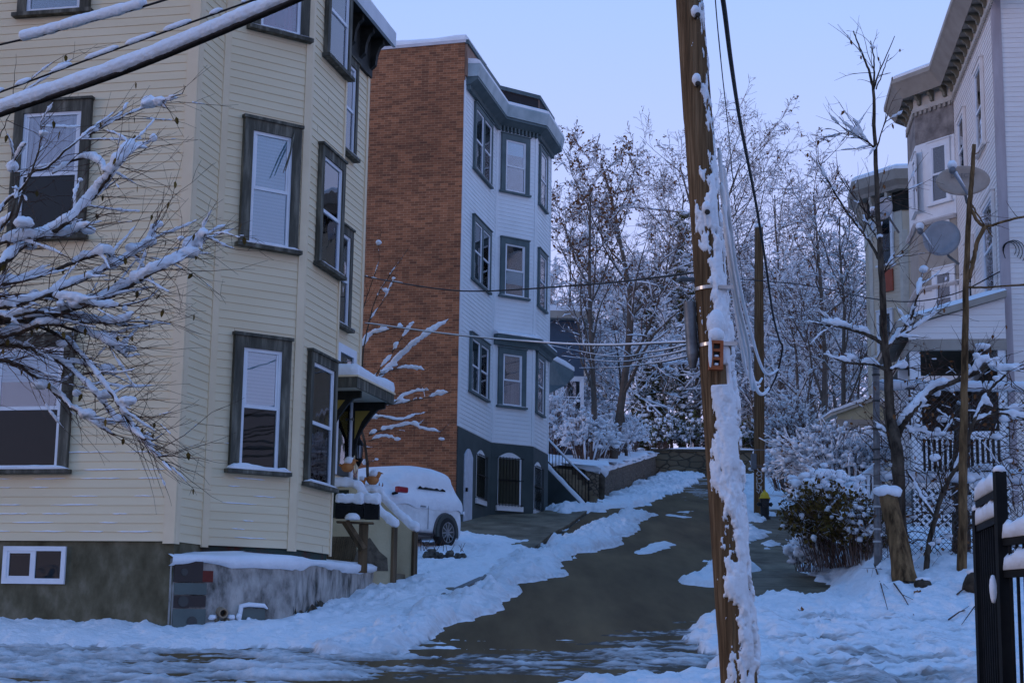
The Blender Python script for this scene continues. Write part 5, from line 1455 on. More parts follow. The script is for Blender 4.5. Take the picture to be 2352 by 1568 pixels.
# concrete end of that wall next to the side stairs
ew = thing("concrete_wall", (2.4, 54.4, 4.0), "stained brown concrete wall end where the cobbled wall meets the side stairs", "wall")
a, b = P(1255, 1110, 56), P(1388, 1160, 54.4)
pts = [(1252, 1075), (1285, 1068), (1330, 1072), (1352, 1085), (1378, 1082), (1390, 1095), (1388, 1160), (1340, 1168), (1252, 1145)]
m = MB(); m.extrude([P(x, y, 55.6 - (x - 1252) / 136 * 1.3) for x, y in pts], Vector((-.1, .45, 0))); build("body", m, mottled("brown_concrete", (.05, .04, .028), (.15, .12, .09), 2.5, .85, .6, 14, dist=.02), ew)
m = MB(); m.tube([P(x, y, 55.7 - (x - 1252) / 136 * 1.3) + Vector((0, .15, .03)) for x, y in ((1250, 1074), (1285, 1066), (1330, 1070), (1352, 1082), (1378, 1079), (1392, 1090))], [.2, .24, .2, .17, .2, .15], 8); build("snow_cap", m, snow, ew, smooth=True)
bw = thing("block_wall", (12, 83.4, 7.6), "long mossy stone block wall closing the top of the road", "wall")
m = MB(); m.box((7.2, 83.2, 7.0), (17, 0, 0), (0, .6, 0), (0, 0, 2.0)); build("body", m, stone_block, bw)
m = MB(); m.box((7.15, 83.15, 9.002), (17.1, 0, 0), (0, .7, 0), (0, 0, .12)); build("coping", m, mottled("coping_stone", (.06, .05, .035), (.10, .085, .06), 3, .9), bw)
m = MB(); m.tube([Vector((7.2 + i * .5, 83.5, 9.12 + .05 * n1(i * .4, 3, 3))) for i in range(35)], [.10 + .10 * n1(i * .6, 5, 3) for i in range(35)], 6); build("snow_cap", m, snow, bw, smooth=True)

# ------------------------------------------------------------------ utility pole, snow plastered on its right
Yp = 14.6
pb0, pt0_ = P(1703, 1640, Yp), P(1582, -20, Yp)
dirp = (pt0_ - pb0); 
ptop = pb0 + dirp * 1.55; pbase = pb0 - dirp.normalized() * .35
up_ = thing("utility_pole", pbase, "leaning brown timber utility pole plastered with snow beside the road", "utility pole")
axp = dirp.normalized(); lenp = (ptop - pbase).length
sx_ = Vector((1, 0, 0)); sx_ = (sx_ - axp * sx_.dot(axp)).normalized(); sy_ = axp.cross(sx_)
def prad(h): return .163 - .0058 * h
m = MB(); ns_ = 40; nh = 200
for i in range(nh + 1):
    h = lenp * i / nh
    for k in range(ns_):
        an = 2 * math.pi * k / ns_
        r = prad(h) + .006 * n1(an * 5, h * .35, 3) + .004 * (1 if (math.sin(an * 17 + 3 * n1(an, h * .3, 6)) > .8) else 0)
        m.v.append(pbase + axp * h + (sx_ * math.cos(an) + sy_ * math.sin(an)) * r)
for i in range(nh):
    for k in range(ns_):
        k2 = (k + 1) % ns_; m.f.append((i * ns_ + k, i * ns_ + k2, (i + 1) * ns_ + k2, (i + 1) * ns_ + k))
m.f.append(tuple(nh * ns_ + k for k in range(ns_)))
build("pole", m, pole_wood, up_, smooth=True)
# snow shell: angle 0 is right (+x), -90deg faces the camera
na, nh = 90, 900
vis = 9.6
A = np.linspace(math.radians(-150), math.radians(80), na); Hh = np.linspace(0, vis, nh)
AA, HH = np.meshgrid(A, Hh)
frac = HH / 7.0
# left limit of the snow moves right with height
def px_h(y): 
    q = P(1640, y, Yp); return (q - pbase).dot(axp)
lim = np.interp(HH, [px_h(1600), px_h(1400), px_h(1100), px_h(900), px_h(860), px_h(800), px_h(650), px_h(480), px_h(430), px_h(330), px_h(150), px_h(-20)],
                [-104, -112, -116, -120, -98, -100, -104, -106, -80, -56, -36, -26]) * math.pi / 180
nz = fbm(AA * 1.7, HH * 4.2, 5, 17, .62)
fine = fbm(AA * 5, HH * 16, 4, 27, .6)
nzs = fbm(AA * 1.0, HH * 2.0, 3, 47, .5)
cover = (AA - lim) * .9 + .16 + nz * 1.15 + fine * .30 - np.clip(fbm(AA * 1.3 + 9, HH * 3.3, 4, 87, .6) - .22, 0, 1) * np.interp(HH, [px_h(620), px_h(480)], [1.2, 4.5])
right_gap = fbm(AA * 2.4 + 5, HH * 6.5, 4, 37, .65)
cover = np.minimum(cover, 1.0)
cover = np.where(AA > math.radians(-48), np.minimum(cover, .30 + right_gap * 2.6 - np.clip((AA - math.radians(-48)), 0, 9) * .12), cover)
th = np.where(cover > 0, .001 * 0 + np.interp(HH, [px_h(700), px_h(420)], [.034, .016]) * np.sqrt(np.clip(cover, 0, 1)) * (1 + .9 * nzs) + .004 * fine, -.012)
# the gap under the hollow brick
gap = np.exp(-((HH - px_h(865)) / .10) ** 4) * (AA < math.radians(-62)); th = np.where(gap > .5, -.012, th)
r_ = (.163 - .0058 * HH) + th
cs = np.cos(AA)[..., None] * np.array(sx_) + np.sin(AA)[..., None] * np.array(sy_)
co = np.array(pbase) + HH[..., None] * np.array(axp) + r_[..., None] * cs
m = MB(); m.v = [Vector(c) for c in co.reshape(-1, 3)]
keep = th > -.0119
for i in range(nh - 1):
    for k in range(na - 1):
        if keep[i, k] or keep[i + 1, k] or keep[i, k + 1] or keep[i + 1, k + 1]:
            q = i * na + k; m.f.append((q, q + 1, q + na + 1, q + na))
build("snow", m, snowfine, up_, smooth=True)
def pole_pt(y, ang, o=0.):
    """point on the pole's skin at picture height y, angle in degrees (-90 faces the camera)"""
    h = px_h(y); a = math.radians(ang); return pbase + axp * h + (sx_ * math.cos(a) + sy_ * math.sin(a)) * (prad(h) + o)
def pole_n(ang): a = math.radians(ang); return (sx_ * math.cos(a) + sy_ * math.sin(a))
for (y, ang) in ((208, -92), (500, -92), (52, -80)):
    m = MB(); c = pole_pt(y, ang, -.02); nn = pole_n(ang); 
    m.tube([c, c + nn * .11], .011, 8); m.lathe(c + nn * .10, [(0, 0), (.022, .0), (.026, .012), (.02, .03), (0, .032)], 10, nn); build("bolt", m, plain("rusty_bolt", (.03, .02, .014), .6), up_)
    m = MB(); m.blob(c + nn * .06 + Vector((-.008, 0, .055)), .042, .05, .06, rng, 10, 7, .08); build("bolt_snow", m, snowfine, up_, smooth=True)
for y in (668, 797):
    m = MB(); h = px_h(y)
    ring = lambda o, dz: [pbase + axp * (h + dz) + pole_n(360 * k / 40) * (prad(h) + o) for k in range(40)]
    a, b, c, d = ring(.004, 0), ring(.012, 0), ring(.012, .03), ring(.004, .03)
    for r0, r1 in ((a, b), (b, c), (c, d)):
        for k in range(40): m.face([r0[k], r0[(k + 1) % 40], r1[(k + 1) % 40], r1[k]])
    build("band", m, shiny, up_)
    m = MB(); c = pole_pt(y, -60, .0); nn = pole_n(-60); m.box(c - Vector((.05, 0, .02)), (.13, 0, 0), nn * .065, (0, 0, .035)); build("clamp", m, shiny, up_)
# conduit shield on the far left side of the pole
m = MB(); c0, c1 = pole_pt(690, 176, .06), pole_pt(812, 176, .06)
m.tube([c0, c1], .055, 14); m.tube([c1, c1 + Vector((.0, 0, -.12))], [.055, .03], 14); build("conduit_shield", m, galv, up_, smooth=True, angle=50)
m = MB(); m.tube([c0 + Vector((-.004, -.02, .02)), c0.lerp(c1, .5) + Vector((-.006, -.03, 0)), c1 + Vector((-.002, -.03, .02))], [.042, .046, .03], 10); None
m = MB(); c = pole_pt(640, 178, .0); m.tube([c, c + Vector((-.13, -.03, .0)), c + Vector((-.17, -.03, -.02))], [.022, .024, .015], 8); build("bracket_arm", m, galv, up_)
# hollow brick strapped to the pole
hbk = thing("hollow_brick", pole_pt(845, -96, .05), "orange hollow brick with three holes strapped to the snowy utility pole", "brick")
c = pole_pt(826, -98, .055); ux = (sx_ + axp * .02).normalized(); uz = (axp * .998 - sx_ * -.02).normalized()
uz = (axp + sx_ * .09).normalized(); ux = (sx_ - uz * sx_.dot(uz)).normalized(); uy = -uz.cross(ux)
wd, hg, dp = .125, .262, .075
rows = [(-hg / 2, -.096), (-.044, -.020), (.032, .056), (.108 - .004, hg / 2)]
m = MB()
def hb(x0, x1, z0, z1, y0=0, y1=dp): m.box(c + ux * x0 + uz * z0 + uy * y0, ux * (x1 - x0), uy * (y1 - y0), uz * (z1 - z0))
hb(-wd / 2, -.026, -hg / 2, hg / 2); hb(.034, wd / 2, -hg / 2, hg / 2)
for z0, z1 in rows: hb(-.0259, .0339, z0, z1)
build("body", m, brick_red, hbk)
m = MB(); m.box(c + ux * -.0258 + uz * -.1 - uy * -.02, ux * .0596, uy * .01, uz * .2); build("holes", m, dark_in, hbk)
m = MB()
for z in (-.075, .0): m.blob(c + ux * .004 + uz * (z + .012 - .02) + uy * .055, .024, .02, .014, rng, 8, 5, .15)
m.blob(c + uz * (hg / 2 + .055) + uy * .03, .075, .07, .075, rng, 12, 8, .06); m.blob(c + uz * (hg / 2 + .16) + uy * .02, .085, .06, .13, rng, 12, 8, .06)
m.blob(c + ux * -.055 + uz * .02 + uy * .075, .018, .012, .14, rng, 8, 7, .1)
build("snow", m, snowfine, hbk, smooth=True)

# ------------------------------------------------------------------ farther pole with painted tag, and hydrant
p2b, p2t = P(1744, 1192, 47.4), P(1743, 524, 47.4)
u2 = thing("utility_pole", p2b, "plain upright timber utility pole with a white spray painted tag, behind the hydrant", "utility pole")
m = MB(); m.tube([p2b - Vector((0, 0, .5)), p2b.lerp(p2t, .5), p2t], [.165, .15, .125], 20); build("pole", m, pole_wood, u2, smooth=True, angle=60)
m = MB(); m.lathe(p2t, [(.135, 0), (.13, .06), (.09, .12), (0, .13)], 14); build("snow_cap", m, snow, u2, smooth=True)
def stroke(m, pts, Yd, r):
    m.tube([P(x, y, Yd) for x, y in pts], r, 4)
m = MB(); Yg = 47.22     # the tag's strokes lie on the pole's front
ox = 1741
for s_ in ([(1747, 1076), (1751, 1082), (1757, 1084), (1760, 1079), (1758, 1075)], [(1757, 1084), (1756, 1090), (1750, 1092), (1746, 1088), (1748, 1083)],
           [(1746, 1094), (1747, 1108), (1754, 1110), (1759, 1104), (1756, 1098), (1750, 1099)], [(1746, 1108), (1747, 1122), (1752, 1124), (1758, 1116)], [(1750, 1112), (1757, 1122)],
           [(1746, 1126), (1750, 1132), (1756, 1120), (1760, 1132)], [(1758, 1088), (1757, 1096)]):
    stroke(m, [(x - 8, y) for x, y in s_], Yg - .02, .014)
build("graffiti", m, chalk, u2)
for y in (1035, 1074):
    m = MB(); c = P(1744, y, 47.4); m.lathe(c, [(.158, 0), (.165, 0), (.165, .03), (.158, .03)], 18); build("band", m, galv, u2)
m = MB(); c = P(1735, 1062, 47.3); m.box(c + Vector((-.12, -.1, -.2)), (.14, 0, 0), (0, .2, 0), (0, 0, .45)); build("cable_box", m, plain("grey_box", (.12, .13, .14), .6), u2)
hy = P(1757, 1190, 46.6)
hd_ = thing("fire_hydrant", hy, "black fire hydrant with a bright yellow bonnet at the foot of the farther pole", "fire hydrant")
hs = .80 / .80
m = MB(); m.lathe(hy, [(.17, -.06), (.17, .03), (.12, .04), (.115, .10), (.125, .12), (.12, .46), (.135, .47), (.135, .51), (.15, .52), (.15, .55), (.12, .555)], 22); build("barrel", m, hyd_black, hd_, smooth=True, angle=40)
for ax_, r, l in ((Vector((-1, -.15, 0)), .05, .21), (Vector((1, .1, 0)), .05, .20), (Vector((-.1, -1, 0)), .075, .19)):
    m = MB(); ax_.normalize(); m.lathe(hy + Vector((0, 0, .40)) + ax_ * .09, [(r, 0), (r, l - .13), (r * 1.2, l - .13), (r * 1.2, l - .09), (r * .45, l - .09), (r * .45, l - .06), (0, l - .06)], 14, ax_); build("outlet", m, hyd_black, hd_, smooth=True, angle=40)
m = MB(); m.lathe(hy + Vector((0, 0, .556)), [(.165, 0), (.165, .03), (.135, .05), (.12, .12), (.09, .17), (.05, .20), (.035, .205), (.035, .25), (0, .25)], 20); build("bonnet", m, hyd_yellow, hd_, smooth=True, angle=40)

# ------------------------------------------------------------------ cables
def catmull(pts, n=12):
    pts = [Vector(p) for p in pts]; out = []
    q = [pts[0] * 2 - pts[1]] + pts + [pts[-1] * 2 - pts[-2]]
    for i in range(1, len(q) - 2):
        for k in range(n):
            t = k / n; a, b, c, d = q[i - 1], q[i], q[i + 1], q[i + 2]
            out.append(.5 * ((2 * b) + (c - a) * t + (2 * a - 5 * b + 4 * c - d) * t * t + (3 * b - a - 3 * c + d) * t ** 3))
    out.append(pts[-1]); return out
def cable(label, pts, r, sn=None, group=None, snow_on=(0, 1), breaks=0., n=14, snr=None, seed=1, name="overhead_cable", coat=False):
    path = catmull(pts, n)
    t = thing(name, path[0], label, "cable", group)
    m = MB(); m.tube(path, r, 8); build("wire", m, cable_black, t, smooth=True)
    if sn:
        L = len(path); i0, i1 = int(snow_on[0] * (L - 1)), int(snow_on[1] * (L - 1))
        runs = [[]]
        for i in range(i0, i1 + 1):
            if breaks and n1(i * .35, 5, seed) < breaks - .5: 
                if runs[-1]: runs.append([])
                continue
            runs[-1].append(i)
        m = MB()
        for run in runs:
            if len(run) < 3: continue
            pts_ = [path[i] + (Vector((.006, -.003, .003)) if coat else Vector((0, 0, r * .55 + sn * .62))) for i in run]
            rad = [sn * (1 + .13 * n1(i * .22, 2, seed)) * min(1, .25 + min(j, len(run) - 1 - j) / 2.) for j, i in enumerate(run)]
            m.tube(pts_, rad, 10)
        if m.v:
            so_ = build("snow", m, snowfine, t, smooth=True)
            if sn > .015 and path[0].y < 12: melt(so_, .008, sn * .24, .05, 1)
    return t
# the heavy snow-laden line crossing the near left, coming down from upper right
cable("thick black cable under a heavy ridge of snow crossing in front of the cream house", [P(-160, 322, 9.6), P(0, 262, 9.4), P(300, 158, 9.0), P(600, 34, 8.6), P(760, -36, 8.4)], .022, .048, "snow laden cables at upper left", n=30)
cable("thin cable with scattered snow just above the thickest snowy cable", [P(-100, 246, 9.7), P(0, 212, 9.6), P(200, 138, 9.4), P(400, 66, 9.1), P(600, -6, 8.9)], .006, .018, "snow laden cables at upper left", breaks=.42, n=30, seed=4)
cable("highest cable at upper left with one long snow lump", [P(-90, 125, 9.8), P(0, 103, 9.7), P(90, 82, 9.6), P(190, 54, 9.4), P(300, 24, 9.2), P(420, -12, 9.0)], .007, .034, "snow laden cables at upper left", snow_on=(.30, .86), n=30, seed=7)
# lines between the cream house side and the pole
cable("dark sagging wire in front of the brick house with little snow", [P(830, 632, 29), P(875, 642, 28.5), P(1060, 668, 25), P(1330, 655, 20), P(1500, 638, 16.5), P(1600, 625, 14.6)], .011, .013, "service wires to the utility pole", snow_on=(.06, .42), breaks=.45, n=20, seed=3)
cable("pale snow covered wire in front of the brick house", [P(838, 742, 29), P(1050, 770, 25), P(1330, 792, 20), P(1590, 786, 14.7)], .008, .011, "service wires to the utility pole", n=24, seed=5)
for k, (lab, y0, y1) in enumerate((("upper snowy wire of the bundle left of the utility pole", 815, 788), ("middle snowy wire of the bundle left of the utility pole", 828, 800), ("lowest slack snowy wire left of the utility pole", 842, 815))):
    cable(lab, [P(1250 + 40 * k, y0 - 25 + k * 14, 62), P(1390 + 10 * k, y0 + 2, 36), P(1500, (y0 + y1) / 2 + 6, 22), P(1598, y1, 14.7)], .008, .009, "service wires to the utility pole", n=16, seed=11 + k)
# right of the pole
cable("heavy black cable hanging right of the utility pole down to a loop", [P(1648, -60, 14.2), P(1662, 10, 14.6), P(1680, 150, 17), P(1702, 290, 21), P(1735, 460, 27), P(1758, 600, 32), P(1775, 720, 36), P(1790, 780, 38), P(1797, 800, 38.5), P(1784, 860, 40), P(1765, 900, 42)], .024, .012, None, snow_on=(0, .35), n=14)
cable("thin beaded wire dropping between pole and black cable", [P(1640, -40, 14.9), P(1648, 60, 16), P(1660, 180, 18), P(1672, 290, 21), P(1684, 420, 25), P(1700, 600, 32), P(1712, 700, 36)], .006, .007, None, breaks=.5, n=12)
bund = [([(1650, 340), (1662, 480), (1680, 640), (1700, 780), (1716, 860), (1740, 880), (1750, 868)], 14.7, 30, "inner"), ([(1655, 420), (1670, 560), (1688, 690), (1710, 800), (1735, 890), (1752, 905), (1766, 890)], 14.75, 30, "second"), ([(1658, 470), (1676, 590), (1695, 700), (1718, 800), (1722, 870), (1730, 895), (1745, 885)], 14.8, 26, "third"), ([(1660, 380), (1676, 520), (1690, 620), (1712, 720), (1745, 835), (1765, 860), (1788, 848)], 14.85, 34, "outer")]
for pl, Ya, Yb, nm_ in bund:
    kk = len(pl)
    cable("%s white snow coated cable draping from the pole's right side into a loop" % nm_, [P(x, y, Ya + (Yb - Ya) * (i / (kk - 1)) ** 2.2) for i, (x, y) in enumerate(pl)], .009, .021 + .005 * (nm_ == "second"), "cables looping right of the pole", n=16, seed=len(nm_), coat=True)
cable("long dark wire sagging from the farther pole across the trees to the pale house", [P(1690, 640, 47), P(1850, 655, 44), P(2000, 685, 40), P(2100, 692, 37), P(2200, 672, 35), P(2300, 622, 33.2)], .014, None, None, n=12)
cable("grey steel guy bar branching off the pale house toward the sapling", [P(2225, 660, 33), P(2290, 658, 30), P(2420, 652, 26)], .012, None, None, n=6)

# ------------------------------------------------------------------ snow covered small car
wr = P(1020, 1257, 34.3)                     # rear wheel's foot
uc = azd(33); nc = Vector((uc.y, -uc.x, 0))  # car points away-right with its tail; visible side is to the right
car = thing("parked_car", (wr.x, wr.y, wr.z), "small white hatchback buried in snow in the yard before the brick wall", "car")
def cp(l, wv, z): return wr + uc * l - nc * wv + Vector((0, 0, z))   # l: towards tail, wv: from the visible side inwards
Wc = 1.66
# station: l, half-width factor at sill, belt z, roof z, roof inset
stn = [(-3.12, .70, .62, .64, .30), (-2.95, .86, .74, .78, .26), (-2.3, .97, .88, .96, .2), (-1.75, 1.0, .93, 1.12, .2), (-1.25, 1.0, .95, 1.40, .19), (-.7, 1.0, .97, 1.46, .18), (-.1, 1.0, .99, 1.45, .18), (.35, .99, 1.0, 1.40, .2), (.52, .97, .98, 1.22, .22), (.66, .94, .93, .99, .25), (.74, .86, .72, .76, .28)]
def car_loft(stn, lift=0., zmin=.20):
    m = MB(); k = 0
    for l, f, zb, zr, ins in stn:
        hw = Wc / 2 * f; c = Wc / 2
        ring = [(-hw + .05, zmin), (-hw, zmin + .12), (-hw - .015, .5 if zb > .55 else zb * .8), (-hw + .01, zb), (-hw + ins * .9, zr - .05), (-hw + ins * 1.5, zr), (0, zr + .02)]
        ring = ring + [(-a, z) for a, z in reversed(ring[:-1])]
        k = len(ring)
        for a, z in ring: m.v.append(cp(l, c + a, z + lift))
    for i in range(len(stn) - 1):
        for j in range(k - 1): m.f.append((i * k + j, i * k + j + 1, (i + 1) * k + j + 1, (i + 1) * k + j))
        m.f.append((i * k + k - 1, i * k, (i + 1) * k, (i + 1) * k + k - 1))
    m.f.append(tuple(range(k))); m.f.append(tuple((len(stn) - 1) * k + j for j in reversed(range(k))))
    return m
body = build("body", car_loft(stn), car_white, car, smooth=True)
sm = body.modifiers.new("Subdivision", 'SUBSURF'); sm.levels = sm.render_levels = 2
# wheels with arches
def wheel(l, wv, nm="wheel"):
    c = cp(l, wv, .31)
    m = MB(); m.lathe(c, [(.20, -.09), (.30, -.09), (.325, -.06), (.325, .06), (.30, .09), (.215, .095), (.20, .06)], 32, nc, False); wo = build(nm, m, tyre_black, car, smooth=True, angle=50)
    m = MB(); m.lathe(c, [(.215, .098), (.20, .098), (.195, .06), (.215, .06)], 32, nc, False)
    for i in range(10):
        an = 2 * math.pi * i / 10 + .1; d = Vector((0, 0, 1)) * math.sin(an) + uc * math.cos(an); s_ = d.cross(nc)
        m.box(c + nc * .07 + d * .03 - s_ * .014, d * .175, s_ * .028, nc * .02)
    m.lathe(c + nc * .07, [(0, .0), (.045, .0), (.045, .025), (0, .03)], 14, nc); build("rim", m, plain("alloy", (.42, .42, .43), .3, 1), wo)
    m = MB(); m.lathe(c + nc * .03, [(0, 0), (.2, 0)], 24, nc); build("hub_dark", m, dark_in, wo)
    m = MB(); k = 16; rr = .39
    arc = [(cp(l + rr * math.cos(an), wv, .31 + rr * math.sin(an))) for an in [math.pi * (-.08 + 1.16 * i / k) for i in range(k + 1)]]
    m.extrude([p + nc * .03 for p in arc], nc * .055); build("wheel_well", m, dark_in, car)
wheel(0, -.0); wheel(-2.32, -.0); wheel(0, Wc - .18); wheel(-2.32, Wc - .18)
m = MB(); k = 16
for l in (0, -2.32):
    a = [cp(l + .385 * math.cos(an), -.02, .31 + .385 * math.sin(an)) for an in [math.pi * (-.05 + 1.1 * i / k) for i in range(k + 1)]]
    m.tube(a, .03, 6)
build("wheel_arch", m, plain("black_arch_trim", (.10, .09, .085), .6), car, smooth=True)
m = MB(); m.tube([cp(-.42, -.012, .24), cp(-1.9, -.012, .24)], .035, 6); build("rocker", m, plain("rocker_black", (.03, .02, .02), .5), car)
m = MB(); m.tube([cp(-.62, -.024, .35), cp(-.62, -.026, .90)], .007, 4); m.tube([cp(-1.98, -.02, .4), cp(-1.98, -.02, .9)], .007, 4); build("door_seam", m, plain("seam", (.3, .3, .32), .6), car)
m = MB(); m.tube([cp(-.72, -.03, .80), cp(-.90, -.035, .80)], .016, 6); build("door_handle", m, plain("handle", (.22, .22, .22), .3), car)
m = MB(); c = cp(-1.82, -.16, 1.05)
m.box(c + uc * -.16 + Vector((0, 0, -.055)), uc * .32, nc * .12, (0, 0, .12)); mi = build("wing_mirror", m, red_paint, car); bv = mi.modifiers.new("Bevel", 'BEVEL'); bv.width = .03; bv.segments = 3
m = MB(); m.tube([cp(-1.85, -.02, .98), cp(-1.85, -.14, 1.0)], .03, 6); build("mirror_arm", m, black_metal, mi)
m = MB(); m.face([cp(-.98, .006, 1.145), cp(.02, .006, 1.155)] + [cp(.0 - .1 * k, .002, 1.185 + .02 * (k % 2) + .01 * math.sin(k * 2.3)) for k in range(10)]); build("side_window", m, plain("car_glass", (.012, .012, .012), .1), car)
# the snow load: thick on roof, shoulders and down the flank, with a ragged lower rim
R_ = random.Random(5)
m = MB(); nl, nw = 70, 40
def roofz(l):
    xs = [s[0] for s in stn]; return float(np.interp(l, xs, [s[3] for s in stn])), float(np.interp(l, xs, [s[2] for s in stn])), float(np.interp(l, xs, [s[1] for s in stn]))
for i in range(nl + 1):
    l = -3.2 + 4.02 * i / nl
    zr, zb, f = roofz(l); hw = Wc / 2 * f
    lo = .80 + .09 * n1(l * 2.2, 3, 4) + (.25 if l > .45 else 0) * 0
    ext = .02
    prof = [(-hw - .012, lo - .02), (-hw - .045, lo + .05), (-hw - .055, zb - .02), (-hw - .02, zb + .06)]
    if l > -1.75 and l < .34:
        slit = l > -1.05 and l < .10
        zl_ = 1.20 + (.08 if slit else 0)
        prof += [(-hw + .06, zl_ - .05 - (.08 if slit else 0)), (-hw + .02 if slit else -hw + .04, zl_ + .06), (-hw + .05, zr + .05), (-hw + .22, zr + .17), (-hw * .5, zr + .21)]
    else:
        prof += [(-hw + .06, zb + (zr - zb) * .3 + .09), (-hw + .10, zb + (zr - zb) * .6 + .10), (-hw + .15, zr + .08), (-hw + .28, zr + .15), (-hw * .5, zr + .17)]
    prof += [(0, zr + .2)]
    prof = prof + [(-a, z) for a, z in reversed(prof[:-1])]
    kk = len(prof)
    for a, z in prof: m.v.append(cp(l, Wc / 2 + a + .012 * n1(l * 3, z * 4, 8), z + .02 * n1(l * 2, a * 2, 6)))
for i in range(nl):
    for j in range(kk - 1): m.f.append((i * kk + j, i * kk + j + 1, (i + 1) * kk + j + 1, (i + 1) * kk + j))
m.f.append(tuple(range(kk))); m.f.append(tuple(nl * kk + j for j in reversed(range(kk))))
cs_ = build("snow", m, snow, car, smooth=True); sm = cs_.modifiers.new("Subdivision", 'SUBSURF'); sm.levels = sm.render_levels = 1
m = MB()
for i in range(14):
    l = -1.02 + i * .085; m.tube([cp(l, .052, 1.27), cp(l + .01, .046, 1.27 - .03 - .05 * R_.random())], [.02, .004], 5)
build("icicles", m, snowfine, car)

# ------------------------------------------------------------------ satellite dishes
def dish(label, cx, cy, rx, ry, tilt, Y, nrm, mat, arm, mast, txt=False, r=.42):
    c = P(cx, cy, Y); t = thing("satellite_dish", c, label, "satellite dish")
    nn = Vector(nrm).normalized()
    a = nn.cross(Vector((0, 0, 1))).normalized(); b = a.cross(nn)
    ca, sa2 = math.cos(tilt), math.sin(tilt); a, b = a * ca + b * sa2, b * ca - a * sa2
    m = MB(); kr, ks = 6, 36
    m.v.append(c - nn * .06)
    for i in range(1, kr + 1):
        f = i / kr
        for k in range(ks):
            an = 2 * math.pi * k / ks; m.v.append(c + a * math.cos(an) * rx * f + b * math.sin(an) * ry * f - nn * .06 * (1 - f * f))
    for k in range(ks): m.f.append((0, 1 + k, 1 + (k + 1) % ks))
    for i in range(kr - 1):
        for k in range(ks):
            k2 = (k + 1) % ks; m.f.append((1 + i * ks + k, 1 + (i + 1) * ks + k, 1 + (i + 1) * ks + k2, 1 + i * ks + k2))
    o = build("reflector", m, mat, t, smooth=True); so = o.modifiers.new("Solidify", 'SOLIDIFY'); so.thickness = .02
    m = MB(); l0, l1 = P(*arm[0], Y), P(*arm[1], Y) ; l0 = l0 + nn * .02; l1 = l1 + nn * .40
    m.tube([l0, l1], [.03, .024], 8); ar = build("arm", m, plain("dish_arm", (.3, .3, .32), .5), t)
    m = MB(); m.lathe(l1, [(0, -.08), (.06, -.07), (.07, .0), (.06, .08), (0, .09)], 12, nn); build("receiver", m, plain("receiver", (.16, .16, .17), .5), t, smooth=True)
    m = MB(); m.blob(l1 + Vector((0, 0, .11)), .10, .10, .09, rng, 10, 6, .08); m.tube([l0.lerp(l1, .2) + Vector((0, 0, .045)), l0.lerp(l1, .8) + Vector((0, 0, .05))], [.02, .04], 8); build("snow", m, snow, t, smooth=True)
    m = MB(); m.tube([c - nn * .08, P(*mast[0], Y) - nn * .25, P(*mast[1], Y + .1) - nn * .2], .03, 8); build("mount", m, galv, t)
    if txt:
        fc = bpy.data.curves.new("lettering", 'FONT'); fc.body = "DIRECTV"; fc.size = .12; fc.align_x = 'CENTER'; fc.extrude = .002
        tmp = bpy.data.objects.new("lettering", fc); COL.objects.link(tmp); fc.materials.append(dish_mark)
        bpy.context.view_layer.update()
        tme = bpy.data.meshes.new_from_object(tmp.evaluated_get(bpy.context.evaluated_depsgraph_get())); bpy.data.objects.remove(tmp)
        to = bpy.data.objects.new("lettering", tme); COL.objects.link(to); to.parent = t
        x = a if a.x > 0 else -a; y_ = nn.cross(x); z_ = nn
        mt = Matrix((x, y_, z_)).transposed().to_4x4(); 
        to.matrix_local = Matrix.Translation(nn * .012 + y_ * .06) @ mt
    return t
dish("tan satellite dish with faint lettering on the pale house's street wall, topmost of the dishes", 2212, 415, .52, .30, math.radians(0), 31.2, (-.15, -1, -.05), dish_tan, ((2222, 445), (2182, 402)), ((2225, 460), (2238, 470)), True)
dish("large plain grey satellite dish seen from behind in front of the bay window", 2163, 547, .42, .42, 0, 36.0, (-.38, -.9, .12), dish_grey, ((2150, 585), (2120, 545)), ((2175, 580), (2200, 600)))
dish("small pale satellite dish on the tan house's bay below its cornice", 2030, 478, .26, .34, 0, 45.3, (-.5, -.85, .1), plain("dish_pale", (.36, .36, .38), .5), ((2028, 490), (2016, 500)), ((2040, 500), (2060, 530)))

# ------------------------------------------------------------------ chain-link fence with galvanised post
Yf = 26.0
cf = thing("chain_link_fence", P(2010, 1300, Yf), "tall chain-link fence with two snow laden rails in front of the pale house's porch", "fence")
fx0, fx1 = P(2012, 1200, Yf).x, 10.2
zr1, zr2 = P(2150, 893, Yf).z, P(2150, 1103, Yf).z
zb_f = P(2150, 1310, Yf).z
m = MB(); r = .0045; cell = .098
W_ = fx1 - fx0; Hf = zr1 - zb_f
for sg in (1, -1):
    n_ = int((W_ + Hf) / cell) + 1
    for i in range(n_):
        c_ = (fx0 - Hf + i * cell) if sg > 0 else (fx0 + i * cell)
        # z from zb_f..zr1, x = c_ + sg*(z-zb_f)
        lo = max(0, (fx0 - c_) * sg if sg > 0 else (c_ - fx1)); hi = min(Hf, (fx1 - c_) if sg > 0 else (c_ - fx0))
        if hi - lo < .05: continue
        m.tube([Vector((c_ + sg * lo, Yf + .004 * sg, zb_f + lo)), Vector((c_ + sg * hi, Yf + .004 * sg, zb_f + hi))], r, 3, cap=False)
build("wire_mesh", m, plain("mesh_wire", (.07, .065, .06), .5), cf)
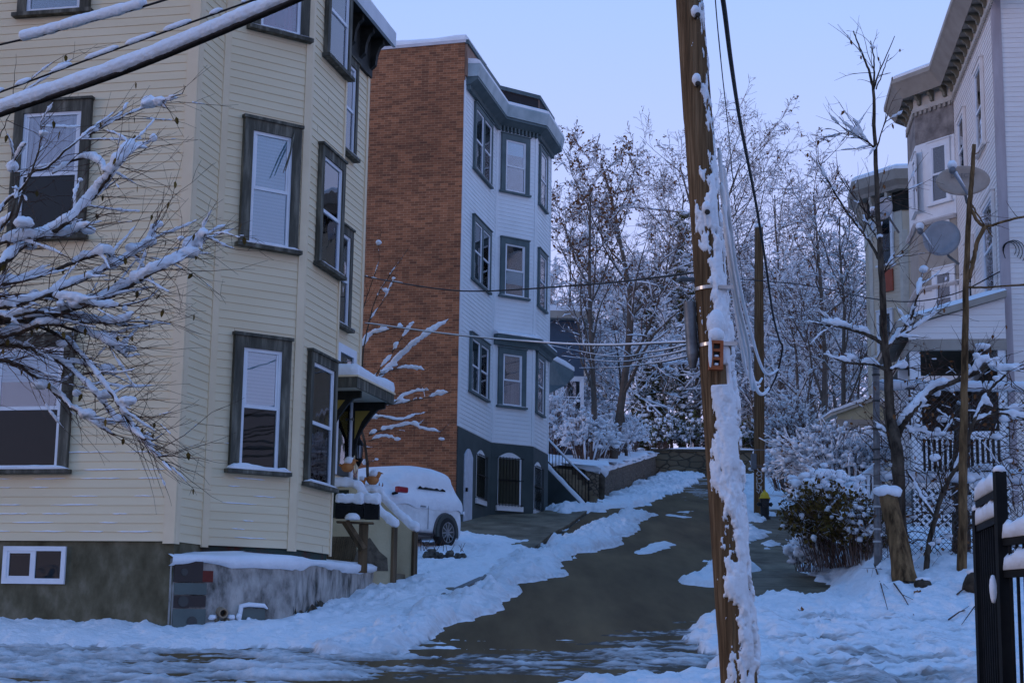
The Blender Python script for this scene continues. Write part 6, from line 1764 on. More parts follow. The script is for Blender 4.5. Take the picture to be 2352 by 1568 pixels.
for z in (zr1, zr2):
    m = MB(); m.tube([Vector((fx0, Yf, z)), Vector((fx1, Yf, z))], .022, 8); rl_ = build("rail", m, galv, cf, smooth=True)
    m = MB(); k = 90
    m.tube([Vector((fx0 + W_ * i / k, Yf, z + .055 + .012 * n1(i * .9, z, 3))) for i in range(k + 1)], [(.085 + .03 * n1(i * .8, z * 3, 9)) * (1 if n1(i * .22, z, 21) > -.34 else .55) for i in range(k + 1)], 8)
    for i in range(int(W_ / cell)): m.blob(Vector((fx0 + .05 + i * cell, Yf, z + .10)), .042, .05, .05, rng, 6, 4, .2)
    build("snow", m, snow, rl_, smooth=True)
for x in (fx0 + .06, fx0 + 2.45):
    m = MB(); m.tube([Vector((x, Yf, zb_f - .3)), Vector((x, Yf, zr1 + .03))], .03, 8); build("post", m, galv, cf, smooth=True, angle=50)
gp0, gp1 = P(2015, 1305, Yf - .15), P(2012, 838, Yf - .15)
gp = thing("steel_pipe_post", gp0, "tall grey steel pipe post tied with wire at the chain-link fence's left end", "post")
m = MB(); m.tube([gp0 - Vector((0, 0, .3)), gp1], .055, 14); m.lathe(gp1, [(.06, -.06), (.06, .0), (.03, .03), (0, .03)], 14); build("pipe", m, galv, gp, smooth=True, angle=50)
for f in (.13, .19, .30, .40, .53, .58, .68, .82, .95):
    m = MB(); c = gp0.lerp(gp1, f); m.lathe(c, [(.056, -.015), (.066, -.012), (.066, .012), (.056, .015)], 12); build("tie", m, plain("tie_wire", (.05, .05, .045), .6) if f > .5 else chalk, gp)

# ------------------------------------------------------------------ black iron fence close by at the right
ifn = thing("iron_fence", P(2290, 1500, 10), "near black iron fence with flat topped post, rails and pickets loaded with snow", "fence")
A0 = P(2296, 1100, 10.0); L0 = P(2244, 1150, 10.95); E0 = Vector((A0.x + .02, 7.4, 0))
zgr = -1.4
def ipost(p, zt, w=.066):
    m = MB(); m.box(Vector((p.x - w / 2, p.y - w / 2, zgr)), (w, 0, 0), (0, w, 0), (0, 0, zt - zgr)); build("post", m, black_metal, ifn)
    m = MB(); m.blob(Vector((p.x, p.y, zt + .012)), w * .62, w * .62, .03, rng, 10, 6, .05); build("post_snow", m, snow, ifn, smooth=True)
zA = P(2292, 1083, 10).z
ipost(Vector((A0.x, A0.y, 0)), zA); ipost(Vector((L0.x, L0.y, 0)), P(2246, 1172, 10.95).z, .06)
def ipanel(a, b, zt, z2, n, seed, h=.05):
    a, b = xy(a), xy(b); d = b - a; L = d.length; dn = d.normalized(); nn = Vector((-dn.y, dn.x, 0))
    for z in (zt, z2):
        m = MB(); m.box(a - nn * .02 + Vector((0, 0, z - .045)), d, nn * .04, (0, 0, .045)); rr = build("rail", m, black_metal, ifn)
        m = MB(); k = max(10, int(L / .035)); 
        rows_ = []
        for i in range(k + 1):
            p = a + d * (i / k); e = min(1, (min(i, k - i) + .4) / 1.6); hh = h * e * (1.0 + .35 * n1(i * .35, z * 3, seed)); o = .032 * (.6 + .4 * e)
            m.v += [p - nn * o + Vector((0, 0, z + .0005)), p - nn * o * .95 + Vector((0, 0, z + hh * .7)), p + Vector((0, 0, z + hh)), p + nn * o * .95 + Vector((0, 0, z + hh * .7)), p + nn * o + Vector((0, 0, z + .0005))]
        for i in range(k):
            for j in range(5):
                j2 = (j + 1) % 5; m.f.append((i * 5 + j, (i + 1) * 5 + j, (i + 1) * 5 + j2, i * 5 + j2))
        m.f.append((4, 3, 2, 1, 0)); m.f.append(tuple(k * 5 + j for j in range(5)))
        build("snow", m, snow, rr, smooth=True)
    for i in range(n):
        p = a + d * ((i + .6) / (n + .2))
        m = MB(); m.box(p - nn * .008 + dn * -.008 + Vector((0, 0, zgr)), dn * .016, nn * .016, (0, 0, zt - .0455 - zgr)); build("picket", m, black_metal, ifn)
zL1 = P(2270, 1138, 10.5).z; zL2 = P(2270, 1196, 10.5).z
ipanel(L0 + Vector((.0, -.03, 0)), A0 + Vector((0, .035, 0)), zL1, zL2, 9, 3, .115)
zR1 = P(2302, 1234, 9.9).z; zR2 = P(2310, 1308, 9.9).z
E1 = Vector((A0.x + .30, 7.6, 0))
ipanel(A0 + Vector((.012, -.035, 0)), E1, zR1, zR2, 24, 6, .12)
ipost(E1 + (E1 - xy(A0)).normalized() * .035, zR1 + .12)
m = MB(); p = P(2283, 1330, 9.9); m.blob(P(2281, 1352, 9.95), .022, .03, .085, rng, 10, 7, .08); build("clinging_snow", m, snow, ifn, smooth=True)
# ------------------------------------------------------------------ trees
def rv(R, s=1.): return Vector((R.gauss(0, s), R.gauss(0, s), R.gauss(0, s)))
def grow(R, out, p, d, L, r, lv, cfg, r1=None):
    """recursive limb: out gets (level, points, radii)"""
    n = cfg['seg'][min(lv, len(cfg['seg']) - 1)]
    pts, rad = [p.copy()], [r]
    d = d.normalized(); st = L / n
    for i in range(n):
        d = (d + rv(R, cfg['wob'][min(lv, 3)]) + Vector((0, 0, cfg['up'][min(lv, 3)]))).normalized()
        p = p + d * st; pts.append(p.copy()); rad.append(r + (max(cfg['rmin'], r * cfg['tip']) - r) * (i + 1) / n)
    out.append((lv, pts, rad))
    if lv >= cfg['levels']: return
    k = cfg['kids'][lv]; k = max(1, int(k * R.uniform(.8, 1.2)))
    f0 = cfg['from'][lv]
    for j in range(k):
        f = f0 + (1 - f0) * (j + R.random()) / k
        x = f * n; i = min(int(x), n - 1); q = pts[i].lerp(pts[i + 1], x - i); dd = (pts[i + 1] - pts[i]).normalized()
        a = dd.cross(rv(R)).normalized(); an = math.radians(R.uniform(*cfg['ang'][lv]))
        nd = dd * math.cos(an) + a * math.sin(an)
        if lv == 0: nd.z += cfg.get('lift', 0)
        ll = L * cfg['len'][lv] * R.uniform(.7, 1.15) * (1 - cfg['taper'][lv] * f)
        rr = max(cfg['rmin'], (r + (r * cfg['tip'] - r) * f) * cfg['rk'][lv])
        grow(R, out, q, nd, ll, rr, lv + 1, cfg)
def snow_on(m, R, pts, rad, s, prob, sides=4, lim=.86, off_=1.0):
    run = []
    for i in range(len(pts)):
        d = (pts[min(i + 1, len(pts) - 1)] - pts[max(0, i - 1)]).normalized()
        ok = abs(d.z) < lim and R.random() < prob
        if ok: run.append(i)
        if (not ok or i == len(pts) - 1) and run:
            if len(run) >= 2:
                ss = [s * R.uniform(.65, 1.35) * (1 if 0 < j < len(run) - 1 else .55) for j in range(len(run))]
                m.tube([pts[q] + Vector((0, 0, rad[q] * .6 + ss[j] * .55 * off_)) for j, q in enumerate(run)], ss, sides)
            run = []
def leaf_quad(m, R, p, s):
    a, b = rv(R).normalized(), rv(R).normalized()
    b = (b - a * b.dot(a)).normalized()
    m.face([p, p + a * s * .5 + b * s * .33, p + a * s, p + a * s * .5 - b * s * .33])
def tree(label, base, H, seed, cfg=None, snow_s=.03, prob=.6, leaves=0, trunk_r=.16, name="bare_tree", cat="tree", group=None, lean=(0, 0), leafmat=None, leafs=.13, spread=1.0, twig_mat=None, top=None):
    R = random.Random(seed)
    c = dict(seg=[9, 6, 5, 4, 3], wob=[.06, .14, .2, .26], up=[.05, .07, .04, .02], levels=3, kids=[13, 8, 6], **{'from': [.22, .2, .15]}, ang=[(28, 62), (25, 65), (25, 75)],
             len=[.50, .46, .42], taper=[.55, .45, .3], rk=[.52, .5, .55], tip=.22, rmin=.009, lift=.15)
    if cfg: c.update(cfg)
    out = []
    t = thing(name, base, label, cat, group)
    grow(R, out, Vector(base) - Vector((0, 0, .2)), Vector((lean[0], lean[1], 1)), H, trunk_r * .78, 0, c)
    mt, mc, msn, ml = MB(), MB(), MB(), MB()
    for lv, pts, rad in out:
        if lv == 0: mt.tube(pts, rad, 8)
        elif lv == 1: mt.tube(pts, rad, 5, cap=False)
        else: mc.tube(pts, rad, 3, cap=False)
        if lv >= 1: snow_on(msn, R, pts, rad, max(snow_s * (1.25 if lv == 1 else 1), rad[0] * .75), prob * (1 if lv < 3 else .8), 4)
        if leaves and lv >= 2 and pts[-1].z > base[2] + H * leaves[1] and R.random() < leaves[0]:
            for _ in range(R.randint(2, 5)): leaf_quad(ml, R, pts[-1].lerp(pts[0], R.random() * .6) + rv(R, .05), leafs * R.uniform(.6, 1.3))
    build("trunk", mt, bark_frost, t, smooth=True)
    if mc.v: build("crown", mc, twig_mat or twig_frost, t)
    if msn.v: build("snow", msn, snow, t, smooth=True)
    if ml.v: build("leaves", ml, leafmat or leaf_brown, t)
    return t
def tz(x, y):
    """height of the wooded land"""
    X, Y = np.array([x]), np.array([y])
    if y > 83.5: return float(terr_end(X, Y)[0])
    if x < 2.9 + (y - 54.3) * .155 : return float(terr_left(X, Y)[0])
    return surf(x, y)
def bg_tree(label, px, Y, pytop, seed, **kw):
    r = ray(px, 900); x = r.x * Y; z = tz(x, Y)
    H = P(px, pytop, Y).z - z
    return tree(label, (x, Y, z), H, seed, **kw)
GB = "bare snowy trees beyond the stone walls"
bg_tree("tall slim bare tree just right of the brick house with rusty leaves in its top", 1362, 60, 410, 1, trunk_r=.17, leaves=(.38, .62), lean=(-.03, 0), group=GB, snow_s=.026, prob=.5, cfg=dict(kids=[16, 11, 9], ang=[(22, 50), (25, 60), (25, 70)]))
bg_tree("thick trunked bare tree second from the brick house, tallest of the group", 1408, 66, 360, 2, trunk_r=.24, leaves=(.16, .5), group=GB, snow_s=.034, prob=.6, cfg=dict(kids=[18, 12, 9]))
bg_tree("bushy bare tree hung with brown leaves between thick trunk and evergreen", 1492, 89, 420, 3, trunk_r=.2, leaves=(.2, .4), group=GB, snow_s=.034, prob=.55, cfg=dict(kids=[17, 11, 9]))
bg_tree("wide bare tree whose crown rises directly behind the leaning pole", 1600, 90, 350, 4, trunk_r=.26, leaves=(.14, .55), group=GB, snow_s=.036, prob=.5, cfg=dict(kids=[19, 12, 9], len=[.62, .48, .42], ang=[(30, 70), (25, 65), (25, 75)]))
bg_tree("spreading bare tree with near level limbs just right of the leaning pole", 1700, 94, 360, 5, trunk_r=.26, group=GB, snow_s=.036, prob=.5, cfg=dict(kids=[18, 12, 9], len=[.65, .48, .42], ang=[(40, 80), (25, 65), (25, 75)]))
bg_tree("dense bare tree right behind the farther utility pole", 1790, 80, 445, 6, trunk_r=.18, group=GB, snow_s=.036, prob=.62, cfg=dict(kids=[19, 12, 9]))
bg_tree("dark forked bare tree between farther pole and tan house", 1895, 60, 430, 7, trunk_r=.17, leaves=(.06, .3), group=GB, snow_s=.032, prob=.58, cfg=dict(kids=[19, 12, 9], ang=[(20, 55), (25, 60), (25, 70)]))
bg_tree("bare tree nearest to the tan house's bay with a crooked stem", 1935, 53, 440, 8, trunk_r=.14, lean=(-.04, 0), group=GB, snow_s=.028, prob=.5, cfg=dict(kids=[17, 11, 9], ang=[(20, 55), (25, 60), (25, 70)]))
bg_tree("low bare tree crusted with snow beside the farther pole's foot", 1830, 64, 640, 9, trunk_r=.12, group=GB, snow_s=.042, prob=.75, cfg=dict(kids=[17, 11, 9], len=[.6, .5, .42], ang=[(30, 75), (25, 65), (25, 75)]))
bg_tree("low snow crusted tree bending over the cobbled wall", 1440, 71, 690, 10, trunk_r=.10, group=GB, snow_s=.045, prob=.78, cfg=dict(kids=[18, 12, 9], len=[.75, .5, .42], ang=[(40, 85), (25, 65), (25, 75)], up=[.05, .02, .0, .0]))
bg_tree("low tangled tree over the block wall left of the pole", 1545, 86, 720, 12, trunk_r=.12, group=GB, snow_s=.045, prob=.75, cfg=dict(kids=[18, 12, 9], len=[.7, .5, .42], ang=[(40, 85), (25, 65), (25, 75)], up=[.05, .02, .0, .0]))
bg_tree("small arching tree over the block wall right of the pole", 1740, 86, 760, 13, trunk_r=.11, group=GB, snow_s=.045, prob=.75, cfg=dict(kids=[18, 12, 9], len=[.7, .5, .42], ang=[(40, 85), (25, 65), (25, 75)], up=[.05, .02, .0, .0]))
bg_tree("slender bare tree at the far left of the group beside the slate blue house", 1300, 72, 520, 14, trunk_r=.13, group=GB, snow_s=.034, prob=.6, cfg=dict(kids=[16, 11, 9]))
# the thicket farther up the hill: copies of the trees above
protos = [o for o in SC.objects if o.name.startswith("bare_tree") and o.parent is None]
def clone_tree(q, loc, rz, s_, label, group):
    r_ = q.copy(); COL.objects.link(r_); r_.location = loc; r_.rotation_euler = (0, 0, rz); r_.scale = (s_, s_, s_)
    r_['label'] = label; r_['group'] = group
    for ch in list(q.children):
        c_ = ch.copy(); COL.objects.link(c_); c_.parent = r_
for k, (px, Y, pi_, s_) in enumerate(((1290, 92, 10, 1.3), (1345, 96, 9, 1.5), (1400, 99, 8, 1.4), (1455, 95, 10, 1.2), (1530, 98, 9, 1.3), (1640, 97, 8, 1.4), (1680, 93, 11, 1.4), (1735, 100, 8, 1.5), (1775, 92, 11, 1.3), (1815, 96, 8, 1.5), (1850, 90, 9, 1.4), (1885, 84.5, 11, 1.2), (1905, 94, 8, 1.4), (1950, 88, 11, 1.3), (1870, 74, 10, 1.15), (1925, 70, 8, 1.0), (1600, 104, 10, 1.5))):
    x = ray(px, 900).x * Y; clone_tree(protos[pi_ % len(protos)], (x, Y, tz(x, Y) - .2), k * 1.7 + .4, s_, "bare snowy tree in the dense thicket farther up the hill", "bare trees in the far thicket")
# evergreens
def evergreen(label, px, Y, pytop, w, seed, pybase=None):
    R = random.Random(seed); r = ray(px, 900); x = r.x * Y; z = tz(x, Y); H = P(px, pytop, Y).z - z
    t = thing("evergreen_tree", (x, Y, z), label, "tree", "evergreens among the bare trees")
    mt, mn, ms = MB(), MB(), MB()
    b = Vector((x, Y, z)); mt.tube([b, b + Vector((0, 0, H * .5)), b + Vector((0, 0, H))], [.2, .13, .03], 8)
    nb = 120
    for i in range(nb):
        f = (i + R.random()) / nb; f = .08 + .92 * f; L = w * (1.08 - f) ** .7 * R.uniform(.6, 1.1); an = R.random() * 6.283
        d = Vector((math.cos(an), math.sin(an), -.10 + .5 * f)); p0 = b + Vector((0, 0, H * f)); pts = [p0]
        for k in range(5): pts.append(pts[-1] + (d + Vector((0, 0, -.09 * k)) + rv(R, .08)) * (L / 5))
        mt.tube(pts, [.03, .025, .02, .016, .012, .008], 4, cap=False)
        for k in range(1, 6):
            for _ in range(15):
                q = pts[k].lerp(pts[k - 1], R.random()) + Vector((R.gauss(0, .14), R.gauss(0, .14), R.gauss(-.04, .07)))
                a = (d + rv(R, .8) + Vector((0, 0, -.2))).normalized(); c = a.cross(rv(R)).normalized() * .022; l = R.uniform(.10, .22)
                mn.face([q - c, q + c, q + a * l + c * .3, q + a * l - c * .3])
            if R.random() < .36: ms.blob(pts[k] + Vector((R.gauss(0, .06), R.gauss(0, .06), .07)), R.uniform(.10, .26), R.uniform(.10, .24), R.uniform(.05, .10), R, 7, 4, .25)
    build("trunk", mt, bark, t); build("crown", mn, needle, t); build("snow", ms, snow, t, smooth=True)
evergreen("dark green evergreen rising immediately left of the leaning utility pole", 1566, 88, 488, 2.3, 31)
evergreen("broad drooping evergreen behind the thick bare trunk", 1500, 91, 640, 2.3, 32)
evergreen("low evergreen with drooping snowy fan over the cobbled wall's far end", 1490, 87.5, 860, 2.1, 33)
# shrubs
def shrub(label, base, H, Wd, n, seed, snow_s=.04, prob=.7, leaves=None, leafmat=None, leafs=.08, arch=.5, group=None, name="shrub", blobs=.5, r0=.014, twigs=5, depth=None, lean=0, blobr=(.03, .09), base_w=.32):
    R = random.Random(seed); b = Vector(base); t = thing(name, b, label, "shrub", group)
    mc, ms, ml = MB(), MB(), MB(); depth = depth or Wd
    for i in range(n):
        an = R.random() * 6.283; q = math.sqrt(R.random())
        p = b + Vector((math.cos(an) * Wd * base_w * q, math.sin(an) * depth * base_w * q, -.1))
        tip = b + Vector((math.cos(an) * Wd * q * R.uniform(.6, 1) + lean * H, math.sin(an) * depth * q, H * R.uniform(.55, 1.0) * (1 - .35 * q * q)))
        mid = p.lerp(tip, .5) + Vector((0, 0, H * arch * .35)) + rv(R, .05)
        pts = [p, p.lerp(mid, .55) + rv(R, .02), mid, mid.lerp(tip, .5) + Vector((0, 0, H * arch * .07)) + rv(R, .03), tip]
        rad = [r0, r0 * .85, r0 * .7, r0 * .5, r0 * .35]
        mc.tube(pts, rad, 4, cap=False); snow_on(ms, R, pts, rad, snow_s, prob, 5, .93)
        for k in range(int(twigs * 1.7)):
            f = R.uniform(1.2, 3.99); j = int(f); s = pts[j].lerp(pts[j + 1], f - j); d = ((pts[j + 1] - pts[j]).normalized() + rv(R, .55) + Vector((0, 0, .15))).normalized(); l = H * R.uniform(.12, .34)
            tp = [s, s + d * l * .5 + rv(R, .02), s + d * l + rv(R, .03)]
            mc.tube(tp, [r0 * .5, r0 * .4, r0 * .25], 3, cap=False); snow_on(ms, R, tp, [r0 * .4] * 3, snow_s * .62, prob * .75, 4, .9)
            if R.random() < blobs: ms.blob(tp[1] + Vector((0, 0, snow_s * .7)), R.uniform(*blobr), R.uniform(*blobr), R.uniform(blobr[0], blobr[1] * .75), R, 7, 5, .22)
            if leaves and R.random() < leaves:
                for _ in range(R.randint(2, 6)): leaf_quad(ml, R, tp[2].lerp(tp[0], R.random()) + rv(R, .03), leafs * R.uniform(.6, 1.3))
    build("stems", mc, twig_frost, t); build("snow", ms, snow, t, smooth=True)
    if ml.v: build("leaves", ml, leafmat or leaf_brown, t)
    return t
GS = "snow covered shrubs on the raised left bank"
rows = [(58.5, -.9, 1.7, 1.2, "snowy shrub closest to the side stairs of the brick house"), (62, -1.2, 1.7, 1.3, "snowy shrub just past the side stairs behind the concrete wall end"), (66, -1.25, 1.8, 1.35, "snowy shrub midway along the cobbled wall under the thick trunk"),
        (70.5, -1.25, 1.9, 1.35, "tall snowy shrub above the middle of the cobbled wall"), (75.5, -1.25, 2.0, 1.4, "snowy shrub draping over the last third of the cobbled wall"), (80.5, -1.3, 2.0, 1.4, "snowy shrub at the cobbled wall's far end beside the block wall"),
        (64, -3.0, 2.8, 1.8, "large snowy shrub in the second row against the slate blue house"), (69, -3.2, 3.0, 1.9, "large snowy shrub in the second row behind the thick trunk"), (75, -3.3, 3.0, 1.9, "large snowy shrub in the second row below the evergreens")]
for k, (Y, dx, H, Wd, lab) in enumerate(rows):
    x = 2.95 + (Y - 54.3) * .155 + dx
    shrub(lab, (x, Y, tz(x, Y) - .1), H, Wd, 80, 50 + k, snow_s=.042, prob=.7, group=GS, leaves=.12, blobs=.5, twigs=7, blobr=(.04, .12))
GE = "dark snowy shrubs along the top of the block wall"
for k, (x, lab) in enumerate(((7.9, "dark shrub over the block wall where it meets the cobbled wall"), (9.6, "dark snow dusted shrub over the block wall just left of the leaning pole"), (11.4, "dark shrub over the block wall hidden partly behind the leaning pole"), (13.2, "dark shrub over the block wall immediately left of the farther pole"), (15.2, "dark shrub over the block wall immediately right of the farther pole"), (17.4, "dark shrub over the block wall near the white shrub row"))):
    shrub(lab, (x, 85.7, tz(x, 85.7) - .1), 2.2, 1.5, 70, 70 + k, snow_s=.035, prob=.5, group=GE, leaves=.5, leafmat=needle, leafs=.16, blobs=.35, twigs=6, blobr=(.05, .13))
# right side of the pavement
def gshrub(label, px, py, Y, H, Wd, n, seed, **kw):
    p = P(px, py, Y); return shrub(label, p, H, Wd, n, seed, **kw)
gshrub("big arching shrub heaped with snow beyond the fence post by the pavement", 1935, 1165, 38, 1.85, 1.75, 120, 91, snow_s=.036, prob=.85, arch=.75, blobs=.55, twigs=7, lean=-.15, leaves=.06, blobr=(.03, .085))
gshrub("smaller snowy shrub under the big arching one at the pavement edge", 1868, 1190, 38.5, 1.3, .8, 60, 92, snow_s=.03, prob=.6, blobs=.35, leaves=.5, leafmat=leaf_olive, leafs=.08)
gshrub("leafy brown bush with olive leaves leaning over the pavement's snow bank", 1940, 1290, 28.6, 1.25, 1.0, 150, 93, snow_s=.015, prob=.25, arch=.55, leaves=.85, leafs=.09, leafmat=leaf_olive, blobs=.05, lean=-.18, twigs=6, r0=.008, blobr=(.03, .09), base_w=.6)
gshrub("twiggy brown bush filling the gap between leafy bush and grey pipe post", 1990, 1285, 27.4, 1.0, .6, 70, 98, snow_s=.018, prob=.4, arch=.5, leaves=.5, leafs=.08, leafmat=leaf_olive, blobs=.22, twigs=6, r0=.008, base_w=.6, blobr=(.03, .08))
gshrub("low snow smothered shrub at the pavement edge before the leafy bush", 1868, 1300, 29.6, .55, .55, 50, 99, snow_s=.03, prob=.7, arch=.5, leaves=.3, leafs=.06, leafmat=leaf_olive, blobs=.6, twigs=5, r0=.007, base_w=.6, blobr=(.04, .1))
gshrub("rounded snow laden bush between leafy bush and white balustrade", 1905, 1190, 32, 1.0, .75, 60, 94, snow_s=.04, prob=.8, blobs=.6, leaves=.2, blobr=(.05, .13))
gshrub("snow bowed shrub at the pavement's far right edge near the block wall", 1805, 1120, 58, 1.6, 1.2, 60, 95, snow_s=.045, prob=.8, blobs=.5, blobr=(.05, .12))
gshrub("wide snow covered shrub in front of the tan hood's column", 1975, 1085, 42, 1.1, 1.2, 80, 96, snow_s=.04, prob=.8, blobs=.5, leaves=.12, blobr=(.04, .11))
gshrub("reddish twiggy shrub dusted with snow under the forked bare tree", 1840, 1070, 52, 2.3, 1.5, 80, 97, snow_s=.035, prob=.6, blobs=.4, leaves=.15)

# ------------------------------------------------------------------ trees drawn limb by limb
def smooth_limb(pts, n=5): return catmull(pts, n)
def limb_tree(name, label, base, limbs, Y, seed, twigs, twl, twr=.0035, snow_s=.02, group=None, leaf=None, tdir=None, snow_prob=.75, dz=0., blob=.25, blobr=(.02, .06), barkm=None, leafm=None, jit=.12, leafs=.07, twsnow=.5, vox=.018):
    """limbs: (pixel points, radius at start, radius at end, snow radius, twig weight)"""
    R = random.Random(seed); t = thing(name, base, label, "tree", group)
    mt, mc, ms, ml = MB(), MB(), MB(), MB(); allp = []
    for pts, r0, r1, sn_, tw in limbs:
        sn_ = sn_ * (.82 if Y < 20 else .9)
        w = [P(q[0], q[1], (q[2] if len(q) > 2 else Y) + (R.uniform(-jit, jit) if k else 0)) for k, q in enumerate(pts)]
        path = smooth_limb(w, 6); n = len(path); path = [p + rv(R, .004) for p in path]
        rad = [r0 + (r1 - r0) * (i / (n - 1)) ** .8 for i in range(n)]
        mt.tube(path, rad, 8)
        if sn_:
            run = []
            for i in range(n):
                d = (path[min(i + 1, n - 1)] - path[max(0, i - 1)]).normalized()
                if abs(d.z) < .93 and n1(i * .35, sn_ * 99, seed) > -.30 - (snow_prob - .7): run.append(i)
                if run and (run[-1] != i or i == n - 1):
                    if len(run) > 2:
                        ss = [sn_ * (1 + .5 * n1(q * .45, 3, seed)) * min(1, .35 + min(j, len(run) - 1 - j) * .35) for j, q in enumerate(run)]
                        ms.tube([path[q] + Vector((0, 0, rad[q] * .45 + ss[j] * .7)) for j, q in enumerate(run)], ss, 9)
                    run = []
        allp += [(path, rad, tw, sn_)]
    wts = [a[2] * len(a[0]) for a in allp]; 
    for _ in range(twigs):
        path, rad, tw, sn_ = R.choices(allp, wts)[0]
        i = R.randrange(1, len(path)); p = path[i]; d0 = (path[i] - path[i - 1]).normalized()
        d = (d0 * R.uniform(.2, 1.1) + Vector((R.gauss(0, .5), R.gauss(0, .3), R.gauss(0, .5)))) + (Vector(tdir) if tdir else Vector((0, 0, .2)))
        d.normalize(); L = R.uniform(*twl); k = 6; tp = [p]
        bend = Vector((0, 0, R.uniform(-.10, .12)))
        for j in range(k): d = (d + rv(R, .12) + bend * .5).normalized(); tp.append(tp[-1] + d * (L / k))
        tr = [twr * (1.5 - 1.1 * j / k) for j in range(k + 1)]
        mc.tube(tp, tr, 4, cap=False)
        for j in range(2, k):     # side shoots
            if R.random() < .4:
                e = (d + rv(R, .6)).normalized(); l2 = L * R.uniform(.12, .35); mc.tube([tp[j], tp[j] + e * l2 * .5 + rv(R, .004), tp[j] + e * l2], [twr * .7, twr * .6, twr * .45], 3, cap=False)
        if R.random() < twsnow: snow_on(ms, R, tp[:5], tr[:5], snow_s, snow_prob, 6, .9)
        if R.random() < blob:
            q = tp[R.randint(0, 2)]; b1 = R.uniform(*blobr); ms.blob(q + Vector((0, 0, b1 * .55)), b1 * R.uniform(.8, 1.5), b1, b1 * R.uniform(.6, .95), R, 10, 7, .12)
        if leaf and R.random() < leaf:
            q = tp[R.randint(2, k)]; s = leafs * R.uniform(.7, 1.1); a = Vector((R.gauss(0, .25), R.gauss(0, .25), -1)).normalized(); b = a.cross(rv(R)).normalized()
            ml.face([q, q + a * s * .35 + b * s * .28, q + a * s * .8 + b * s * .2, q + a * s * 1.1, q + a * s * .8 - b * s * .2, q + a * s * .35 - b * s * .28])
    build("trunk", mt, barkm or bark, t, smooth=True)
    if mc.v: build("crown", mc, twig, t)
    if ms.v: melt(build("snow", ms, snowfine, t, smooth=True), vox, vox * 2.6, .05 if Y < 20 else .09, 1)
    if ml.v: build("leaves", ml, leafm or leaf_olive, t)
    return t
YL = 14.5
lb = Vector((-5.6, YL, -.9))
limbs = [
 ([(-300, 1400), (-270, 1050), (-240, 800), (-180, 690)], .10, .06, .0, .0),
 ([(-240, 800), (-90, 690), (0, 612), (60, 560), (140, 520), (215, 450), (262, 390), (308, 322)], .05, .008, .060, 1.0),
 ([(-200, 760), (-60, 700), (0, 655), (70, 640), (180, 600), (240, 580), (262, 600)], .035, .006, .05, 1.0),
 ([(-240, 850), (-100, 760), (0, 737), (90, 732), (190, 702), (270, 672), (340, 632), (400, 600), (455, 556), (470, 540)], .045, .006, .055, 1.2),
 ([(-200, 830), (-60, 720), (40, 700), (150, 660), (260, 610), (340, 560), (350, 520)], .03, .004, .045, 1.0),
 ([(-240, 880), (-80, 790), (20, 770), (100, 745), (180, 760), (250, 790), (290, 820)], .035, .005, .05, 1.1),
 ([(-240, 900), (-80, 800), (0, 790), (70, 800), (150, 840), (220, 905), (262, 960), (330, 1010)], .03, .004, .035, 1.5),
 ([(-240, 920), (-80, 830), (0, 826), (60, 850), (130, 905), (200, 960), (260, 1000)], .03, .004, .028, 1.5),
 ([(-240, 860), (-60, 740), (40, 735), (150, 780), (230, 870), (285, 950), (318, 1000), (372, 1060)], .028, .004, .03, 1.2),
 ([(0, 655), (60, 420), (110, 385), (170, 330), (250, 285), (330, 248), (420, 215)], .016, .003, .016, .7),
 ([(-120, 640), (-40, 540), (10, 470), (60, 420), (90, 340), (95, 280)], .022, .004, .02, .5),
 ([(-200, 640), (-40, 560), (20, 500), (38, 440), (30, 380), (60, 330)], .02, .004, .04, .6),
 ([(-100, 640), (0, 560), (80, 545), (150, 540), (205, 515)], .02, .006, .055, .8),
 ([(120, 400), (180, 365), (225, 372), (240, 395)], .008, .006, .040, .3),
 ([(-60, 400), (-10, 330), (30, 250), (78, 172)], .008, .002, .0, .4),
 ([(180, 740), (250, 742), (292, 748)], .012, .008, .04, .4),
 ([(-60, 690), (60, 676), (170, 690), (240, 705), (300, 700)], .02, .006, .05, .8),
 ([(-60, 750), (80, 716), (180, 735), (270, 742), (306, 720)], .02, .006, .045, .8),
]
limb_tree("snowy_tree", "bare twiggy tree at the left edge, bowed with fresh snow and a few olive leaves", lb, limbs, YL, 5, 620, (.25, 1.0), .0028, .015, leaf=.14, tdir=(.55, 0, .0), jit=.28, blob=.15, blobr=(.025, .075), twsnow=.34, vox=.011)
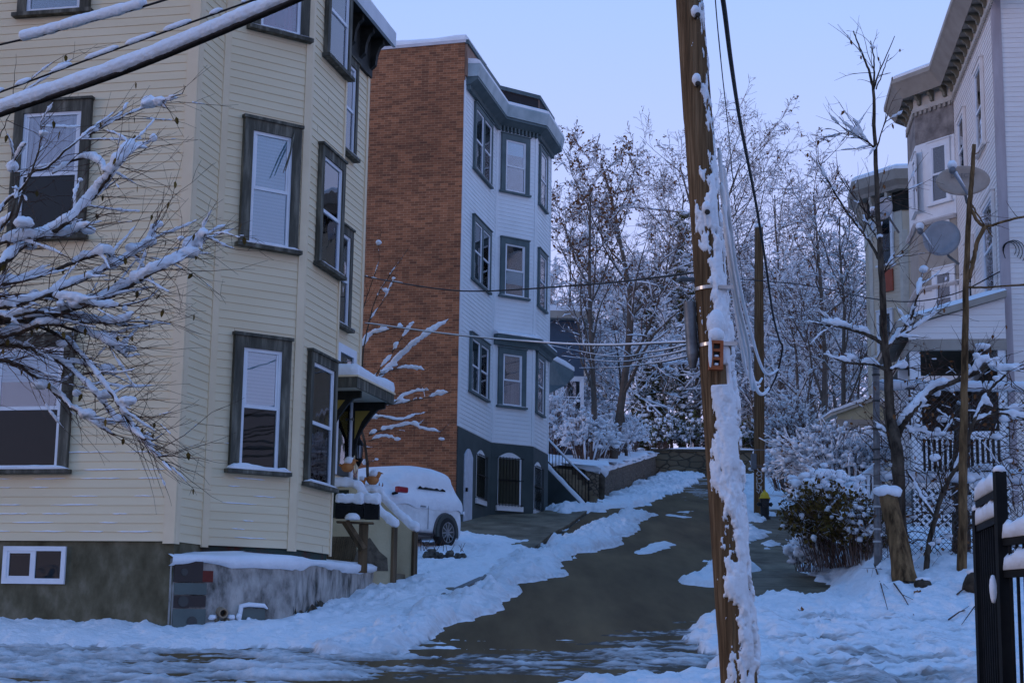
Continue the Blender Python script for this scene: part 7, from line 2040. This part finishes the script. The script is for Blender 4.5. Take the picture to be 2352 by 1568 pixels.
# right side: forked tree behind the pipe post, sapling, leaning stems, stump
YR = 25.2
limb_tree("forked_tree", "tall forked bare tree standing behind the grey pipe post", P(2050, 1200, YR + .9), [
 ([(2066, 1230), (2062, 1050), (2045, 950), (2040, 850), (2030, 770), (2026, 650), (2016, 480), (2010, 330), (2006, 205)], .105, .024, .0, .2),
 ([(2006, 205), (1995, 160), (1975, 110), (1960, 72)], .026, .009, .0, .3), ([(2006, 205), (2008, 150), (2000, 95)], .022, .008, 0, .3), ([(2007, 205), (2020, 165), (2055, 84)], .018, .006, 0, .3),
 ([(2012, 205), (2030, 160), (2042, 125)], .012, .006, 0, .2), ([(2010, 340), (1985, 322), (1955, 308), (1928, 305)], .018, .005, .0, .5), ([(2012, 345), (2030, 290), (2040, 262)], .014, .004, 0, .3),
 ([(2022, 600), (1990, 545), (1940, 480), (1905, 420), (1880, 370)], .028, .008, .018, .8), ([(2018, 520), (1975, 470), (1920, 395)], .018, .005, .01, .6),
 ([(2030, 790), (2000, 772), (1960, 757), (1920, 748), (1886, 744)], .04, .02, .062, .5), ([(2036, 850), (2005, 836), (1960, 835), (1925, 825), (1897, 812)], .03, .012, .055, .5),
 ([(2036, 800), (2062, 770), (2090, 735), (2105, 690), (2115, 640)], .035, .01, .05, .7), ([(2060, 780), (2110, 745), (2160, 715)], .02, .006, .04, .6), ([(2045, 850), (2070, 842), (2095, 845)], .02, .008, .05, .4),
 ([(2024, 640), (2045, 600), (2085, 575)], .014, .004, .012, .6), ([(2016, 470), (2040, 455), (2088, 440)], .013, .004, .008, .4), ([(2020, 560), (1998, 520), (1980, 505)], .014, .005, .03, .4)],
 YR, 21, 170, (.25, .9), .0045, .022, leaf=.22, leafm=leaf_brown, leafs=.085, blob=.07, blobr=(.03, .08), tdir=(0, 0, .25), jit=.3)
limb_tree("sapling", "brown broken topped sapling in front of the pale house's corner", P(2212, 1320, 24.6), [
 ([(2208, 1330), (2212, 1200), (2212, 1060), (2215, 900), (2217, 760), (2220, 620), (2226, 480), (2232, 410), (2237, 332)], .078, .03, .0, .15),
 ([(2226, 470), (2240, 500), (2262, 520), (2300, 510), (2360, 496), (2420, 488)], .03, .016, .0, .3), ([(2262, 520), (2245, 555), (2238, 590), (2226, 640)], .035, .03, .0, .1),
 ([(2222, 660), (2270, 660), (2310, 656), (2420, 648)], .018, .012, .0, .2), ([(2236, 355), (2248, 350)], .012, .006, 0, .1), ([(2226, 460), (2250, 500), (2280, 545)], .018, .008, 0, .2), ([(2230, 605), (2243, 570)], .02, .018, .035, .0)],
 24.6, 22, 18, (.1, .5), .004, .012, barkm=bark_brown, blob=0, tdir=(0, 0, .2), jit=.02)
limb_tree("leaning_stem", "slanting grey stem leaning right across the chain-link fence with snow in its forks", P(2128, 1330, 24.9), [
 ([(2126, 1335), (2132, 1260), (2148, 1190), (2166, 1130), (2192, 1080), (2218, 1020), (2240, 960), (2270, 900), (2310, 860)], .05, .02, .035, .6),
 ([(2148, 1190), (2122, 1150), (2100, 1110), (2082, 1080)], .025, .012, .03, .4), ([(2166, 1130), (2150, 1060), (2140, 1010)], .018, .006, .02, .5), ([(2235, 970), (2290, 950), (2350, 960), (2380, 975)], .025, .012, .05, .6), ([(2255, 925), (2300, 940), (2400, 930)], .02, .01, .055, .5)],
 24.9, 23, 60, (.2, .7), .004, .018, leaf=.3, leafm=leaf_brown, leafs=.08, blob=.3, blobr=(.03, .07), jit=.15)
limb_tree("leaning_stem", "dark stem curving up under the top fence rail and carrying a thick snow ridge", P(2085, 1330, 25.3), [
 ([(2080, 1330), (2076, 1250), (2066, 1150), (2056, 1060), (2062, 1000), (2090, 950), (2130, 905), (2180, 880), (2230, 862), (2275, 835)], .085, .03, .075, .6),
 ([(2056, 1060), (2040, 1000), (2030, 940)], .03, .012, .0, .4), ([(2072, 980), (2110, 990), (2160, 1000), (2190, 960)], .02, .008, .03, .6), ([(2230, 862), (2260, 830), (2290, 850), (2352, 845)], .025, .012, .07, .6), ([(2150, 895), (2130, 850), (2125, 800)], .012, .004, .0, .5), ([(2200, 870), (2230, 830), (2250, 790)], .012, .004, .02, .5)],
 25.3, 24, 110, (.2, .8), .004, .02, leaf=.35, leafm=leaf_brown, leafs=.085, blob=.35, blobr=(.03, .08), jit=.15)
limb_tree("dark_trunk", "thick dark trunk wound with snowy vines between lattice and iron fence", P(2205, 1335, 26.5), [
 ([(2205, 1340), (2208, 1240), (2206, 1120), (2210, 1000), (2212, 930)], .16, .13, .0, .6), ([(2206, 1100), (2255, 1080), (2320, 1092), (2390, 1085)], .03, .015, .055, .5), ([(2208, 1180), (2245, 1165), (2290, 1170)], .02, .012, .06, .5), ([(2200, 1180), (2170, 1168), (2140, 1160)], .02, .01, .05, .4)],
 26.5, 25, 110, (.15, .6), .004, .02, leaf=.25, leafm=leaf_brown, leafs=.08, blob=.55, blobr=(.035, .09), jit=.15)
# vines over the fence
R = random.Random(77); vt = thing("climbing_vine", P(2200, 1200, 25.8), "tangled leafless vine woven through the chain-link fence, dotted with snow and withered leaves", "vine")
mc, ms, ml = MB(), MB(), MB()
for i in range(200):
    p = P(R.uniform(2025, 2400), R.uniform(850, 1310), 25.85); d = rv(R); d.y *= .1; d.z = abs(d.z) * .6; d.normalize(); tp = [p]
    for j in range(7): d = d + rv(R, .35); d.y *= .3; d.normalize(); q = tp[-1] + d * R.uniform(.06, .16); q.y = 25.85 + R.uniform(-.06, .04); tp.append(q)
    mc.tube(tp, [.009 - .0009 * j for j in range(8)], 4, cap=False); snow_on(ms, R, tp, [.006] * 8, .015, .28, 6, .9)
    if R.random() < .16: b1 = R.uniform(.03, .075); ms.blob(tp[3] + Vector((0, 0, .03)), b1 * 1.3, b1, b1 * .8, R, 8, 5, .15)
    if R.random() < .5:
        for _ in range(R.randint(2, 5)): leaf_quad(ml, R, tp[R.randint(2, 7)] + rv(R, .03), R.uniform(.05, .09))
build("stems", mc, twig, vt); build("snow", ms, snowfine, vt, smooth=True); build("leaves", ml, leaf_brown, vt)
# stump
s0, s1 = P(2078, 1335, 24.4), P(2040, 1138, 24.7)
stm = thing("tree_stump", s0, "broken leaning brown stump with snow on its top beside the pipe post", "stump")
m = MB(); n_ = 14
for i in range(n_ + 1):
    f = i / n_; c = s0.lerp(s1, f)
    for k in range(16):
        an = 2 * math.pi * k / 16; r = .155 * (1 - .15 * f) * (1 + .30 * n1(an * 1.3, f * 2, 5) + .16 * n1(an * 4, f * 2.5, 8)) + (.05 * (1 - f) ** 4)
        m.v.append(c + Vector((math.cos(an) * r, math.sin(an) * r, .10 * n1(an * 2, 9, 3) if i == n_ else 0)))
for i in range(n_):
    for k in range(16): m.f.append((i * 16 + k, i * 16 + (k + 1) % 16, (i + 1) * 16 + (k + 1) % 16, (i + 1) * 16 + k))
m.f.append(tuple(n_ * 16 + k for k in range(16)))
build("trunk", m, bark_brown, stm, smooth=True)
m = MB(); 
for (dx, dz, r) in ((-.05, .07, .13), (.07, .06, .13), (-.13, .07, .09)): m.blob(s1 + Vector((dx, 0, dz)), r * 1.1, r, r * .75, rng, 12, 7, .08)
build("snow", m, snow, stm, smooth=True)
# young tree with snow against the brick wall, growing behind the steps
YB = 33.0
limb_tree("young_tree", "young bare tree with snow lined branches in front of the orange brick wall", P(845, 1090, YB), [
 ([(846, 1130), (843, 1060), (836, 1010), (826, 960), (830, 860), (836, 800), (848, 740), (862, 690), (890, 640), (938, 570)], .035, .006, .012, .5),
 ([(846, 1000), (870, 990), (890, 985), (945, 975), (970, 985), (1010, 992)], .02, .006, .045, .6), ([(848, 1012), (880, 1002), (910, 1008)], .012, .006, .035, .3), ([(850, 960), (880, 958), (920, 965), (960, 950)], .014, .005, .035, .4),
 ([(860, 925), (900, 928), (950, 920), (1000, 908), (1036, 900)], .02, .006, .055, .6), ([(905, 925), (935, 905), (985, 895)], .012, .005, .035, .4),
 ([(838, 900), (880, 860), (920, 820), (965, 780), (1030, 735)], .028, .008, .065, .6), ([(842, 895), (870, 850), (900, 815)], .014, .006, .045, .4), ([(870, 862), (905, 848), (945, 845), (975, 850)], .014, .006, .045, .4), ([(900, 810), (920, 780), (950, 740)], .014, .006, .05, .4), ([(830, 800), (850, 770), (900, 755), (925, 752)], .016, .008, .055, .4),
 ([(830, 720), (850, 660), (870, 600), (868, 570)], .012, .004, .02, .5), ([(845, 740), (880, 690), (905, 640)], .012, .004, .025, .5)],
 YB, 28, 60, (.15, .6), .004, .016, blob=.35, blobr=(.03, .07), tdir=(.2, 0, .35), jit=.2)

# ------------------------------------------------------------------ litter on the snow
def sz(x, y):
    T, D = snow_fields(np.array([[x]]), np.array([[y]])); return surf(x, y) + max(float(T[0, 0]), 0)
R = random.Random(9)
LEAFLBL = [(1842, 1438, "curled brown leaf lying alone on the clean snow right of the pole"), (2110, 1425, "dark fallen leaf scrap farther right on the snow field")]
for (px, py, lab) in LEAFLBL:
    g_ = hitg(px, py); p = Vector((g_.x, g_.y, sz(g_.x, g_.y) + .02)); t = thing("fallen_leaf", p, lab, "leaf", "fallen leaves on the snow")
    m = MB()
    for _ in range(6): leaf_quad(m, R, p + rv(R, .012), .07)
    build("blade", m, leaf_brown, t)
tw = [(2010, 1350, 2040, 1415), (2055, 1385, 2100, 1420), (2200, 1400, 2250, 1390), (2180, 1430, 2230, 1418), (2265, 1410, 2210, 1440)]
for k, (a, b, c, d_) in enumerate(tw):
    p, q = hitg(a, b + 30), hitg(c, d_ + 30); p = Vector((p.x, p.y, sz(p.x, p.y) + .03)); q = Vector((q.x, q.y, sz(q.x, q.y) + .02))
    t = thing("dead_twig", p, ["dead twig below the stump on the bank's foot", "long dead twig crossing the trampled snow under the fence", "dead twig near the iron fence, nearest to the boulder", "thin dead twig midway on the clean snow near the iron fence", "dead twig tangle end next to the black iron post"][k], "twig", "dead twigs on the snow")
    m = MB(); m.tube([p, p.lerp(q, .5) + Vector((0, 0, .03)), q], [.012, .009, .004], 5); m.tube([p.lerp(q, .4) + Vector((0, 0, .02)), p.lerp(q, .7) + Vector((.1, .1, .08))], [.006, .003], 4); build("stick", m, twig, t)
for (px, py, Y, r, lab) in ((2255, 1345, 23.5, .26, "dark boulder capped with snow at the foot of the iron fence"), (2120, 1345, 24.0, .13, "low dark root lump poking from the snow under the fence")):
    p = P(px, py, Y); t = thing("boulder", p, lab, "rock")
    m = MB(); m.blob(p, r, r, r * .85, R, 16, 9, .10); build("stone", m, mottled("rock", (.025, .02, .014), (.09, .07, .05), 6, .9, .8, 14, dist=.03), t, smooth=True)
    m = MB(); m.blob(p + Vector((.02, .03, r * .72)), r * .85, r * .8, r * .3, R, 14, 7, .1); build("snow", m, snow, t, smooth=True)
gp_ = hitg(1020, 1292); p = Vector((gp_.x, gp_.y, surf(gp_.x, gp_.y) + .22)); t = thing("planter_stub", p, "broken concrete planter edge with dead stalks sticking out of the snow below the car", "planter")
m = MB()
for i in range(9): m.blob(p + Vector((-.32 + i * .085, R.uniform(-.1, .1), R.uniform(-.14, -.02))), R.uniform(.05, .12), .09, R.uniform(.05, .10), R, 7, 5, .3)
build("rubble", m, mottled("dark_rubble", (.05, .045, .04), (.14, .13, .11), 9, .9), t)
m = MB()
for i in range(14): a = p + Vector((R.uniform(-.5, .45), R.uniform(-.1, .1), 0)); m.tube([a, a + Vector((R.gauss(0, .08), 0, R.uniform(.1, .3)))], [.006, .003], 4)
build("stalks", m, twig, t)

# unseen slope and trees added behind the viewpoint for pane reflections and dimmer low light
def terr_back(X, Y): return -1.9 + np.clip(-8 - Y, 0, 60) * .16 + .3 * fbm(X * .2, Y * .2, 3, 4)
poly_sheet("added_slope", [(-45, -8), (45, -8), (60, -55), (-60, -55)], terr_back, snow, 2.5)
srcs = [o for o in SC.objects if o.name.startswith("bare_tree") and o.parent is None][:5]
for k, (x, y, s_) in enumerate(((-17, -17, 1.1), (-9, -21, 1.2), (-2, -24, 1.25), (6, -19, 1.1), (14, -23, 1.2), (-26, -26, 1.2), (24, -26, 1.2), (-13, -32, 1.4), (2, -34, 1.4), (11, -33, 1.4))):
    clone_tree(srcs[k % len(srcs)], (x, y, float(terr_back(np.array([x]), np.array([y]))[0])), k * 1.3, s_, "unseen bare snowy tree added behind the viewpoint for the window reflections", "unseen trees added for the window reflections")
